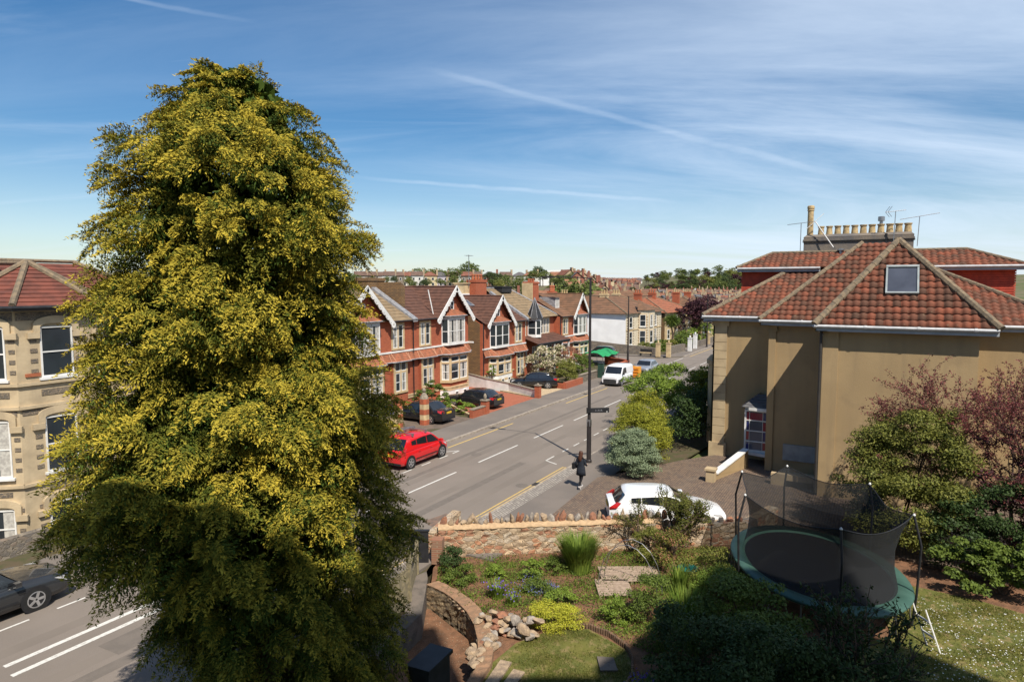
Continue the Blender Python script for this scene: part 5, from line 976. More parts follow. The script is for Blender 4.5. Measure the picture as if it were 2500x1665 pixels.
# ---------------- the walking woman ----------------
def skin_person(loc, rz):
    t = thing('person', 'woman with long brown hair in a dark coat and black leggings, walking', 'person', loc, rz)
    SK = mat('skin', (.5, .28, .19), None, .6, 6); CO = mat('dark_navy_coat', (.014, .018, .026), (.022, .026, .036), .8, 9); LEG = mat('black_leggings', (.008, .008, .01), None, .8, 9); HR = mat('brown_hair', (.09, .035, .018), (.05, .02, .012), .55, 20); SH = mat('white_trainers', (.55, .52, .5), None, .6, 9)
    def sk(name, verts, edges, rad, m_, parent=t, sub=2):
        me = bpy.data.meshes.new(name); me.from_pydata(verts, edges, []); o = bpy.data.objects.new(name, me); sc.collection.objects.link(o); o.parent = parent; me.materials.append(m_)
        md = o.modifiers.new('s', 'SKIN'); md.use_smooth_shade = True
        for v, r in zip(me.skin_vertices[0].data, rad): v.radius = r if isinstance(r, tuple) else (r, r)
        me.skin_vertices[0].data[0].use_root = True
        s = o.modifiers.new('u', 'SUBSURF'); s.levels = s.render_levels = sub; return o
    # x forward, y left, z up; right leg trailing, left leg leading
    V = [(0, 0, .93), (.0, 0, 1.12), (.01, 0, 1.32), (.0, 0, 1.42), (.02, 0, 1.5), (.05, 0, 1.6),
         (.02, .09, .88), (.13, .1, .5), (.12, .1, .1), (.24, .1, .045),
         (-.02, -.09, .88), (-.06, -.1, .5), (-.3, -.1, .2), (-.26, -.1, .07),
         (-.01, .17, 1.38), (-.07, .23, 1.12), (.08, .22, .93), (.16, .2, .9),
         (.02, -.17, 1.38), (.04, -.24, 1.13), (.2, -.2, 1.05), (.27, -.17, 1.06)]
    E_ = [(0, 1), (1, 2), (2, 3), (3, 4), (4, 5), (0, 6), (6, 7), (7, 8), (8, 9), (0, 10), (10, 11), (11, 12), (12, 13), (3, 14), (14, 15), (15, 16), (16, 17), (3, 18), (18, 19), (19, 20), (20, 21)]
    Rr = [(.11, .15), (.09, .12), (.1, .15), (.07, .1), .045, (.085, .075), .085, .055, .037, .04, .085, .055, .037, .035, .055, .042, .032, .026, .055, .042, .032, .026]
    b = sk('body', V, E_, Rr, LEG)
    sk('head', [(.03, 0, 1.52), (.05, 0, 1.6), (.05, 0, 1.67)], [(0, 1), (1, 2)], [.05, (.085, .07), (.075, .065)], SK, b)
    m = MB(); m.lathe((.03, 0, .0), [(.215, .62), (.2, .8), (.175, .98), (.15, 1.12), (.165, 1.3), (.14, 1.4), (.07, 1.47)], 20)
    for v in m.V: v.y *= 1.12; v.x = v.x*.8-.0
    o = m.build('coat', CO, t, smooth=True, local=True)
    sk('sleeve', [(-.01, .15, 1.4), (-.07, .23, 1.13), (.07, .22, .95)], [(0, 1), (1, 2)], [.07, .057, .05], CO, o); sk('sleeve', [(.01, -.15, 1.4), (.04, -.24, 1.14), (.19, -.2, 1.05)], [(0, 1), (1, 2)], [.07, .057, .05], CO, o)
    for s_, wr_, dr in ((1, (.15, .2, .9), (.5, 0, -.8)), (-1, (.26, -.17, 1.06), (.9, .3, .1))):
        d = Vector(dr).normalized(); w0 = Vector(wr_); sd_ = d.cross(Vector((0, 1, 0))).normalized(); pv = [tuple(w0), tuple(w0+d*.05), ]; ee = [(0, 1)]; rad = [.024, (.026, .014)]
        for j in range(4):
            base = w0+d*.085+sd_*(.012*(j-1.5))*1.3; tip = base+d*(.055 if j in (1, 2) else .045)+Vector((0, 0, -.015)); k = len(pv); pv += [tuple(base), tuple(base.lerp(tip, .55)), tuple(tip+Vector((0, -.01*s_, -.008)))]; ee += [(1, k), (k, k+1), (k+1, k+2)]; rad += [.009, .008, .006]
        k = len(pv); tb = w0+d*.03+sd_*.028; pv += [tuple(tb), tuple(tb+d*.035+sd_*.01)]; ee += [(0, k), (k, k+1)]; rad += [.01, .007]
        sk('hand', pv, ee, rad, SK, b, 1)
    m = MB(); m.lathe((.0, 0, 0), [(.03, 1.24), (.085, 1.3), (.105, 1.45), (.1, 1.58), (.1, 1.68), (.07, 1.735), (.02, 1.75)], 14)
    for v in m.V: v.x = v.x*.85-.03+(.03 if v.z > 1.5 else -.03)
    m.build('hair', HR, b, smooth=True, local=True)
    for (x, y, z, a) in ((.22, .1, .045, 0.), (-.24, -.1, .09, .9)):
        q = MB((x, y, z), (math.cos(a), 0, -math.sin(a)), (0, 1, 0), (math.sin(a), 0, math.cos(a))); q.prism([(-.12, -.035), (-.06, -.045), (.06, -.048), (.13, -.02), (.13, .02), (.06, .048), (-.06, .045), (-.12, .035)], -.045, .02); q.build('shoe', SH, t, local=True)
    t2 = thing('shoulder_bag', 'black shoulder bag carried by the walking woman', 'bag', (0, 0, 0)); ORG[t2.name] = None
    t2.location = Vector(loc)+Matrix.Rotation(rz, 3, 'Z')@Vector((-.05, .3, .95)); t2.rotation_euler.z = rz; 
    q = MB(); q.prism([(-.17, -.05), (.17, -.05), (.15, .06), (-.15, .06)], -.05, .22); q.build('bag_body', TRIM, t2, local=True); q = MB(); q.tube([(-.13, 0, .2), (-.05, -.08, .5), (.05, -.08, .5), (.13, 0, .2)], .012, 6); q.build('strap', TRIM, t2, local=True)
    return t
skin_person((27.3, 11.75, .06), R(-8))
# ---------------- golden conifer ----------------
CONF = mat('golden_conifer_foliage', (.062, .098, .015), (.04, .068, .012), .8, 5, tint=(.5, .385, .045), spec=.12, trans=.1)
def conifer():
    rng = np.random.RandomState(7)
    cx, cy = 8.35, 10.55; c0 = np.array([cx, cy, 0.])
    # crown half-widths against height, to the left and right as seen from the window
    zs = np.array([-0.30, 2.49, 3.16, 3.97, 4.80, 5.63, 6.45, 7.28, 8.09, 8.90, 9.56, 10.23, 10.89, 11.38, 11.79, 12.21, 12.68, 13.02, 13.31, 13.51, 13.76])
    rl = np.array([0.99, 1.10, 1.78, 1.54, 2.85, 3.63, 3.51, 2.95, 2.83, 2.67, 2.70, 2.40, 2.09, 2.27, 2.27, 1.28, 1.50, 1.36, 0.05, 0.05, 0.05])
    rg = np.array([2.78, 2.93, 2.81, 3.25, 2.84, 2.77, 2.65, 3.03, 2.19, 2.28, 1.76, 2.36, 2.51, 2.30, 1.89, 1.79, 1.04, 0.63, 0.07, 0.05, 0.05])
    rs = (rl+rg)/2; RA = math.atan2(-math.cos(R(29.4)), math.sin(R(29.4)))
    t = thing('golden_conifer', 'huge golden green conifer with drooping sprays filling the left of the photo', 'tree', (cx, cy, 0))
    m = MB(); m.tube([(cx, cy, -.1), (cx+.05, cy, 3), (cx-.05, cy+.05, 7), (cx, cy, 12.6)], [.42, .3, .2, .03], 12); 
    m.build('trunk', mat('conifer_bark', (.1, .055, .035), (.06, .035, .025), .95, 8, .5), t)
    # plume template: a fan of side sprays along a drooping axis
    def plume(rng, n=400):
        P = []; D = []; T = []
        ns = 15
        for k in range(ns):
            f = (k+.5)/ns; sgn = 1 if k % 2 else -1; base = np.array([.62*f, 0, .12*math.sin(f*math.pi*.9)-.2*f*f]); ang = sgn*(1.25-.65*f)*(.8+.4*rng.rand()); ln = .3*(1-.55*f)+.07
            dr = np.array([math.cos(ang), math.sin(ang), .12]); q = n//ns
            g = (np.arange(q)+rng.rand(q))/q
            pts = base+dr*(g*ln)[:, None]; pts[:, 2] -= .45*ln*g**2+.03*rng.rand(q); pts += rng.randn(q, 3)*.022
            d = dr+rng.randn(q, 3)*.55; d[:, 2] -= .5*g+.1; P.append(pts); D.append(d); T.append(g*.6+f*.4)
        # hanging strings below
        q = n//4; a = rng.rand(q); pts = np.c_[.6*a, rng.randn(q)*.12, -.05-.28*rng.rand(q)]; P.append(pts); D.append(np.c_[rng.randn(q)*.3, rng.randn(q)*.3, -np.ones(q)]); T.append(rng.rand(q)*.25)
        return np.concatenate(P), np.concatenate(D), np.concatenate(T)
    tpl = [plume(rng) for _ in range(6)]
    # sectors of bulges so that the outline is uneven
    bul = [(rng.rand()*2*math.pi, .5+13*rng.rand(), (.13+.14*rng.rand())*rng.choice([1, -1.25]), .22+.25*rng.rand(), .35+.4*rng.rand()) for _ in range(190)]
    def radius(z, a):
        k = math.cos(a-RA); r = np.interp(z, zs, rs)+(np.interp(z, zs, rg)-np.interp(z, zs, rl))/2*k; q = 0
        for ba, bz, h_, wa, wz in bul:
            da = (a-ba+math.pi) % (2*math.pi)-math.pi; q += h_*math.exp(-(da/wa)**2-((z-bz)/wz)**2)
        return r*(1+max(-.2, min(.09, q)))
    PV, PF, PT, PN = [], [], [], 0
    L = []
    N_ = 2050
    zz = np.linspace(.2, 13.3, 400); wt = np.interp(zz, zs, rs)+.12; wt /= wt.sum()
    for i in range(N_):
        z = rng.choice(zz, p=wt)+rng.randn()*.05; a = rng.rand()*2*math.pi; R0 = radius(z, a); lay = rng.rand(); sc_ = (.7+.55*rng.rand())*(.62 if z > 12.5 else 1.)
        f = .95+.05*rng.randn() if lay > .35 else .6+.3*rng.rand()
        if z > 13.2: a = rng.rand()*2*math.pi
        lowc = .3+2.6*max(0, math.cos(a-RA-math.pi))     # the skirt lifts on the left
        if z < lowc: continue
        r = max(.03, R0*f-.5*sc_); up = -.15+.75*rng.rand()-.3*max(0, (5-z)/5)
        if z > 12.3: up += .7*(z-12.3)
        o = np.array([math.cos(a), math.sin(a), up]); o /= np.linalg.norm(o); s = np.cross([0, 0, 1], o); s /= np.linalg.norm(s); u = np.cross(o, s)
        rr = rng.randn()*.6; s2 = s*math.cos(rr)+u*math.sin(rr); u2 = np.cross(o, s2); M_ = np.stack([o, s2, u2])
        P, D, T = tpl[rng.randint(6)]
        C = np.array([cx+math.cos(a)*r, cy+math.sin(a)*r, z]); Pw = C+(P*sc_)@M_; Dw = D@M_; Pw[:, 2] -= .42*sc_*(P[:, 0]/.62)**2*.6*rng.rand()
        nn = np.array([math.cos(a)*.6, math.sin(a)*.6, .75])+rng.randn(len(P), 3)*.38
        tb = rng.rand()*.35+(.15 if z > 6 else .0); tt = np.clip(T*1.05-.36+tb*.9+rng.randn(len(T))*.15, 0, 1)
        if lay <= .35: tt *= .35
        if z < 5.2: tt *= .45+.1*z  # low sprays greener, and darker in colour to deepen the shade at the base
        L.append((Pw, Dw, nn, tt))
    P = np.concatenate([x[0] for x in L]); D = np.concatenate([x[1] for x in L]); nn = np.concatenate([x[2] for x in L]); T = np.concatenate([x[3] for x in L])
    # inner green mass that blocks the light
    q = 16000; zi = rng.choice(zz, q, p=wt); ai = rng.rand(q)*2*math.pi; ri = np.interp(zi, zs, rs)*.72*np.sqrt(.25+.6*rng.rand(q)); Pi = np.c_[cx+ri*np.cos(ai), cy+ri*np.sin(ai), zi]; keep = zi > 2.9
    V1, F1 = cards(P, D, nn, (.068*(.7+.6*rng.rand(len(P)))), .022*(.7+.6*rng.rand(len(P))))
    V2, F2 = cards(Pi[keep], unit(rng, keep.sum()), unit(rng, keep.sum()), np.full(keep.sum(), .3), np.full(keep.sum(), .16))
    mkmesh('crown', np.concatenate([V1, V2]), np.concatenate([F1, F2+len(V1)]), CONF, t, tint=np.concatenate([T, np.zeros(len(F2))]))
    m = MB()
    for i in range(60): a = rng.rand()*6.28; z = 1.6+10.5*i/60; r = np.interp(z, zs, rs)*.75; m.tube([(cx, cy, z-.3), (cx+math.cos(a)*r*.5, cy+math.sin(a)*r*.5, z), (cx+math.cos(a)*r, cy+math.sin(a)*r, z+.1)], .05, 5, .012)
    m.build('limbs', MATS['conifer_bark'], t)
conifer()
# ---------------- unseen house behind the view; parapet, chimney and gable shaped to cast shade ----------------
vh = thing('unseen_viewpoint_house', 'the tall rendered house the view looks out from, behind and beside the camera', 'house', (-5, 0, 0))
VD = Vector((math.cos(R(29.4)), math.sin(R(29.4)), 0)); VR = Vector((VD.y, -VD.x, 0))     # ahead, to the right
def vb(m, x0, x1, y0, y1, z0, z1): return m.box(x0, x1, y0, y1, z0, z1)
m = MB((0, 0, 0), VR, VD); vb(m, -4.0, 3, -12, -.45, -.3, 20.1); vb(m, 3, 17.2, -12, -.45, -.3, 20.2); m.build('wall', BEIGET, vh)
m = MB((0, 0, 0), VR, VD); vb(m, 4.7, 8.5, -12, -.45, 20.2, 21.4); m.build('parapet', BEIGET, vh)
m = MB((0, 0, 0), VR, VD); vb(m, 1.9, 4.7, -1.5, -.5, 19.5, 25.6); m.build('chimney', CREND, vh)
m = MB((0, 0, 0), VR, VD); m.extr([(7.6, 20.2), (17.4, 20.2), (16.3, 23.6), (14.4, 27.8), (13.2, 28.0), (10.6, 24.8), (7.8, 22.0)], -12, -.5); m.build('gable_roof', SLATE, vh)
# ---------------- shrubs and trees ----------------
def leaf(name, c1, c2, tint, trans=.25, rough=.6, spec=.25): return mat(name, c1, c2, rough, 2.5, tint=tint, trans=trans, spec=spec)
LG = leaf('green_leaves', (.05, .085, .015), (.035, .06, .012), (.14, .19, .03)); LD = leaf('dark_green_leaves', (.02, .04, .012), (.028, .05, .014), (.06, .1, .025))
LS = leaf('silver_leaves', (.1, .145, .07), (.075, .11, .055), (.28, .34, .2), .15); LY = leaf('golden_privet_leaves', (.1, .13, .015), (.07, .1, .012), (.34, .33, .03)); LB = leaf('bright_green_leaves', (.09, .15, .02), (.06, .11, .018), (.22, .3, .04))
LP_ = leaf('plum_purple_leaves', (.12, .03, .035), (.08, .026, .03), (.27, .08, .07), .25); LC = leaf('copper_beech_leaves', (.03, .012, .018), (.022, .01, .014), (.08, .03, .035)); LF = leaf('cream_blossom', (.4, .33, .2), (.25, .2, .1), (.7, .6, .42), .2); LO = leaf('olive_leaves', (.08, .105, .018), (.055, .075, .016), (.21, .21, .04))
LR = leaf('pinkish_new_leaves', (.2, .07, .04), (.12, .06, .03), (.42, .2, .12)); BARK = mat('brown_bark', (.12, .08, .055), (.07, .05, .035), .95, 9, .4)
def shrub(name, label, cat, blobs, n, size, m_, seed=0, stems=5, group=None, z=0., sub=14, subr=.3, loc=None, **kw):
    B = np.array(blobs, float); c = B[:, :3].mean(0); base = (c[0], c[1], z) if loc is None else loc
    t = thing(name, label, cat, base, group=group); V, F, T = leafcloud(blobs, n, size, seed, sub, subr, zmin=z+.02, **kw)
    ms = m_ if isinstance(m_, (list, tuple)) else None; mi = None
    if ms: rg_ = np.random.RandomState(seed+5); mi = (rg_.rand(len(F)) < .28).astype(int)
    mkmesh('foliage', V, F, m_, t, tint=T, mi=mi); rr = random.Random(seed); m = MB()
    for i in range(stems):
        b = B[i % len(B)]; m.tube([(base[0]+rr.uniform(-.1, .1), base[1]+rr.uniform(-.1, .1), z-.03), ((base[0]+b[0])/2+rr.uniform(-.1, .1), (base[1]+b[1])/2, (z+b[2])/2), (b[0]+rr.uniform(-.3, .3)*b[3], b[1]+rr.uniform(-.3, .3)*b[4], b[2]+b[5]*.3)], .02+.012*b[5], 6, .012)
    m.build('stems', BARK, t); return t
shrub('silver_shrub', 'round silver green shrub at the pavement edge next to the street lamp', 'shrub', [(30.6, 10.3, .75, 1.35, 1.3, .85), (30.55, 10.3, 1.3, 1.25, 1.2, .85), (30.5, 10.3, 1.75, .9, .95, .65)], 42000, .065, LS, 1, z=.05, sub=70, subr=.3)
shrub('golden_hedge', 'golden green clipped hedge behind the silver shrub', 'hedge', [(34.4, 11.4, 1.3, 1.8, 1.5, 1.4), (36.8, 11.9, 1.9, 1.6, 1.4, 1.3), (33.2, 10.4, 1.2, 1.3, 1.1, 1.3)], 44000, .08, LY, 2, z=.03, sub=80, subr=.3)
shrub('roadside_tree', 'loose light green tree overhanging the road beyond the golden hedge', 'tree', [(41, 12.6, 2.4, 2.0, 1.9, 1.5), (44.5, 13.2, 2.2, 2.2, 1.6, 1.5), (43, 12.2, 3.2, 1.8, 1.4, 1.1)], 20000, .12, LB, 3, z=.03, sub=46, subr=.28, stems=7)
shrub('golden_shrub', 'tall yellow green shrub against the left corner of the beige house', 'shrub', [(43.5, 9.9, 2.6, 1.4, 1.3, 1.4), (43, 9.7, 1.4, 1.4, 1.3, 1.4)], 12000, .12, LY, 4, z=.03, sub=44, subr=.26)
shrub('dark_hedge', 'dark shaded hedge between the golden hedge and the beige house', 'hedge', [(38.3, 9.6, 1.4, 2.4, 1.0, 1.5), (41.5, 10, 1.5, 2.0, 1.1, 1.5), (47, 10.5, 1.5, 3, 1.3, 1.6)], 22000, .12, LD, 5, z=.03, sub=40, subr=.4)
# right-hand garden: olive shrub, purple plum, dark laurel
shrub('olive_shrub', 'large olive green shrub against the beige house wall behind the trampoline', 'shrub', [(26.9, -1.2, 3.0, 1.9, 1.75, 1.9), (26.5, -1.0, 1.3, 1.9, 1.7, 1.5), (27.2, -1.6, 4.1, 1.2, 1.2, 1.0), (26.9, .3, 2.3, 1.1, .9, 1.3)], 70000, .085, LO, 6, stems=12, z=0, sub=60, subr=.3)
shrub('dark_laurel', 'low glossy dark green bush beside the lawn at the right edge', 'shrub', [(23.9, -2.9, .8, .9, 1.0, .8), (24.3, -4.2, .9, 1.2, 1.1, .9)], 14000, .11, LG, 8, z=0, sub=30)
def branchy(label, base, H_, spread, leafm, seed, n_leaf, lsize, name='purple_plum_tree', z0=0, depth=5, group=None, dens=1.):
    rg_ = np.random.RandomState(seed); t = thing(name, label, 'tree', base, group=group); m = MB(); tips = []
    def grow(p, d, L, r, k):
        pts = [p]; q = p
        for i in range(3): d = (d+Vector(rg_.randn(3))*.13+Vector((0, 0, .05))).normalized(); q = q+d*L/3; pts.append(q)
        m.tube([tuple(v) for v in pts], r, 5 if k > 2 else 3, r*.66, cap=False)
        if k <= 3: tips.extend([(pts[i].lerp(pts[i+1], f), d) for i in range(3) for f in (.2, .5, .8)])
        if k == 0: return
        for j in range(3 if k > 1 else 2):
            dd = (d+Vector(rg_.randn(3)*np.array([1, 1, .55]))*spread).normalized(); grow(pts[-1] if j else pts[2], dd, L*(.72+.12*rg_.rand()), r*.62, k-1)
    for j in range(4): a = 2*math.pi*j/4+rg_.rand(); grow(Vector(base)+Vector((0, 0, 0)), Vector((math.cos(a)*.45, math.sin(a)*.45, 1)).normalized(), H_*.3, .07, depth)
    m.build('branches', BARK, t)
    P = np.array([tuple(x[0]) for x in tips]); i = rg_.randint(0, len(P), n_leaf); C = P[i]+rg_.randn(n_leaf, 3)*.045
    low = C[:, 2] < z0+H_*.62; keep = (rg_.rand(n_leaf) < np.where(low, 1., dens)); C = C[keep]; n = len(C)
    V, F = cards(C, unit(rg_, n), unit(rg_, n), lsize*(.6+.8*rg_.rand(n)), lsize*.5*(.6+.8*rg_.rand(n))); mkmesh('leaves', V, F, leafm, t, tint=np.clip(rg_.rand(n), 0, 1)); return t
shrub('dark_shrub', 'dark green shrub filling the gap between olive shrub and purple tree', 'shrub', [(25.6, -2.6, 1.2, 1.2, 1.1, 1.2), (25.6, -5.3, 1.3, 1.3, 1.2, 1.3), (25.9, -3.9, 1.8, 1.1, 1.2, 1.2)], 22000, .09, LD, 9, z=0, sub=40, subr=.34)
branchy('purple leaved plum tree with open twiggy crown before the beige wall', (28.4, -4.4, 0), 7.6, .55, LP_, 11, 34000, .08, depth=5, dens=.85)
shrub('purple_shrub', 'dense dark purple shrub below the open plum twigs at the right edge', 'shrub', [(26.6, -4.3, 2.0, 1.3, 1.2, 1.6), (27.1, -5.6, 2.8, 1.5, 1.4, 2.2), (26.9, -3.7, 3.2, 1.0, 1.0, 1.4)], 24000, .09, [LC, LP_], 12, z=0, sub=40)
# front gardens over the road
shrub('rounded_shrub', 'dome shaped dark green shrub before the first red villa', 'shrub', [(38.9, 28.9, 1.15, 1.25, 1.2, 1.1)], 5000, .11, LG, 20, z=.09, sub=60, subr=.2)
shrub('garden_planting', 'mixed green planting behind the short brick wall between the drives', 'plants', [(39.2, 25.8, .45, .7, .8, .4), (38.6, 26.8, .4, .5, .6, .4), (39.9, 27.2, .5, .6, .7, .45), (40.4, 28.9, .5, .6, .7, .5)], 6000, .09, LB, 21, z=.09, sub=12)
shrub('poppy_bed', 'bed of green leaves with orange poppies left of the dome shrub', 'plants', [(36.9, 30.2, .4, .7, .5, .4), (37.6, 29.9, .5, .5, .5, .45)], 2600, .09, [LB, leaf('orange_poppies', (.7, .12, .02), (.6, .1, .02), (.8, .2, .03))], 22, z=.09)
shrub('blue_ceanothus', 'small blue flowering shrub left of the black saloon', 'shrub', [(33.9, 28.5, .9, .5, .5, .6)], 1500, .07, leaf('blue_flowers', (.12, .14, .35), (.08, .1, .2), (.25, .28, .6)), 23, z=.09)
shrub('blossom_shrub', 'large cream blossoming shrub over the black car by the veranda villa', 'shrub', [(57.3, 28.6, 2.0, 1.7, 1.6, 1.5), (59.6, 28.4, 2.1, 1.6, 1.6, 1.4)], 7000, .15, [LF, LG], 24, z=.09, sub=30)
shrub('pink_shrub', 'shrub with pinkish new leaves right of the cream blossom', 'shrub', [(62.2, 28.2, 1.7, 1.5, 1.4, 1.3)], 3600, .14, LR, 25, z=.09, sub=40)
shrub('round_hedge', 'rounded olive hedge bush overhanging the brick planter', 'shrub', [(55.4, 25.4, 1.15, 1.5, .85, .95), (56.9, 26.2, 1.3, 1.2, .9, 1.0)], 6500, .12, LO, 26, z=.09, sub=30)
shrub('garden_shrub', 'dark green shrub between the round hedge and the bay window', 'shrub', [(61.5, 26.6, 1.3, 1.4, 1.0, 1.1), (64.5, 27.4, 1.0, 1.0, 1.0, .9)], 3600, .14, LG, 27, z=.09, sub=24)
shrub('wall_climber', 'small yellow green climber on the corner of the second villa', 'shrub', [(50.9, 30.8, 1.5, .45, .35, .6)], 1200, .1, LB, 28, z=.3)
for i, (x, y, r, h_, mm, lb) in enumerate([(87.5, 28.4, 1.3, .9, LO, 'low olive shrub below the white house bay'), (91, 27.2, 1.8, .9, LG, 'spreading green shrub behind the rubble front wall'), (95.5, 26.8, 1.6, .8, LO, 'olive shrub further along the rubble front wall'), (104, 26.5, 2.2, 1.5, LB, 'bright green hedge beside the cream gate pier'), (100.5, 26.4, 2.4, 1.3, LG, 'dark hedge behind the white gate piers'), (112, 25.6, 2.4, 1.8, LB, 'bright rounded bush down the road beside the beige house corner')]):
    shrub('garden_shrub', lb, 'shrub', [(x, y, h_*.7, r, r*.8, h_)], 2200, .2, mm, 30+i, z=.05, sub=30, stems=3)
# foreground hedges at the left and under the conifer
shrub('left_hedge', 'bright green hedge bush at the left below the bay windows', 'hedge', [(15.8, 24.9, 1.0, 1.2, .9, 1.1), (14.4, 25.2, .9, 1.1, .8, .9), (17.6, 24.8, .9, 1.2, .9, .9)], 6000, .13, LB, 40, z=.09, sub=30)
# near pavement strip in front of the conifer
slab('pavement', [(-30, 11.9), (18.4, 12.9), (18.4, 13.6), (-30, 13.6)], -.06, .07, PAVE); slab('garden', [(-30, -12), (8, -12), (8, 4), (7.9, 7.9), (4, 8.5), (4, 11.9), (-30, 11.9)], -1.1, -.0, GARD)
slab('garden', [(4.0, 11.45), (14.1, 11.65), (16, 12.4), (18.2, 13.2), (18.2, 12.9), (4.0, 11.95)], -1.1, .02, GARD)
# ---------------- foreground garden ----------------
rnd = random.Random(5)
def rockmesh(seed, s=(1, 1, 1), rough=.22):
    import bmesh
    bm = bmesh.new(); bmesh.ops.create_icosphere(bm, subdivisions=2, radius=1); r = random.Random(seed); ax = [Vector((r.uniform(-1, 1), r.uniform(-1, 1), r.uniform(-1, 1))).normalized() for _ in range(11)]; off = [r.uniform(.42, .85) for _ in ax]
    for v in bm.verts:
        p = v.co.copy()
        for a, o in zip(ax, off):
            d = p.dot(a)
            if d > o: p -= a*(d-o)*1.0
        p += Vector((r.uniform(-1, 1), r.uniform(-1, 1), r.uniform(-1, 1)))*.03; v.co = Vector((p.x*s[0], p.y*s[1], p.z*s[2]))
    me = bpy.data.meshes.new('rock'); bm.to_mesh(me); bm.free(); return me
P0, P1 = Vector((17.95, 13.05, 0)), Vector((22.5, 6.45, 0)); P2 = Vector((24.4, 3.95, 0)); P3 = Vector((27.0, 3.2, 0))
gw = thing('rubble_wall', 'rubble garden wall with upright coping stones across the middle of the foreground', 'wall', tuple(P0))
m = MB(); 
def wseg(m, a, b, h, th, z0=-.4, bulge=True):
    d = (b-a).normalized(); n = Vector((d.y, -d.x, 0)); n = -n if n.dot(Vector((1, .5, 0))) < 0 else n; L = (b-a).length; k = int(L/.13); r = random.Random(int(L*100))
    rowsn = 12; V = []; 
    for j in range(rowsn+1):
        for i in range(k+1):
            q = a+d*(L*i/k); off = (r.uniform(-.03, .03) if 0 < j < rowsn else 0); V.append(tuple(q-n*off+Vector((0, 0, z0+(h-z0)*j/rowsn))))
    F = [(j*(k+1)+i, j*(k+1)+i+1, (j+1)*(k+1)+i+1, (j+1)*(k+1)+i) for j in range(rowsn) for i in range(k)]
    m.add(V, F, raw=True); m.frame(a, d, n); m.box(0, L, .035, th, z0, h-.01); m.frame((0, 0, 0)); return d, n, L
d, n, L = wseg(m, P0, P1, .98, .42); d2, n2, L2 = wseg(m, P1, P2, .8, .42); wseg(m, P2, P3, .7, .4); m.build('masonry', RUBB, gw)
m = MB(); r = random.Random(3); k = 60; V = []
for i in range(k+1):
    q = P0+d*(L*i/k)
    for b, z in ((-.03, .95), (-.02, 1.01), (.12, 1.08), (.3, 1.08), (.43, 1.0), (.44, .94)): V.append(tuple(q+n*(b+r.uniform(-.02, .02))+Vector((0, 0, z+r.uniform(-.015, .015)))))
m.add(V, [(i*6+j, (i+1)*6+j, (i+1)*6+j+1, i*6+j+1) for i in range(k) for j in range(5)], raw=True); m.build('mortar_bed', mat('sandy_mortar', (.52, .36, .21), (.42, .29, .17), .95, 9, .5, 40), gw, smooth=True)
RK = [rockmesh(i, (1, .62, 1.25)) for i in range(7)]
def putrock(name, me, loc, rot, sc_, m_, parent=None, smooth=False):
    o = bpy.data.objects.new(name, me.copy()); sc.collection.objects.link(o); o.data.materials.clear(); o.data.materials.append(m_); o.rotation_euler = rot; o.scale = sc_
    o.location = Vector(loc)-(ORG[parent.name] if parent else Vector((0, 0, 0))); o.parent = parent; return o
an = math.atan2(d.y, d.x); x = .06; i = 0
while x < L+.6:
    big = rnd.random(); w_ = .06+.1*rnd.random(); h_ = .1+.16*big**1.3; b = P0+d*(x+w_)+n*(.2+rnd.uniform(-.04, .04)); 
    putrock('coping_stone', rnd.choice(RK), (b.x, b.y, 1.05+h_*.55), (rnd.uniform(-.2, .2), rnd.uniform(-.4, .4), an+rnd.uniform(-.25, .25)), (w_, .2, h_), rnd.choices(STN, (5, 4, 4))[0], gw); x += w_*1.75+.02*rnd.random(); i += 1
for j in range(9): b = P1+d2*(L2*(j+.5)/9)+n2*.2; putrock('coping_stone', rnd.choice(RK), (b.x, b.y, .85), (0, rnd.uniform(-.4, .4), an), (.15, .22, .12), rnd.choice(STN), gw)
# brick quoin pier at the left end, wall running back to the pavement
m = MB((17.55, 12.75, 0), (math.cos(.4), math.sin(.4), 0), (-math.sin(.4), math.cos(.4), 0)); m.box(-.2, .17, -.17, .2, -.6, .86); o = m.build('brick_pier', brick('weathered_brick', (.3, .12, .07), (.22, .13, .085), (.3, .22, .15), ww=.5, weather=(.3, .22, .15)), gw)
t = thing('corner_wall', 'short rubble wall running from the brick pier out to the pavement corner', 'wall', (18, 13.1, 0)); m = MB(); wseg(m, Vector((17.9, 13.1, 0)), Vector((20.2, 13.6, 0)), .85, .35); m.build('masonry', RUBB, t)
t = thing('wooden_gate', 'black wooden gate beside the brick pier', 'gate', (17.2, 13.3, 0)); m = MB((17.25, 12.95, 0), (-.49, .87, 0), (.87, .49, 0)); m.box(0, .62, 0, .06, 0, 1.15)
m.build('panel', DARKP, t); m = MB((17.25, 12.95, 0), (-.49, .87, 0), (.87, .49, 0)); m.box(-.04, .66, -.03, .09, 1.15, 1.2); m.build('cap_rail', DARKP, t)
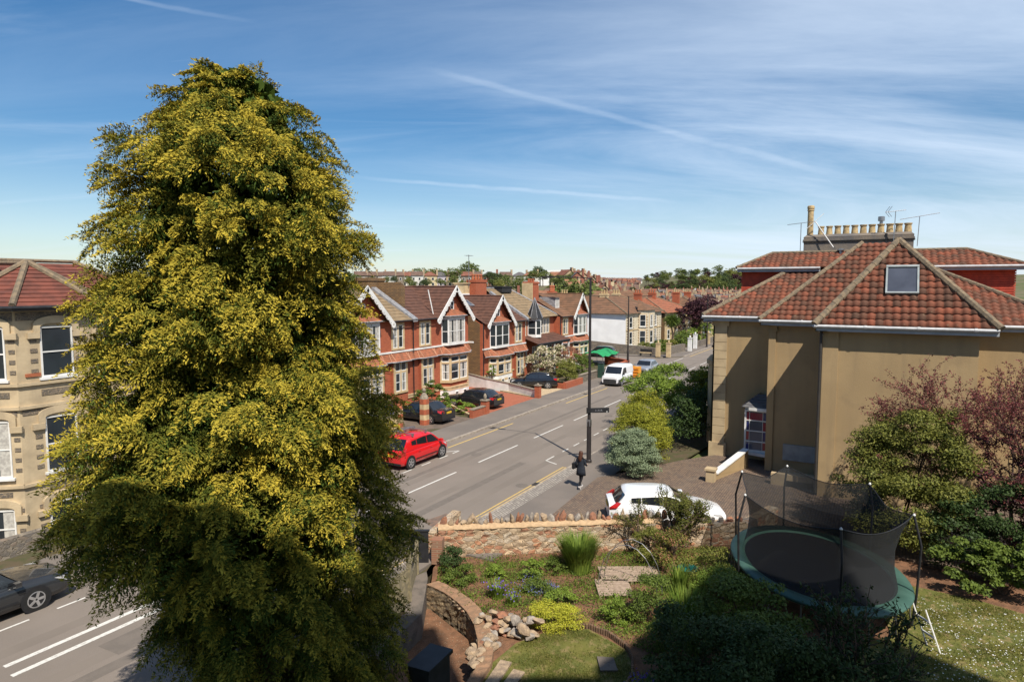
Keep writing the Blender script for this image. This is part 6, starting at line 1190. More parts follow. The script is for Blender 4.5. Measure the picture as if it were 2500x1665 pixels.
# retaining strip of concrete beside the sunken path
slab('path', [(16.6, 12.55), (16.2, 12.2), (14.3, 11.0), (9, 10.2), (9, 10.75), (14.1, 11.45), (15.9, 12.7)], -1.0, .12, CONC)
def fence(label, a, b, h, z, name='trellis_fence', boards=True):
    a, b = Vector((*a, z)), Vector((*b, z)); t = thing(name, label, 'fence', tuple(a)); d = (b-a).normalized(); n = Vector((-d.y, d.x, 0)); L = (b-a).length
    m = MB(a, d, n)
    k = int(L/.13)
    if boards:
        for i in range(k): m.box(L*i/k+.005, L*(i+1)/k-.008, -.01+.004*(i % 2), .012, 0, h-.45)
        m.build('panel', WOODL, t)
    q = MB(a, d, n); q.box(0, L, -.02, .02, h-.05, h); q.box(0, L, -.02, .02, h-.47, h-.43); z0 = h-.45; zz = .42
    kk = int(L/.11)
    for i in range(kk): x = L*i/kk; q.add([(x, .016, z0), (x+.025, .016, z0), (min(L, x+.025+zz), .016, z0+zz), (min(L, x+zz), .016, z0+zz), (x, .024, z0), (x+.025, .024, z0), (min(L, x+.025+zz), .024, z0+zz), (min(L, x+zz), .024, z0+zz)], [(0, 1, 2, 3), (7, 6, 5, 4)])
    q.build('trellis', WOODL, t)
    for i in range(int(L/1.8)+1): p = MB(a, d, n); p.box(1.8*i-.05, 1.8*i+.05, -.06, .05, -.1, h+.08); p.build('post', WOODL, t)
    return t
fence('weathered timber fence with trellis top on the left of the concrete strip', (14.7, 11.75), (7.8, 10.95), 1.55, .05)
fence('dark sloping fence panel between the conifer and the gate', (16.5, 12.85), (14.75, 11.8), 1.0, .05, boards=True)
# curved dark rubble retaining wall
cw = thing('curved_wall', 'curved dark rubble retaining wall around the sunken path', 'wall', (14.7, 9.5, -.6)); cp = [Vector(p) for p in ((15.8, 11.95, 0), (15.65, 11.2, 0), (15.35, 10.5, 0), (14.98, 9.9, 0), (14.5, 9.35, 0), (13.9, 8.85, 0), (13.3, 8.45, 0), (12.8, 8.2, 0), (12.0, 8.05, 0))]
m = MB(); V = []; r = random.Random(9); M_ = []
for i in range(len(cp)-1):
    for q in range(6): M_.append(cp[i].lerp(cp[i+1], q/6))
M_.append(cp[-1]); rn = 10
for j in range(rn+1):
    for p in M_: V.append((p.x+r.uniform(-.025, .025), p.y+r.uniform(-.025, .025)+.02, -.75+.9*j/rn))
kk = len(M_); F = [(j*kk+i, j*kk+i+1, (j+1)*kk+i+1, (j+1)*kk+i) for j in range(rn) for i in range(kk-1)]; m.add(V, F); V = [(p.x, p.y+.02, .14) for p in M_]+[(p.x+.33, p.y-.22, .16+r.uniform(-.02, .02)) for p in M_]+[(p.x+.36, p.y-.24, -.1) for p in M_]; m.build('masonry', RUBD, cw); m = MB(); m.add(V, [(i, i+1, kk+i+1, kk+i) for i in range(kk-1)]+[(kk+i, kk+i+1, 2*kk+i+1, 2*kk+i) for i in range(kk-1)]); m.build('ledge', mat('sandy_ledge', (.33, .19, .11), (.24, .15, .09), .95, 6, .6, 30), cw)
RR = [rockmesh(20+i, (1, .9, .7)) for i in range(9)]
def rocks(pts, label, group, lo_, hi_, mats_=STN, z=0.):
    for j, (x, y, zz) in enumerate(pts):
        s_ = rnd.uniform(lo_, hi_); o = putrock('loose_stone', rnd.choice(RR), (x, y, z+zz+s_*.4), (rnd.uniform(-.3, .3), rnd.uniform(-.3, .3), rnd.uniform(0, 6)), (s_*rnd.uniform(.8, 1.3), s_, s_*rnd.uniform(.6, 1.)), rnd.choices(mats_, (6, 2, 3))[0]); tag(o, label, 'stone', group)
pts = [(14.95+rnd.uniform(-.35, .3)+.1*i*0, 9.3-1.7*(i/46)+rnd.uniform(-.12, .12), rnd.choice((0, .12, .26))) for i in range(46)]+[(14.9-2.0*(i/30)+rnd.uniform(-.12, .12), 9.05-.55*(i/30)+rnd.uniform(-.45, .15), rnd.choice((0, .1))) for i in range(30)]
rocks(pts, 'pale broken stone in the heap where the curved wall meets the flower bed', 'stones heaped at the end of the curved wall', .12, .23)
pts = [(15.1+.95*f+rnd.uniform(-.05, .05), 10.0+1.7*f, 0.02) for f in [i/22 for i in range(22)]]
rocks(pts, 'small pale stone in the row edging the bed beside the curved wall', 'stones edging the upper bed', .05, .1)
for x, y, a_, l_ in ((12.95, 7.7, .15, 'left of the two stone slabs set in the lawn edge'), (12.75, 7.25, .1, 'right of the two stone slabs set in the lawn edge')):
    m = MB((x, y, 0), (math.cos(a_), math.sin(a_), 0), (-math.sin(a_), math.cos(a_), 0)); m.box(-.5, .55, -.16, .14, 0, .09); tag(m.build('stone_slab', STN[0]), l_, 'slab')
m = MB((14.6, 5.55, 0), (.8, .6, 0), (-.6, .8, 0)); m.prism([(-.3, -.2), (.25, -.25), (.35, .15), (-.25, .22)], .03, .09); tag(m.build('stepping_stone', CONC), 'flat stepping stone lying in the lawn by the log edging', 'stone')
# log roll edging
ed = thing('log_edging', 'low log roll edging curving between the lawn and the beds', 'edging', (15.7, 6.6, 0)); ep = [Vector(p) for p in ((15.35, 7.6, 0), (15.75, 7.1, 0), (16.05, 6.6, 0), (15.95, 6.0, 0), (15.6, 5.4, 0), (15.1, 5.05, 0), (14.5, 4.85, 0), (13.6, 4.8, 0))]
m = MB(); q = 0
for i in range(len(ep)-1):
    k = max(1, int((ep[i+1]-ep[i]).length/.075))
    for j in range(k): p = ep[i].lerp(ep[i+1], j/k); m.lathe((p.x, p.y, -.02), [(.036, 0), (.036, .17+rnd.uniform(-.02, .02)), (.02, .19)], 7)
m.build('logs', mat('log_timber', (.2, .12, .075), (.13, .085, .055), .9, 9, .3), ed)
# slatted pallets used as a path
def pallet(x, y, a_, w_, h_, label, n_=9):
    t = thing('wooden_pallet', label, 'pallet', (x, y, 0), a_); m = MB()
    for i in range(n_): m.box(-w_/2, w_/2, -h_/2+h_*i/n_+.012, -h_/2+h_*(i+1)/n_-.012, .09, .115)
    m.build('slats', WOODP, t, local=True); m = MB()
    for x_ in (-w_/2, -.05, w_/2-.1): m.box(x_, x_+.1, -h_/2, h_/2, .0, .088)
    m.build('bearers', WOODL, t, local=True)
pallet(19.7, 6.75, -1.05, 1.9, 1.1, 'upper pale slatted pallet lying on the bed by the rubble wall'); pallet(18.55, 6.85, -1.05, 1.05, 1.1, 'lower pale slatted pallet nearer the camera on the bed')
m = MB(); m.lathe((20.6, 5.1, .25), [(.05, 0), (.3, .02), (.33, .06), (.28, .1), (.05, .12)], 18); tag(m.build('plastic_tub', mat('teal_plastic', (.02, .16, .12), None, .5, 5)), 'round teal green plastic tub lying among the shrubs', 'tub')
m = MB()
for k2 in range(2): m.tube([(18.5+k2*.5, 6.0+1.9*math.cos(math.pi*j/10)*.5+.4, 1.55*math.sin(math.pi*j/10)) for j in range(11)], .012, 5)
tag(m.build('wire_arch', METAL), 'thin wire hoop arch over the pallets', 'arch')
m = MB(); m.box(8.9, 10.55, 7.35, 8.05, -.6, 2.0); t = thing('dark_bin_store', 'black flat topped store at the bottom edge beside the sunken path', 'cabinet', (9.7, 7.7, -.6)); m = MB(); m.prism([(9.95, 7.5), (10.75, 7.55), (10.7, 8.0), (9.9, 7.95)], -.6, 1.75); m.build('case', DARKP, t)
m = MB(); m.prism([(9.9, 7.45), (10.8, 7.5), (10.75, 8.05), (9.85, 8.0)], 1.75, 1.83); m.build('lid', DARKP, t)
# plants of the bed
def blades(name, label, cat, c, n, h_, spread, m_, seed, wd=.018, flowers=None, lean=.5, kind=None, group=None):
    rg_ = np.random.RandomState(seed); V = []; F = []; T = []; a = rg_.rand(n)*6.283; r0 = spread*np.sqrt(rg_.rand(n))*.35; hh = h_*(.6+.5*rg_.rand(n)); L = lean*hh*(.3+.9*rg_.rand(n)); dx, dy = np.cos(a), np.sin(a); b = np.c_[c[0]+r0*dx, c[1]+r0*dy, np.full(n, c[2])]; sx_, sy_ = -dy, dx; w_ = wd*(.7+.6*rg_.rand(n))
    rows_ = []
    for f in (0, .4, .75, 1.0):
        ctr = b+np.c_[dx*L*f**2, dy*L*f**2, hh*(f-.18*f*f*lean)]; ww = w_*(1-f**2*.9)
        rows_.append((ctr-np.c_[sx_*ww, sy_*ww, 0*ww], ctr+np.c_[sx_*ww, sy_*ww, 0*ww]))
    V = np.stack([p for q in rows_ for p in q], 1).reshape(-1, 3); base = (np.arange(n)*8)[:, None]; F = np.concatenate([base+np.array([0, 1, 3, 2])+2*k for k in range(3)]); T = np.tile(rg_.rand(n), 3)
    t = thing(name, label, cat, tuple(c), group=group); mkmesh('blades', V, F.astype(np.int32), m_, t, tint=T)
    if flowers: P = np.array(c)+np.c_[rg_.randn(flowers[1])*spread*.4, rg_.randn(flowers[1])*spread*.4, h_*(.75+.2*rg_.rand(flowers[1]))]; V, F = cards(P, unit(rg_, len(P)), unit(rg_, len(P)), np.full(len(P), flowers[2]), np.full(len(P), flowers[2]*.8)); mkmesh('flowers', V, F, flowers[0], t)
    return t
GBL = leaf('grass_green_blades', (.09, .16, .02), (.07, .12, .02), (.24, .32, .05)); IRF = leaf('violet_petals', (.2, .13, .5), (.15, .1, .42), (.3, .2, .6))
blades('grass_clump', 'tall upright bright green grass clump in front of the rubble wall', 'grass', (19.3, 8.35, 0), 2600, 1.15, 1.1, GBL, 1, lean=.42)
blades('iris_clump', 'violet iris clump above the heap of pale stones', 'flower', (16.4, 9.75, 0), 160, .5, .6, GBL, 2, flowers=(IRF, 60, .06)); blades('iris_clump', 'small violet iris group right of the larger clump in the bed', 'flower', (16.2, 9.1, 0), 100, .4, .4, GBL, 3, flowers=(IRF, 40, .05))
blades('iris_clump', 'violet iris in the shade near the bottom edge, right of the log edging', 'flower', (13.9, 4.4, 0), 150, .5, .5, GBL, 4, flowers=(IRF, 60, .06))
blades('sword_leaves', 'tall upright sword leaved clump among the dark shrubs', 'plant', (17.2, 4.2, 0), 420, 1.15, 1.3, GBL, 5, wd=.022, lean=.3); blades('sword_leaves', 'smaller sword leaved clump behind the teal lid', 'plant', (19.2, 5.0, 0), 160, .95, .6, GBL, 6, wd=.025, lean=.3)
LIME = leaf('lime_yellow_leaves', (.3, .33, .03), (.22, .26, .025), (.55, .52, .05), .2)
shrub('lime_shrub', 'low lime yellow mound at the front of the flower bed', 'shrub', [(15.75, 7.65, .2, .55, .8, .35), (16.0, 7.2, .2, .45, .5, .3)], 12000, .035, LIME, 50, z=0, sub=60, subr=.3)
for i, (x, y, r, h_, mm, lb) in enumerate([(17.2, 11.9, .55, .55, LD, 'dark green shrub by the brick pier'), (16.7, 11.2, .45, .4, LG, 'low green plant right of the dark shrub by the pier'), (18.2, 9.6, .5, .35, LB, 'leafy green plant at the foot of the rubble wall, middle'), (18.9, 9.0, .4, .3, LG, 'green plant just left of the tall grass clump'), (17.6, 10.6, .4, .25, LB, 'low plant at the foot of the rubble wall, left part'),
                                          (21.3, 6.6, .6, .8, LO, 'brownish climber on the right part of the rubble wall'), (21.0, 5.7, .7, .9, [LO, LR], 'reddish brown shrub right of the pallets'), (20.2, 4.3, .9, .9, LO, 'olive shrub left of the trampoline rim'), (19.0, 3.7, .9, .8, LB, 'bright green shrub in front of the trampoline'), (17.6, 5.4, .8, .9, LG, 'dense green shrub behind the log edging'), (16.9, 6.1, .5, .45, LB, 'low green plant between lime mound and dense shrub'),
                                          (16.9, 7.9, .5, .3, LB, 'green ground plant behind the lime mound'), (17.4, 8.8, .5, .25, LG, 'spreading green plant in the middle of the bed'), (15.6, 4.2, .8, .8, LG, 'green shrub right of the corner of the log edging')]):
    shrub('bed_plant', lb, 'plant', [(x, y, h_*.6, r, r, h_*.8)], int(5500*r*(.5+h_)), .055, mm, 60+i, z=0, sub=26, subr=.36, stems=3, group='plants of the flower bed')
# tall thin stems leaning on the wall at its right end
branchy('thin leafy rambler rising over the right end of the rubble wall', (21.9, 6.0, 0), 2.7, .5, LO, 71, 14000, .055, name='rambling_rose', depth=4, dens=1.)
# dark shrubs in the shade at the bottom right
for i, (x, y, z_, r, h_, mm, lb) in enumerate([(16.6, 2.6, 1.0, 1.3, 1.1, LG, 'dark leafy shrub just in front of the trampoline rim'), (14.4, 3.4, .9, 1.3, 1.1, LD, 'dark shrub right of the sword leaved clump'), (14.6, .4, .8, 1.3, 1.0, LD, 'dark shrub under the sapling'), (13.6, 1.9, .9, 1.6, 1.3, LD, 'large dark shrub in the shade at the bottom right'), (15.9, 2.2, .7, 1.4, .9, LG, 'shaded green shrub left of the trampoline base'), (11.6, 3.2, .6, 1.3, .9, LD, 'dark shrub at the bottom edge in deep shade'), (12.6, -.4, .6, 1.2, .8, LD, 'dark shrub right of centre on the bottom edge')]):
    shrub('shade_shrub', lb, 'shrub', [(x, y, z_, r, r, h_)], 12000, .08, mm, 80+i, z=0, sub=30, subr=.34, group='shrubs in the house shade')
branchy('thin leafy sapling standing in front of the trampoline', (15.6, .3, 0), 3.0, .42, LD, 90, 2600, .1, name='sapling', depth=4)
# ground cover and lawn blades, daisies
def scatter(name, label, cat, poly, n, size, m_, seed, z=.02, up=1., asp=.5, h_=.08, flat=False):
    rg_ = np.random.RandomState(seed); P = np.array(poly, float); lo_, hi_ = P.min(0), P.max(0); Q = lo_+rg_.rand(n*3, 2)*(hi_-lo_); ins = np.zeros(len(Q), bool)
    for i in range(len(P)):
        a, b = P[i], P[(i+1) % len(P)]; c = (a[1] > Q[:, 1]) != (b[1] > Q[:, 1]); ins ^= c & (Q[:, 0] < (b[0]-a[0])*(Q[:, 1]-a[1])/(b[1]-a[1]+1e-12)+a[0])
    Q = Q[ins]; dens = np.sin(Q[:, 0]*2.3+seed)*np.cos(Q[:, 1]*1.9+seed*2)+np.sin(Q[:, 0]*5.1+Q[:, 1]*4.3)*.6; Q = Q[dens+rg_.randn(len(Q))*.8 > (.15 if not flat else -9)][:n]; k = len(Q)
    C = np.c_[Q, z+h_*rg_.rand(k)]; D = unit(rg_, k)*np.array([.6, .6, 1]); D[:, 2] = np.abs(D[:, 2])*up; nn = unit(rg_, k)+np.array([0, 0, .4])
    if flat: D[:, 2] *= .1; nn = np.tile([0, 0, 1.], (k, 1))
    V, F = cards(C, D, nn, size*(.6+.8*rg_.rand(k)), size*asp*(.6+.8*rg_.rand(k))); o = mkmesh(name, V, F, m_, tint=rg_.rand(k)); tag(o, label, cat, kind='stuff'); return o
BED = [(15.0, 9.6), (15.9, 11.7), (17.7, 12.8), (22.2, 6.6), (24, 3.8), (20, 2.8), (15.5, 4.2), (16.1, 6.6), (15.4, 7.7), (15.5, 9)]
scatter('ground_cover', 'low weeds and leafy ground cover over the flower bed', 'ground cover', BED, 36000, .055, LB, 1); scatter('bed_weeds', 'darker low weeds in the flower bed', 'ground cover', BED, 17000, .06, LG, 2, h_=.15)
scatter('blue_ground_flowers', 'tiny grey blue flowers in the flower bed', 'flowers', [(17.2, 9.8), (18.4, 9.6), (17.6, 8.2), (16.8, 8.6)], 900, .04, MATS['blue_flowers'], 3, z=.12)
GR = leaf('lawn_blades', (.11, .14, .02), (.09, .11, .02), (.24, .22, .06), .3)
scatter('lawn_grass', 'short grass blades of the front lawn', 'grass', [(13.0, 8.0), (14.4, 7.9), (15.3, 7.5), (15.9, 6.6), (15.5, 5.4), (14.6, 4.9), (10, 4.6), (10, 8)], 26000, .07, GR, 5, z=.04, up=1.4, asp=.16, h_=.03)
RL = [(22.2, -.4), (23.3, -.9), (23.1, -3), (22.8, -3.9), (22.5, -8), (11, -6), (11, -1), (14.2, .6), (19.7, -.9)]
scatter('lawn_grass', 'grass blades of the lawn right of the trampoline', 'grass', RL, 60000, .08, GR, 6, z=.04, up=1.4, asp=.16, h_=.03)
scatter('daisies', 'white daisies scattered over the right hand lawn', 'flowers', [(22.4, -1.2), (22.6, -3.4), (22.2, -6), (15.5, -6), (15.5, -1.2), (19, -1.4)], 1500, .036, WHITEP, 7, z=.11, asp=.9, h_=.01, flat=True)
scatter('fallen_leaves', 'dry leaves and crumbs on the soil of the sunken path', 'leaf litter', [(10, 8.5), (13, 8.5), (14.6, 9.6), (15.6, 11.6), (14.2, 11.3), (10, 10)], 500, .04, STN[0], 8, z=-.59, h_=.01, flat=True)
# ---------------- trampoline ----------------
tp = thing('trampoline', 'large oval trampoline with black safety net and green padded rim', 'trampoline', (21.3, 1.5, 0)); C0 = Vector((21.35, 1.45, 0)); U1 = Vector((.865, .502, 0)); U2 = Vector((-.502, .865, 0)); AA, BB = 3.15, 2.3
def el(f, a, z, k=1.): return C0+U1*(AA*f*math.cos(a)*k)+U2*(BB*f*math.sin(a)*k)+Vector((0, 0, z))
NS = 64
def ring(parts): m = MB(); V = [tuple(el(f, 2*math.pi*i/NS, z)) for f, z in parts for i in range(NS)]; m.add(V, [(j*NS+i, j*NS+(i+1) % NS, (j+1)*NS+(i+1) % NS, (j+1)*NS+i) for j in range(len(parts)-1) for i in range(NS)]); return m
PAD = mat('green_pad_vinyl', (.06, .125, .098), (.045, .1, .078), .45, 2, .1); MESHM = mat('jumping_mat', (.014, .014, .016), None, .8, 9)
ring([(1.0, .86), (1.015, .93), (1.0, .97), (.93, .99), (.85, .97), (.83, .93)]).build('pad', PAD, tp, smooth=True); m = ring([(.84, .93), (.4, .91)]); c = len(m.V); m.V.append(el(0, 0, .905)); m.F += [[NS+i, NS+(i+1) % NS, c] for i in range(NS)]; m.mi += [0]*NS; m.build('jumping_mat', MESHM, tp)
MB().tube([tuple(el(.98, 2*math.pi*i/48, .86)) for i in range(49)], .03, 6).build('frame', METAL, tp)
for i in range(6):
    a = 2*math.pi*(i+.15)/6
    for s_ in (-.18, .18): p, q = el(.98, a+s_, .86), el(1.0, a+s_, 0); MB().tube([tuple(p), tuple(q)], .025, 6).build('leg', METAL, tp)
NET = bpy.data.materials.new('safety_net'); NET.use_nodes = True; t_ = NET.node_tree; b_ = t_.nodes['Principled BSDF']; b_.inputs['Base Color'].default_value = (.012, .013, .014, 1); b_.inputs['Roughness'].default_value = .9; tr_ = N(t_, 'ShaderNodeBsdfTransparent'); mx_ = N(t_, 'ShaderNodeMixShader'); mx_.inputs[0].default_value = .74; t_.links.new(tr_.outputs[0], mx_.inputs[1]); t_.links.new(b_.outputs[0], mx_.inputs[2]); t_.links.new(mx_.outputs[0], t_.nodes['Material Output'].inputs[0])
TW = [R(q) for q in (92, 40, -10, -72, -128, 160)]
def top(a):
    ds = sorted((abs((a-b+math.pi) % (2*math.pi)-math.pi) for b in TW))[:1][0]; return 3.12-.26*math.sin(min(1, ds/.55)*math.pi/2), .96-.14*math.sin(min(1, ds/.55)*math.pi/2)
V = []; NN = 96
for i in range(NN):
    a = 2*math.pi*i/NN; zt, ft = top(a)
    for f in (0, .25, .5, .75, 1): V.append(tuple(el(.86-.07*math.sin(math.pi*f)+(ft-.86)*f**2, a, .95+(zt-.95)*f)))
mkmesh('safety_net', V, [(i*5+j, ((i+1) % NN)*5+j, ((i+1) % NN)*5+j+1, i*5+j+1) for i in range(NN) for j in range(4)], NET, tp)
MB().tube([V[(i % NN)*5+4] for i in range(NN+1)], .013, 5).build('net_cord', DARKP, tp)
for i, a in enumerate(TW):
    m = MB(); m.tube([tuple(el(1.0, a, 0)), tuple(el(1.03, a, .9)), tuple(el(1.05, a, 2.3)), tuple(el(.97, a, 3.12))], .032, 8); p_ = m.build('pole', DARKP, tp); q = el(.97, a, 3.12); m = MB(); m.lathe((q.x, q.y, 3.1), [(.03, 0), (.04, .03), (.02, .07)], 8); m.build('pole_cap', WHITEP, p_)
# ladder
la = thing('trampoline_ladder', 'small white ladder with red marks leaning on the trampoline rim', 'ladder', (19.9, -1.2, 0)); b0 = Vector((19.95, -1.2, .9)); b1 = Vector((19.45, -1.55, 0)); sd_ = Vector((.35, .28, 0))*.5
m = MB(); m.tube([tuple(b0-sd_), tuple(b1-sd_)], .018, 5); m.tube([tuple(b0+sd_), tuple(b1+sd_)], .018, 5); m.build('rail', WHITEP, la)
for f in (.3, .65): c = b0.lerp(b1, f); m = MB(); m.tube([tuple(c-sd_), tuple(c+sd_)], .03, 5); m.build('rung', WHITEP, la)
# ---------------- trees of the middle distance and the town ----------------
rt = random.Random(77)
def treeproto(seed, m_, R_=4., H_=8., n=2600, sz=.42):
    rg_ = np.random.RandomState(seed); bl = [(rg_.randn()*R_*.28, rg_.randn()*R_*.28, H_*(.48+.3*rg_.rand()), R_*(.5+.2*rg_.rand()), R_*(.5+.2*rg_.rand()), H_*(.2+.07*rg_.rand())) for _ in range(6)]+[(0, 0, H_*.72, R_*.6, R_*.6, H_*.26)]
    V, F, T = leafcloud(bl, n, sz, seed, 18, .34); return V, F, T, m_
FARG = leaf('distant_green_leaves', (.07, .1, .025), (.05, .075, .02), (.16, .19, .05), .2, .8); FARD = leaf('distant_dark_leaves', (.03, .05, .018), (.04, .06, .02), (.08, .11, .035), .2, .8); FARY = leaf('distant_yellow_green_leaves', (.12, .14, .03), (.09, .11, .025), (.24, .24, .06), .2, .8)
TP = {}
def tree_at(x, y, s_, kind, label, z=None, group='trees scattered through the town', name='deciduous_tree', seed=0):
    key = (kind.name, seed % 3)
    z = hgt(x, y)-.1 if z is None else z
    if key not in TP:
        t = thing(name, label, 'tree', (0, 0, 0), group=group); V, F, T, m_ = treeproto(100+len(TP), kind); c = mkmesh('crown', V, F, m_, t, tint=T); m = MB(); m.tube([(0, 0, -.5), (.1, 0, 3.2), (.6, .4, 6)], .25, 6, .08); m.tube([(.05, 0, 2.6), (-1.2, .5, 4.8)], .12, 5, .05); k = m.build('trunk', BARK, t); TP[key] = (t, c, k); r = t
    else:
        t, c, k = TP[key]; r = t.copy(); sc.collection.objects.link(r)
        for o in (c, k): q = o.copy(); sc.collection.objects.link(q); q.parent = r
    r.name = name; r.location = (x, y, z); r.scale = (s_, s_, s_*rt.uniform(.85, 1.1)); r.rotation_euler.z = rt.uniform(0, 6.28); tag(r, label, 'tree', group); return r
def pol(px_src, r): a = R(29.4)-math.atan((px_src-1250)/1600); return r*math.cos(a), r*math.sin(a)
for px, r, s_, k, lab in [(1702, 111, 1.0, LC, 'big dark copper beech rising beside the beige house roof corner'), (1724, 117, 1.0, LC, 'second copper beech crown close behind the first'), (1480, 128, 1.2, LC, 'dark copper tree behind the tile roofs left of the second lamp'), (1504, 138, 1.1, LC, 'smaller copper tree right of the other behind the roofs'),
                     (1395, 118, 1.28, FARG, 'green tree behind the brick villa gable, left of the tall lamp'), (1425, 125, 1.35, FARG, 'green tree crown directly behind the tall lamp post'), (1450, 132, 1.3, FARG, 'green tree right of the tall lamp behind the roofs'), (1300, 150, 1.0, FARY, 'small bright tree between chimneys of the brick villas'), (1250, 160, 1.05, FARG, 'green tree behind the chimney of the second villa'), (1225, 150, .75, FARD, 'dark tree behind the second villa'), (1135, 150, 1.15, FARG, 'green tree right of the first white gable peak'), (1000, 165, .8, FARY, 'yellow green tree behind the brown roof ridge')]:
    x, y = pol(px, r); tree_at(x, y, s_, k, lab, group='trees behind the villas', name='copper_beech' if k is LC else 'garden_tree', seed=rt.randrange(3))
# cabbage palm by the cream villa
t = thing('cabbage_palm', 'cabbage palm with drooping green head before the cream villas', 'palm', (96, 26.9, 0)); m = MB(); m.tube([(96, 26.9, 0), (96.1, 26.8, 2.0), (95.9, 27.0, 3.6)], .16, 7, .1); m.tube([(96.1, 26.8, 1.8), (96.5, 26.4, 3.2)], .1, 6, .08); m.build('trunk', BARK, t)
rg_ = np.random.RandomState(4); n = 900; d = unit(rg_, n); d[:, 2] = d[:, 2]*.8+.1; C = np.array([96, 26.9, 4.2])+d*(.4+.75*rg_.rand(n))[:, None]; C[:, 2] -= .35*rg_.rand(n); V, F = cards(C, d-np.array([0, 0, .5]), unit(rg_, n), np.full(n, .9), np.full(n, .09)); mkmesh('crown', V, F, LG, t, tint=rg_.rand(n))
# ---- houses of the town ----
HW = {n_: mat(n_, c, tuple(v*.85 for v in c), .9, .5) for n_, c in {'far_white_wall': (.62, .6, .55), 'far_cream_wall': (.56, .46, .28), 'far_grey_stone_wall': (.24, .2, .16), 'far_lilac_wall': (.5, .46, .52), 'far_brick_wall': (.3, .12, .08), 'far_buff_wall': (.42, .32, .2)}.items()}
HR_ = {n_: mat(n_, c, tuple(v*.7 for v in c), .9, .8) for n_, c in {'far_red_roof': (.24, .1, .065), 'far_brown_roof': (.16, .1, .075), 'far_orange_roof': (.3, .14, .08), 'far_slate_roof': (.14, .13, .13)}.items()}
WD = mat('far_window', (.03, .035, .04), None, .3, 4)
def farmesh(w_, d_, e, rr, hip, bay, gable):
    m = MB(); m.m = 0; m.box(0, w_, 0, d_, -4, e); m.m = 1
    if gable: m.add([(-.2, -.4, e-.1), (w_+.2, -.4, e-.1), (w_+.2, d_+.3, e-.1), (-.2, d_+.3, e-.1), (w_/2, -.4, rr), (w_/2, d_+.3, rr)], [(0, 4, 5, 3), (1, 2, 5, 4)]); m.m = 0; m.add([(0, 0, e), (w_, 0, e), (w_/2, 0, rr-.15)], [(0, 1, 2)])
    elif hip: m.add([(-.3, -.4, e), (w_+.3, -.4, e), (w_+.3, d_+.4, e), (-.3, d_+.4, e), (w_*.4, d_/2, rr), (w_*.6, d_/2, rr)], [(0, 1, 5, 4), (1, 2, 5), (2, 3, 4, 5), (3, 0, 4)])
    else: m.add([(0, -.4, e), (w_, -.4, e), (w_, d_+.4, e), (0, d_+.4, e), (0, d_/2, rr), (w_, d_/2, rr)], [(0, 1, 5, 4), (2, 3, 4, 5)]); m.m = 0; m.add([(w_, 0, e), (w_, d_, e), (w_, d_/2, rr-.1), (0, 0, e), (0, d_, e), (0, d_/2, rr-.1)], [(0, 1, 2), (3, 5, 4)])
    m.m = 3; m.box(w_-.4, w_+.35, d_*.35, d_*.6, e, rr+1.0)
    if bay: m.m = 0; m.prism([(.5, 0), (.9, -.8), (2.3, -.8), (2.7, 0)], -4, e*.48); m.m = 1; m.add([(.3, 0, e*.48), (.8, -1, e*.48), (2.4, -1, e*.48), (2.9, 0, e*.48), (1.0, 0, e*.6), (2.2, 0, e*.6)], [(0, 1, 4), (1, 2, 5, 4), (2, 3, 5)])
    return m
def wins(w_, e): return [(w_*.15, w_*.33, e*.6, e*.85), (w_*.62, w_*.8, e*.6, e*.85), (w_*.62, w_*.8, e*.12, e*.4), (w_*.2, w_*.42, e*.12, e*.4)]
FP = {}
def far_house(x, y, face, wall, roof, w_=6., d_=8., e=5.6, rr=8., hip=False, bay=False, gable=False, label='', group=None, detail=True, name='terraced_house', z=None):
    z = hgt(x, y) if z is None else z; key = (w_, d_, e, rr, hip, bay, gable, detail)
    if key not in FP:
        m = farmesh(*key[:7])
        if not detail:
            m.m = 2
            for a, b, c, d in wins(w_, e): m.add([(a, -.03, c), (b, -.03, c), (b, -.03, d), (a, -.03, d)], [(0, 1, 2, 3)])
        me = bpy.data.meshes.new('terraced_house'); me.from_pydata([tuple(v) for v in m.V], [], m.F)
        for _ in range(4): me.materials.append(WD)
        me.polygons.foreach_set('material_index', m.mi); FP[key] = me
    mk = (key, wall, roof)
    if mk not in FP: me = FP[key].copy(); me.materials[0] = HW[wall]; me.materials[1] = HR_[roof]; me.materials[2] = WD; me.materials[3] = HW['far_buff_wall'] if wall != 'far_brick_wall' else HW['far_brick_wall']; FP[mk] = me
    o = bpy.data.objects.new(name, FP[mk]); sc.collection.objects.link(o); o.location = (x, y, z); o.rotation_euler.z = face; tag(o, label, 'house', group)
    if detail:
        for a, b, c, d in wins(w_, e):
            wk = (round(b-a, 2), round(d-c, 2))
            if wk not in FP: q = MB(); q.box(0, b-a, -.06, .0, 0, d-c); q.m = 1; q.box(.12, b-a-.12, -.09, -.055, .12, d-c-.12); me = bpy.data.meshes.new('window'); me.from_pydata([tuple(v) for v in q.V], [], q.F); me.materials.append(WHITEP); me.materials.append(WD); me.polygons.foreach_set('material_index', q.mi); FP[wk] = me
            w2 = bpy.data.objects.new('window', FP[wk]); sc.collection.objects.link(w2); w2.parent = o; w2.location = (a, 0, c)
    return o
COLW = {'far_white_wall': 'white', 'far_cream_wall': 'cream', 'far_grey_stone_wall': 'grey stone', 'far_lilac_wall': 'lilac', 'far_brick_wall': 'red brick', 'far_buff_wall': 'buff'}; COLR = {'far_red_roof': 'red', 'far_brown_roof': 'brown', 'far_orange_roof': 'orange', 'far_slate_roof': 'slate'}
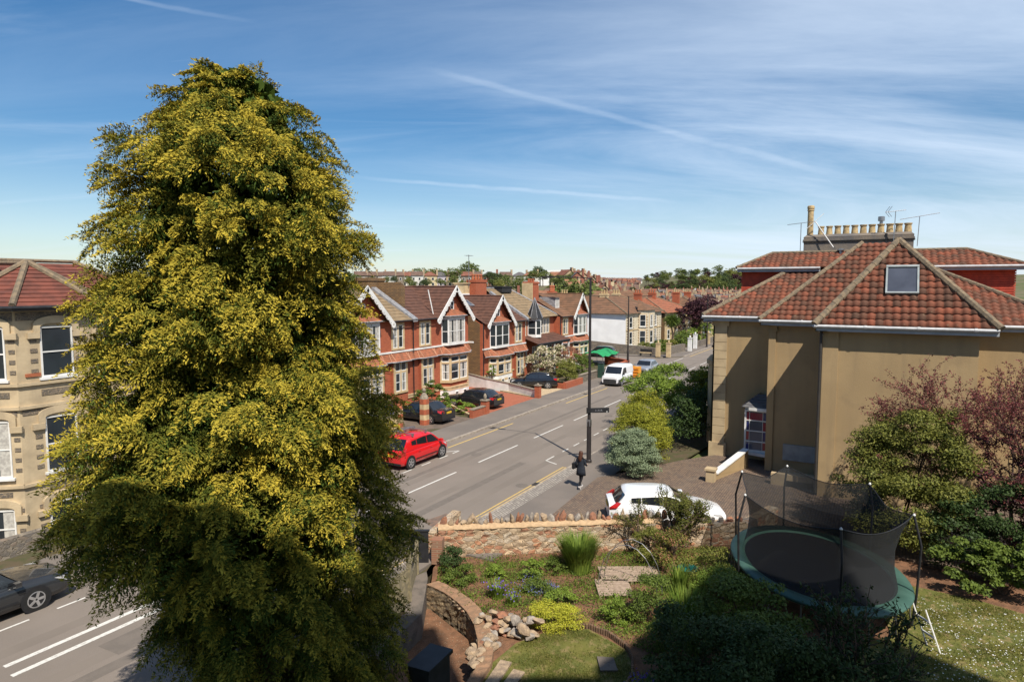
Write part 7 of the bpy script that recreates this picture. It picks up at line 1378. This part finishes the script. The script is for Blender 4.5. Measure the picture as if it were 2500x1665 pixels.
ORD = ['first', 'second', 'third', 'fourth', 'fifth', 'sixth', 'seventh', 'eighth', 'ninth', 'tenth', 'eleventh', 'twelfth', 'thirteenth', 'fourteenth', 'fifteenth', 'sixteenth', 'seventeenth', 'eighteenth', 'nineteenth', 'twentieth']
sky_row = [(868, 'far_grey_stone_wall', 'far_brown_roof', 0), (890, 'far_grey_stone_wall', 'far_brown_roof', 0), (913, 'far_white_wall', 'far_brown_roof', 0), (935, 'far_white_wall', 'far_brown_roof', 0), (958, 'far_grey_stone_wall', 'far_brown_roof', 0), (980, 'far_white_wall', 'far_red_roof', 0), (1004, 'far_white_wall', 'far_brown_roof', 0), (1032, 'far_cream_wall', 'far_red_roof', 1), (1068, 'far_lilac_wall', 'far_slate_roof', 0), (1090, 'far_buff_wall', 'far_brown_roof', 0), (1126, 'far_grey_stone_wall', 'far_red_roof', 0), (1150, 'far_white_wall', 'far_brown_roof', 0), (1176, 'far_brick_wall', 'far_slate_roof', 1), (1222, 'far_buff_wall', 'far_brown_roof', 0), (1254, 'far_white_wall', 'far_slate_roof', 1), (1278, 'far_white_wall', 'far_red_roof', 1), (1345, 'far_buff_wall', 'far_orange_roof', 0), (1375, 'far_white_wall', 'far_red_roof', 1)]
for i, (px, wl, rf, hp) in enumerate(sky_row):
    r = 292+(i % 3)*5; x, y = pol(px, r); a = math.atan2(y, x)-math.pi/2+rt.uniform(-.12, .12); w_ = 5.4 if not hp else 6.6
    far_house(x, y, a+math.pi*0, wl, rf, w_, 8., 5.0, 6.9, bool(hp), False, False, f'{COLW[wl]} house with {COLR[rf]} roof, {ORD[i]} from the left along the skyline terrace', 'houses of the skyline terrace', z=hgt(x, y)-.3)
# lower roofs between the skyline terrace and the villas
mids = [(900, 215), (935, 235), (1160, 205), (1190, 190), (1215, 230), (1290, 215), (1320, 235), (1345, 190), (1365, 215), (1395, 175), (1440, 180), (1120, 240), (1270, 175), (1060, 250)]
for i, (px, r) in enumerate(mids):
    x, y = pol(px, r); rf = rt.choice(['far_red_roof', 'far_orange_roof', 'far_brown_roof']); wl = rt.choice(['far_white_wall', 'far_buff_wall', 'far_brick_wall']); far_house(x, y, math.atan2(y, x)-math.pi/2+rt.uniform(-.5, .5), wl, rf, 7., 8., 5., 7.6, i % 2 == 0, False, False, f'{COLR[rf]} roofed {COLW[wl]} house, {ORD[i]} of the low houses behind the villas', 'low houses in the dip behind the villas', z=min(.6, hgt(x, y)+.3))
# white domed hall, ochre block, arched shed roof
x, y = pol(1352, 420); t = thing('white_hall', 'large white building with curved roof on the skyline', 'building', (x, y, hgt(x, y))); m = MB((x, y, hgt(x, y)), (math.cos(-.9), math.sin(-.9), 0), (-math.sin(-.9), math.cos(-.9), 0)); m.extr([(-14, -2), (14, -2), (14, 7.5), (9, 9.6), (5, 9.3), (4, 9.9), (-4, 9.5), (-14, 6)], 0, 14); m.build('walls', WHITEP, t)
x, y = pol(1440, 450); t = thing('cream_terrace_block', 'long cream and white building on the skyline behind the lamp top', 'building', (x, y, hgt(x, y)))
z0 = hgt(x, y); m = MB((x, y, z0), (math.cos(-1.1), math.sin(-1.1), 0), (-math.sin(-1.1), math.cos(-1.1), 0)); m.box(-16, 16, 0, 10, -3, 5.5); m.box(-16, -6, 0, 10, 5.5, 6.8); m.box(2, 8, 0, 10, 5.5, 6.8); m.build('walls', HW['far_cream_wall'], t)
for i in range(9): q = MB((x, y, z0), (math.cos(-1.1), math.sin(-1.1), 0), (-math.sin(-1.1), math.cos(-1.1), 0)); q.box(-15+3.4*i, -13.4+3.4*i, -.05, 0, 2.4, 4.4); q.build('window', WD, t)
x, y = pol(1690, 235); t = thing('ochre_block', 'ochre brick block with flat grey roof in the middle of the town', 'building', (x, y, hgt(x, y))); z0 = hgt(x, y)
OC = mat('ochre_brick', (.48, .27, .08), (.4, .22, .07), .9, 1); f_ = ((x, y, z0), (math.cos(-1.2), math.sin(-1.2), 0), (-math.sin(-1.2), math.cos(-1.2), 0)); m = MB(*f_); m.box(-6, 9, 0, 10, -2, 6.0); m.build('walls', OC, t); m = MB(*f_); m.box(-7, 9.4, -.6, 10.6, 6.0, 6.5); m.build('flat_roof', SLATE, t)
for i in range(4): q = MB(*f_); q.box(-5+3.4*i, -3.4+3.4*i, -.05, 0, 3.4, 5.2); q.build('window', WD, t)
x, y = pol(1610, 260); t = thing('white_shed', 'low white walled hall with red roof among the trees', 'building', (x, y, hgt(x, y))); f_ = ((x, y, hgt(x, y)), (math.cos(-1.15), math.sin(-1.15), 0), (-math.sin(-1.15), math.cos(-1.15), 0)); m = MB(*f_); m.box(-9, 9, 0, 8, -2, 5); m.build('walls', WHITER, t); m = MB(*f_); m.add([(-9.4, -.5, 5), (9.4, -.5, 5), (9.4, 8.5, 5), (-9.4, 8.5, 5), (-9.4, 4, 7.4), (9.4, 4, 7.4)], [(0, 1, 5, 4), (2, 3, 4, 5), (0, 4, 3), (1, 2, 5)]); m.build('roof', HR_['far_red_roof'], t)
x, y = pol(1540, 118); t = thing('gabled_roof_house', 'orange tiled gable house behind the white walled corner house', 'building', (x, y, -3)); f_ = ((x, y, -3.5), (math.cos(-.75), math.sin(-.75), 0), (-math.sin(-.75), math.cos(-.75), 0)); m = MB(*f_); m.box(-6, 6, 0, 9, 0, 9.2); m.build('walls', HW['far_buff_wall'], t); m = MB(*f_); rows(m, m.P(-6.4, -.4, 9.1), m.P(6.4, -.4, 9.1), m.P(6.4, 4.5, 11.8), m.P(-6.4, 4.5, 11.8), 9); m.add([(-6.4, 9.4, 9.1), (6.4, 9.4, 9.1), (6.4, 4.5, 11.8), (-6.4, 4.5, 11.8)], [(0, 1, 2, 3)]); m.build('roof', TILEO, t)
# terraces covering the right hand hillside: nearest ones as single houses
cnt = 0; stuff = MB(); smat = [HW['far_white_wall'], HW['far_buff_wall'], HW['far_brick_wall'], HR_['far_red_roof'], HR_['far_orange_roof'], HR_['far_brown_roof'], HR_['far_slate_roof']]
r = 150.
while r < 1150:
    step = 15+r*.022; az0, az1 = 25.5, 10.2
    az = az0+rt.uniform(0, 1)
    while az > az1:
        run = rt.randint(4, 9); th_ = rt.uniform(-.5, .5); wl = rt.choice(['far_white_wall', 'far_buff_wall', 'far_brick_wall', 'far_cream_wall', 'far_buff_wall', 'far_grey_stone_wall']); rf = rt.choice(['far_red_roof', 'far_orange_roof', 'far_brown_roof', 'far_brown_roof', 'far_red_roof', 'far_slate_roof']); gb = rt.random() < .35; w_ = 5.5
        if rt.random() < .14: az -= math.degrees(12/r)*1.6; continue
        rr0 = r+rt.uniform(-5, 5)
        for k in range(run):
            az -= math.degrees(w_*abs(math.cos(th_))/rr0)
            if az < az1: break
            rr_ = rr0+k*w_*math.sin(th_); x, y = rr_*math.cos(R(az)), rr_*math.sin(R(az)); face = R(az)-math.pi/2-th_
            if r < 330 and y < 36 and x < 130: continue
            if rr_ < 150 or (rr_ > 500 and az < 18.6): continue
            rf2 = rf if rt.random() < .8 else rt.choice(list(COLR)); wl2 = wl if rt.random() < .75 else rt.choice(['far_white_wall', 'far_buff_wall', 'far_cream_wall'])
            zz_ = hgt(x, y)-.2
            if cnt < 235:
                far_house(x, y, face, wl2, rf2, w_, 8., 5.2, 7.6, False, False, gb, f'small {COLW[wl2]} terraced house with {COLR[rf2]} roof among the rows on the hillside', f'{COLW[wl2]} {COLR[rf2]}-roofed terraces of the hillside', detail=r < 230, z=zz_); cnt += 1
            else:
                ww = w_*1.0; stuff.frame((x, y, zz_), (math.cos(face), math.sin(face), 0), (-math.sin(face), math.cos(face), 0)); stuff.m = rt.choice((0, 1, 1, 2)); stuff.box(0, ww, 0, 8, -2, 5.2); stuff.m = {'far_red_roof': 3, 'far_orange_roof': 4, 'far_brown_roof': 5, 'far_slate_roof': 6}[rf2]
                if gb: stuff.add([(-.1, -.4, 5.1), (ww+.1, -.4, 5.1), (ww+.1, 8.3, 5.1), (-.1, 8.3, 5.1), (ww/2, -.4, 7.6), (ww/2, 8.3, 7.6)], [(0, 4, 5, 3), (1, 2, 5, 4)])
                else: stuff.add([(0, -.4, 5.2), (ww, -.4, 5.2), (ww, 8.4, 5.2), (0, 8.4, 5.2), (0, 4, 7.6), (ww, 4, 7.6)], [(0, 1, 5, 4), (2, 3, 4, 5)])
                stuff.m = 2; stuff.box(ww-.3, ww+.2, 3, 4.6, 5.2, 8.)
        az -= math.degrees(rt.choice((1, 3, 8))/r)
    r += step
o = stuff.build('far_rooftops', smat); tag(o, 'distant mass of terraced rooftops too small to tell apart on the far hillside', 'rooftops', kind='stuff')
# trees through the town, skyline and wood on the right
tl = [(1570, 240, 1.0, FARG), (1590, 250, 1.0, FARG), (1625, 225, 1.05, FARG), (1648, 232, 1.0, FARY), (1665, 222, 1.0, FARG), (1705, 225, 1.1, FARD), (1725, 215, .9, FARG), (1530, 290, .9, FARD), (1540, 285, .8, FARG), (1580, 330, 1.0, FARY), (1500, 210, .8, FARG), (1640, 380, .9, FARG), (1690, 420, .9, FARD), (1775, 240, 1.0, FARG), (1545, 470, 1.0, FARD), (1600, 520, 1.1, FARY)]
for i, (px, r, s_, k) in enumerate(tl): x, y = pol(px, r); tree_at(x, y, s_, k, {'distant_green_leaves': 'mid green', 'distant_dark_leaves': 'dark', 'distant_yellow_green_leaves': 'yellow green'}[k.name]+' tree among the terraces of the town', group='trees among the terraces', seed=i)
sl = [(850, 275, .8, FARG), (945, 283, .6, FARG), (965, 280, .6, FARD), (905, 262, .7, FARD), (1000, 285, .6, FARG), (1020, 318, 1.15, FARG), (1052, 318, 1.25, FARY), (1078, 320, 1.2, FARG), (1110, 285, 1.0, FARG), (1150, 318, 1.6, FARG), (1135, 322, 1.1, FARY), (1000, 325, .95, FARD), (1195, 282, .9, FARD), (1215, 290, .9, FARD), (1235, 280, .7, FARG), (1300, 288, .9, FARG), (1318, 300, 1.25, FARD), (1325, 284, .8, FARG), (1165, 275, .6, FARG), (1180, 250, .7, FARG), (1145, 245, .6, FARY), (1010, 262, .6, FARG), (1040, 268, .5, FARG), (870, 255, .9, FARG), (1260, 250, .8, FARG), (1280, 240, .7, FARG), (1360, 262, .8, FARG), (1400, 268, .9, FARG)]
for i, (px, r, s_, k) in enumerate(sl): x, y = pol(px, r); tree_at(x, y, s_, k, f'{ORD[i] if i < 20 else "later"} tree by the skyline terrace, {"dark" if k is FARD else "yellow green" if k is FARY else "green"} crown' if i < 20 else 'small green tree in the gardens below the skyline terrace', group='trees by the skyline terrace', seed=i)
for i in range(150):
    px = rt.uniform(1575, 1870); r = rt.uniform(505, 780) if i % 3 else rt.uniform(500, 560); x, y = pol(px, r); k = rt.choice((FARG, FARD, FARY, FARG, LC)); tree_at(x, y, rt.uniform(1.0, 1.9)*(.6+.5*(px-1590)/270), k, 'copper coloured tree of the wood on the right skyline' if k is LC else ('dark' if k is FARD else 'light' if k is FARY else 'green')+' tree of the wood on the right skyline', group='trees of the skyline wood', seed=i, name='woodland_tree')
for i in range(34):
    px = rt.uniform(850, 1480); r = rt.uniform(225, 284); x, y = pol(px, r); tree_at(x, y, rt.uniform(.4, .75), rt.choice((FARG, FARY, FARD, FARG)), 'small green tree in the gardens below the skyline terrace', group='trees by the skyline terrace', seed=i, z=hgt(x, y)-.4)
for i in range(10):
    px = rt.uniform(2488, 2560); r = rt.uniform(90, 220); x, y = pol(px, r); tree_at(x, y, rt.uniform(.7, 1.0), rt.choice((FARG, FARD)), 'green tree glimpsed right of the beige house roof', group='trees right of the beige house', seed=i)
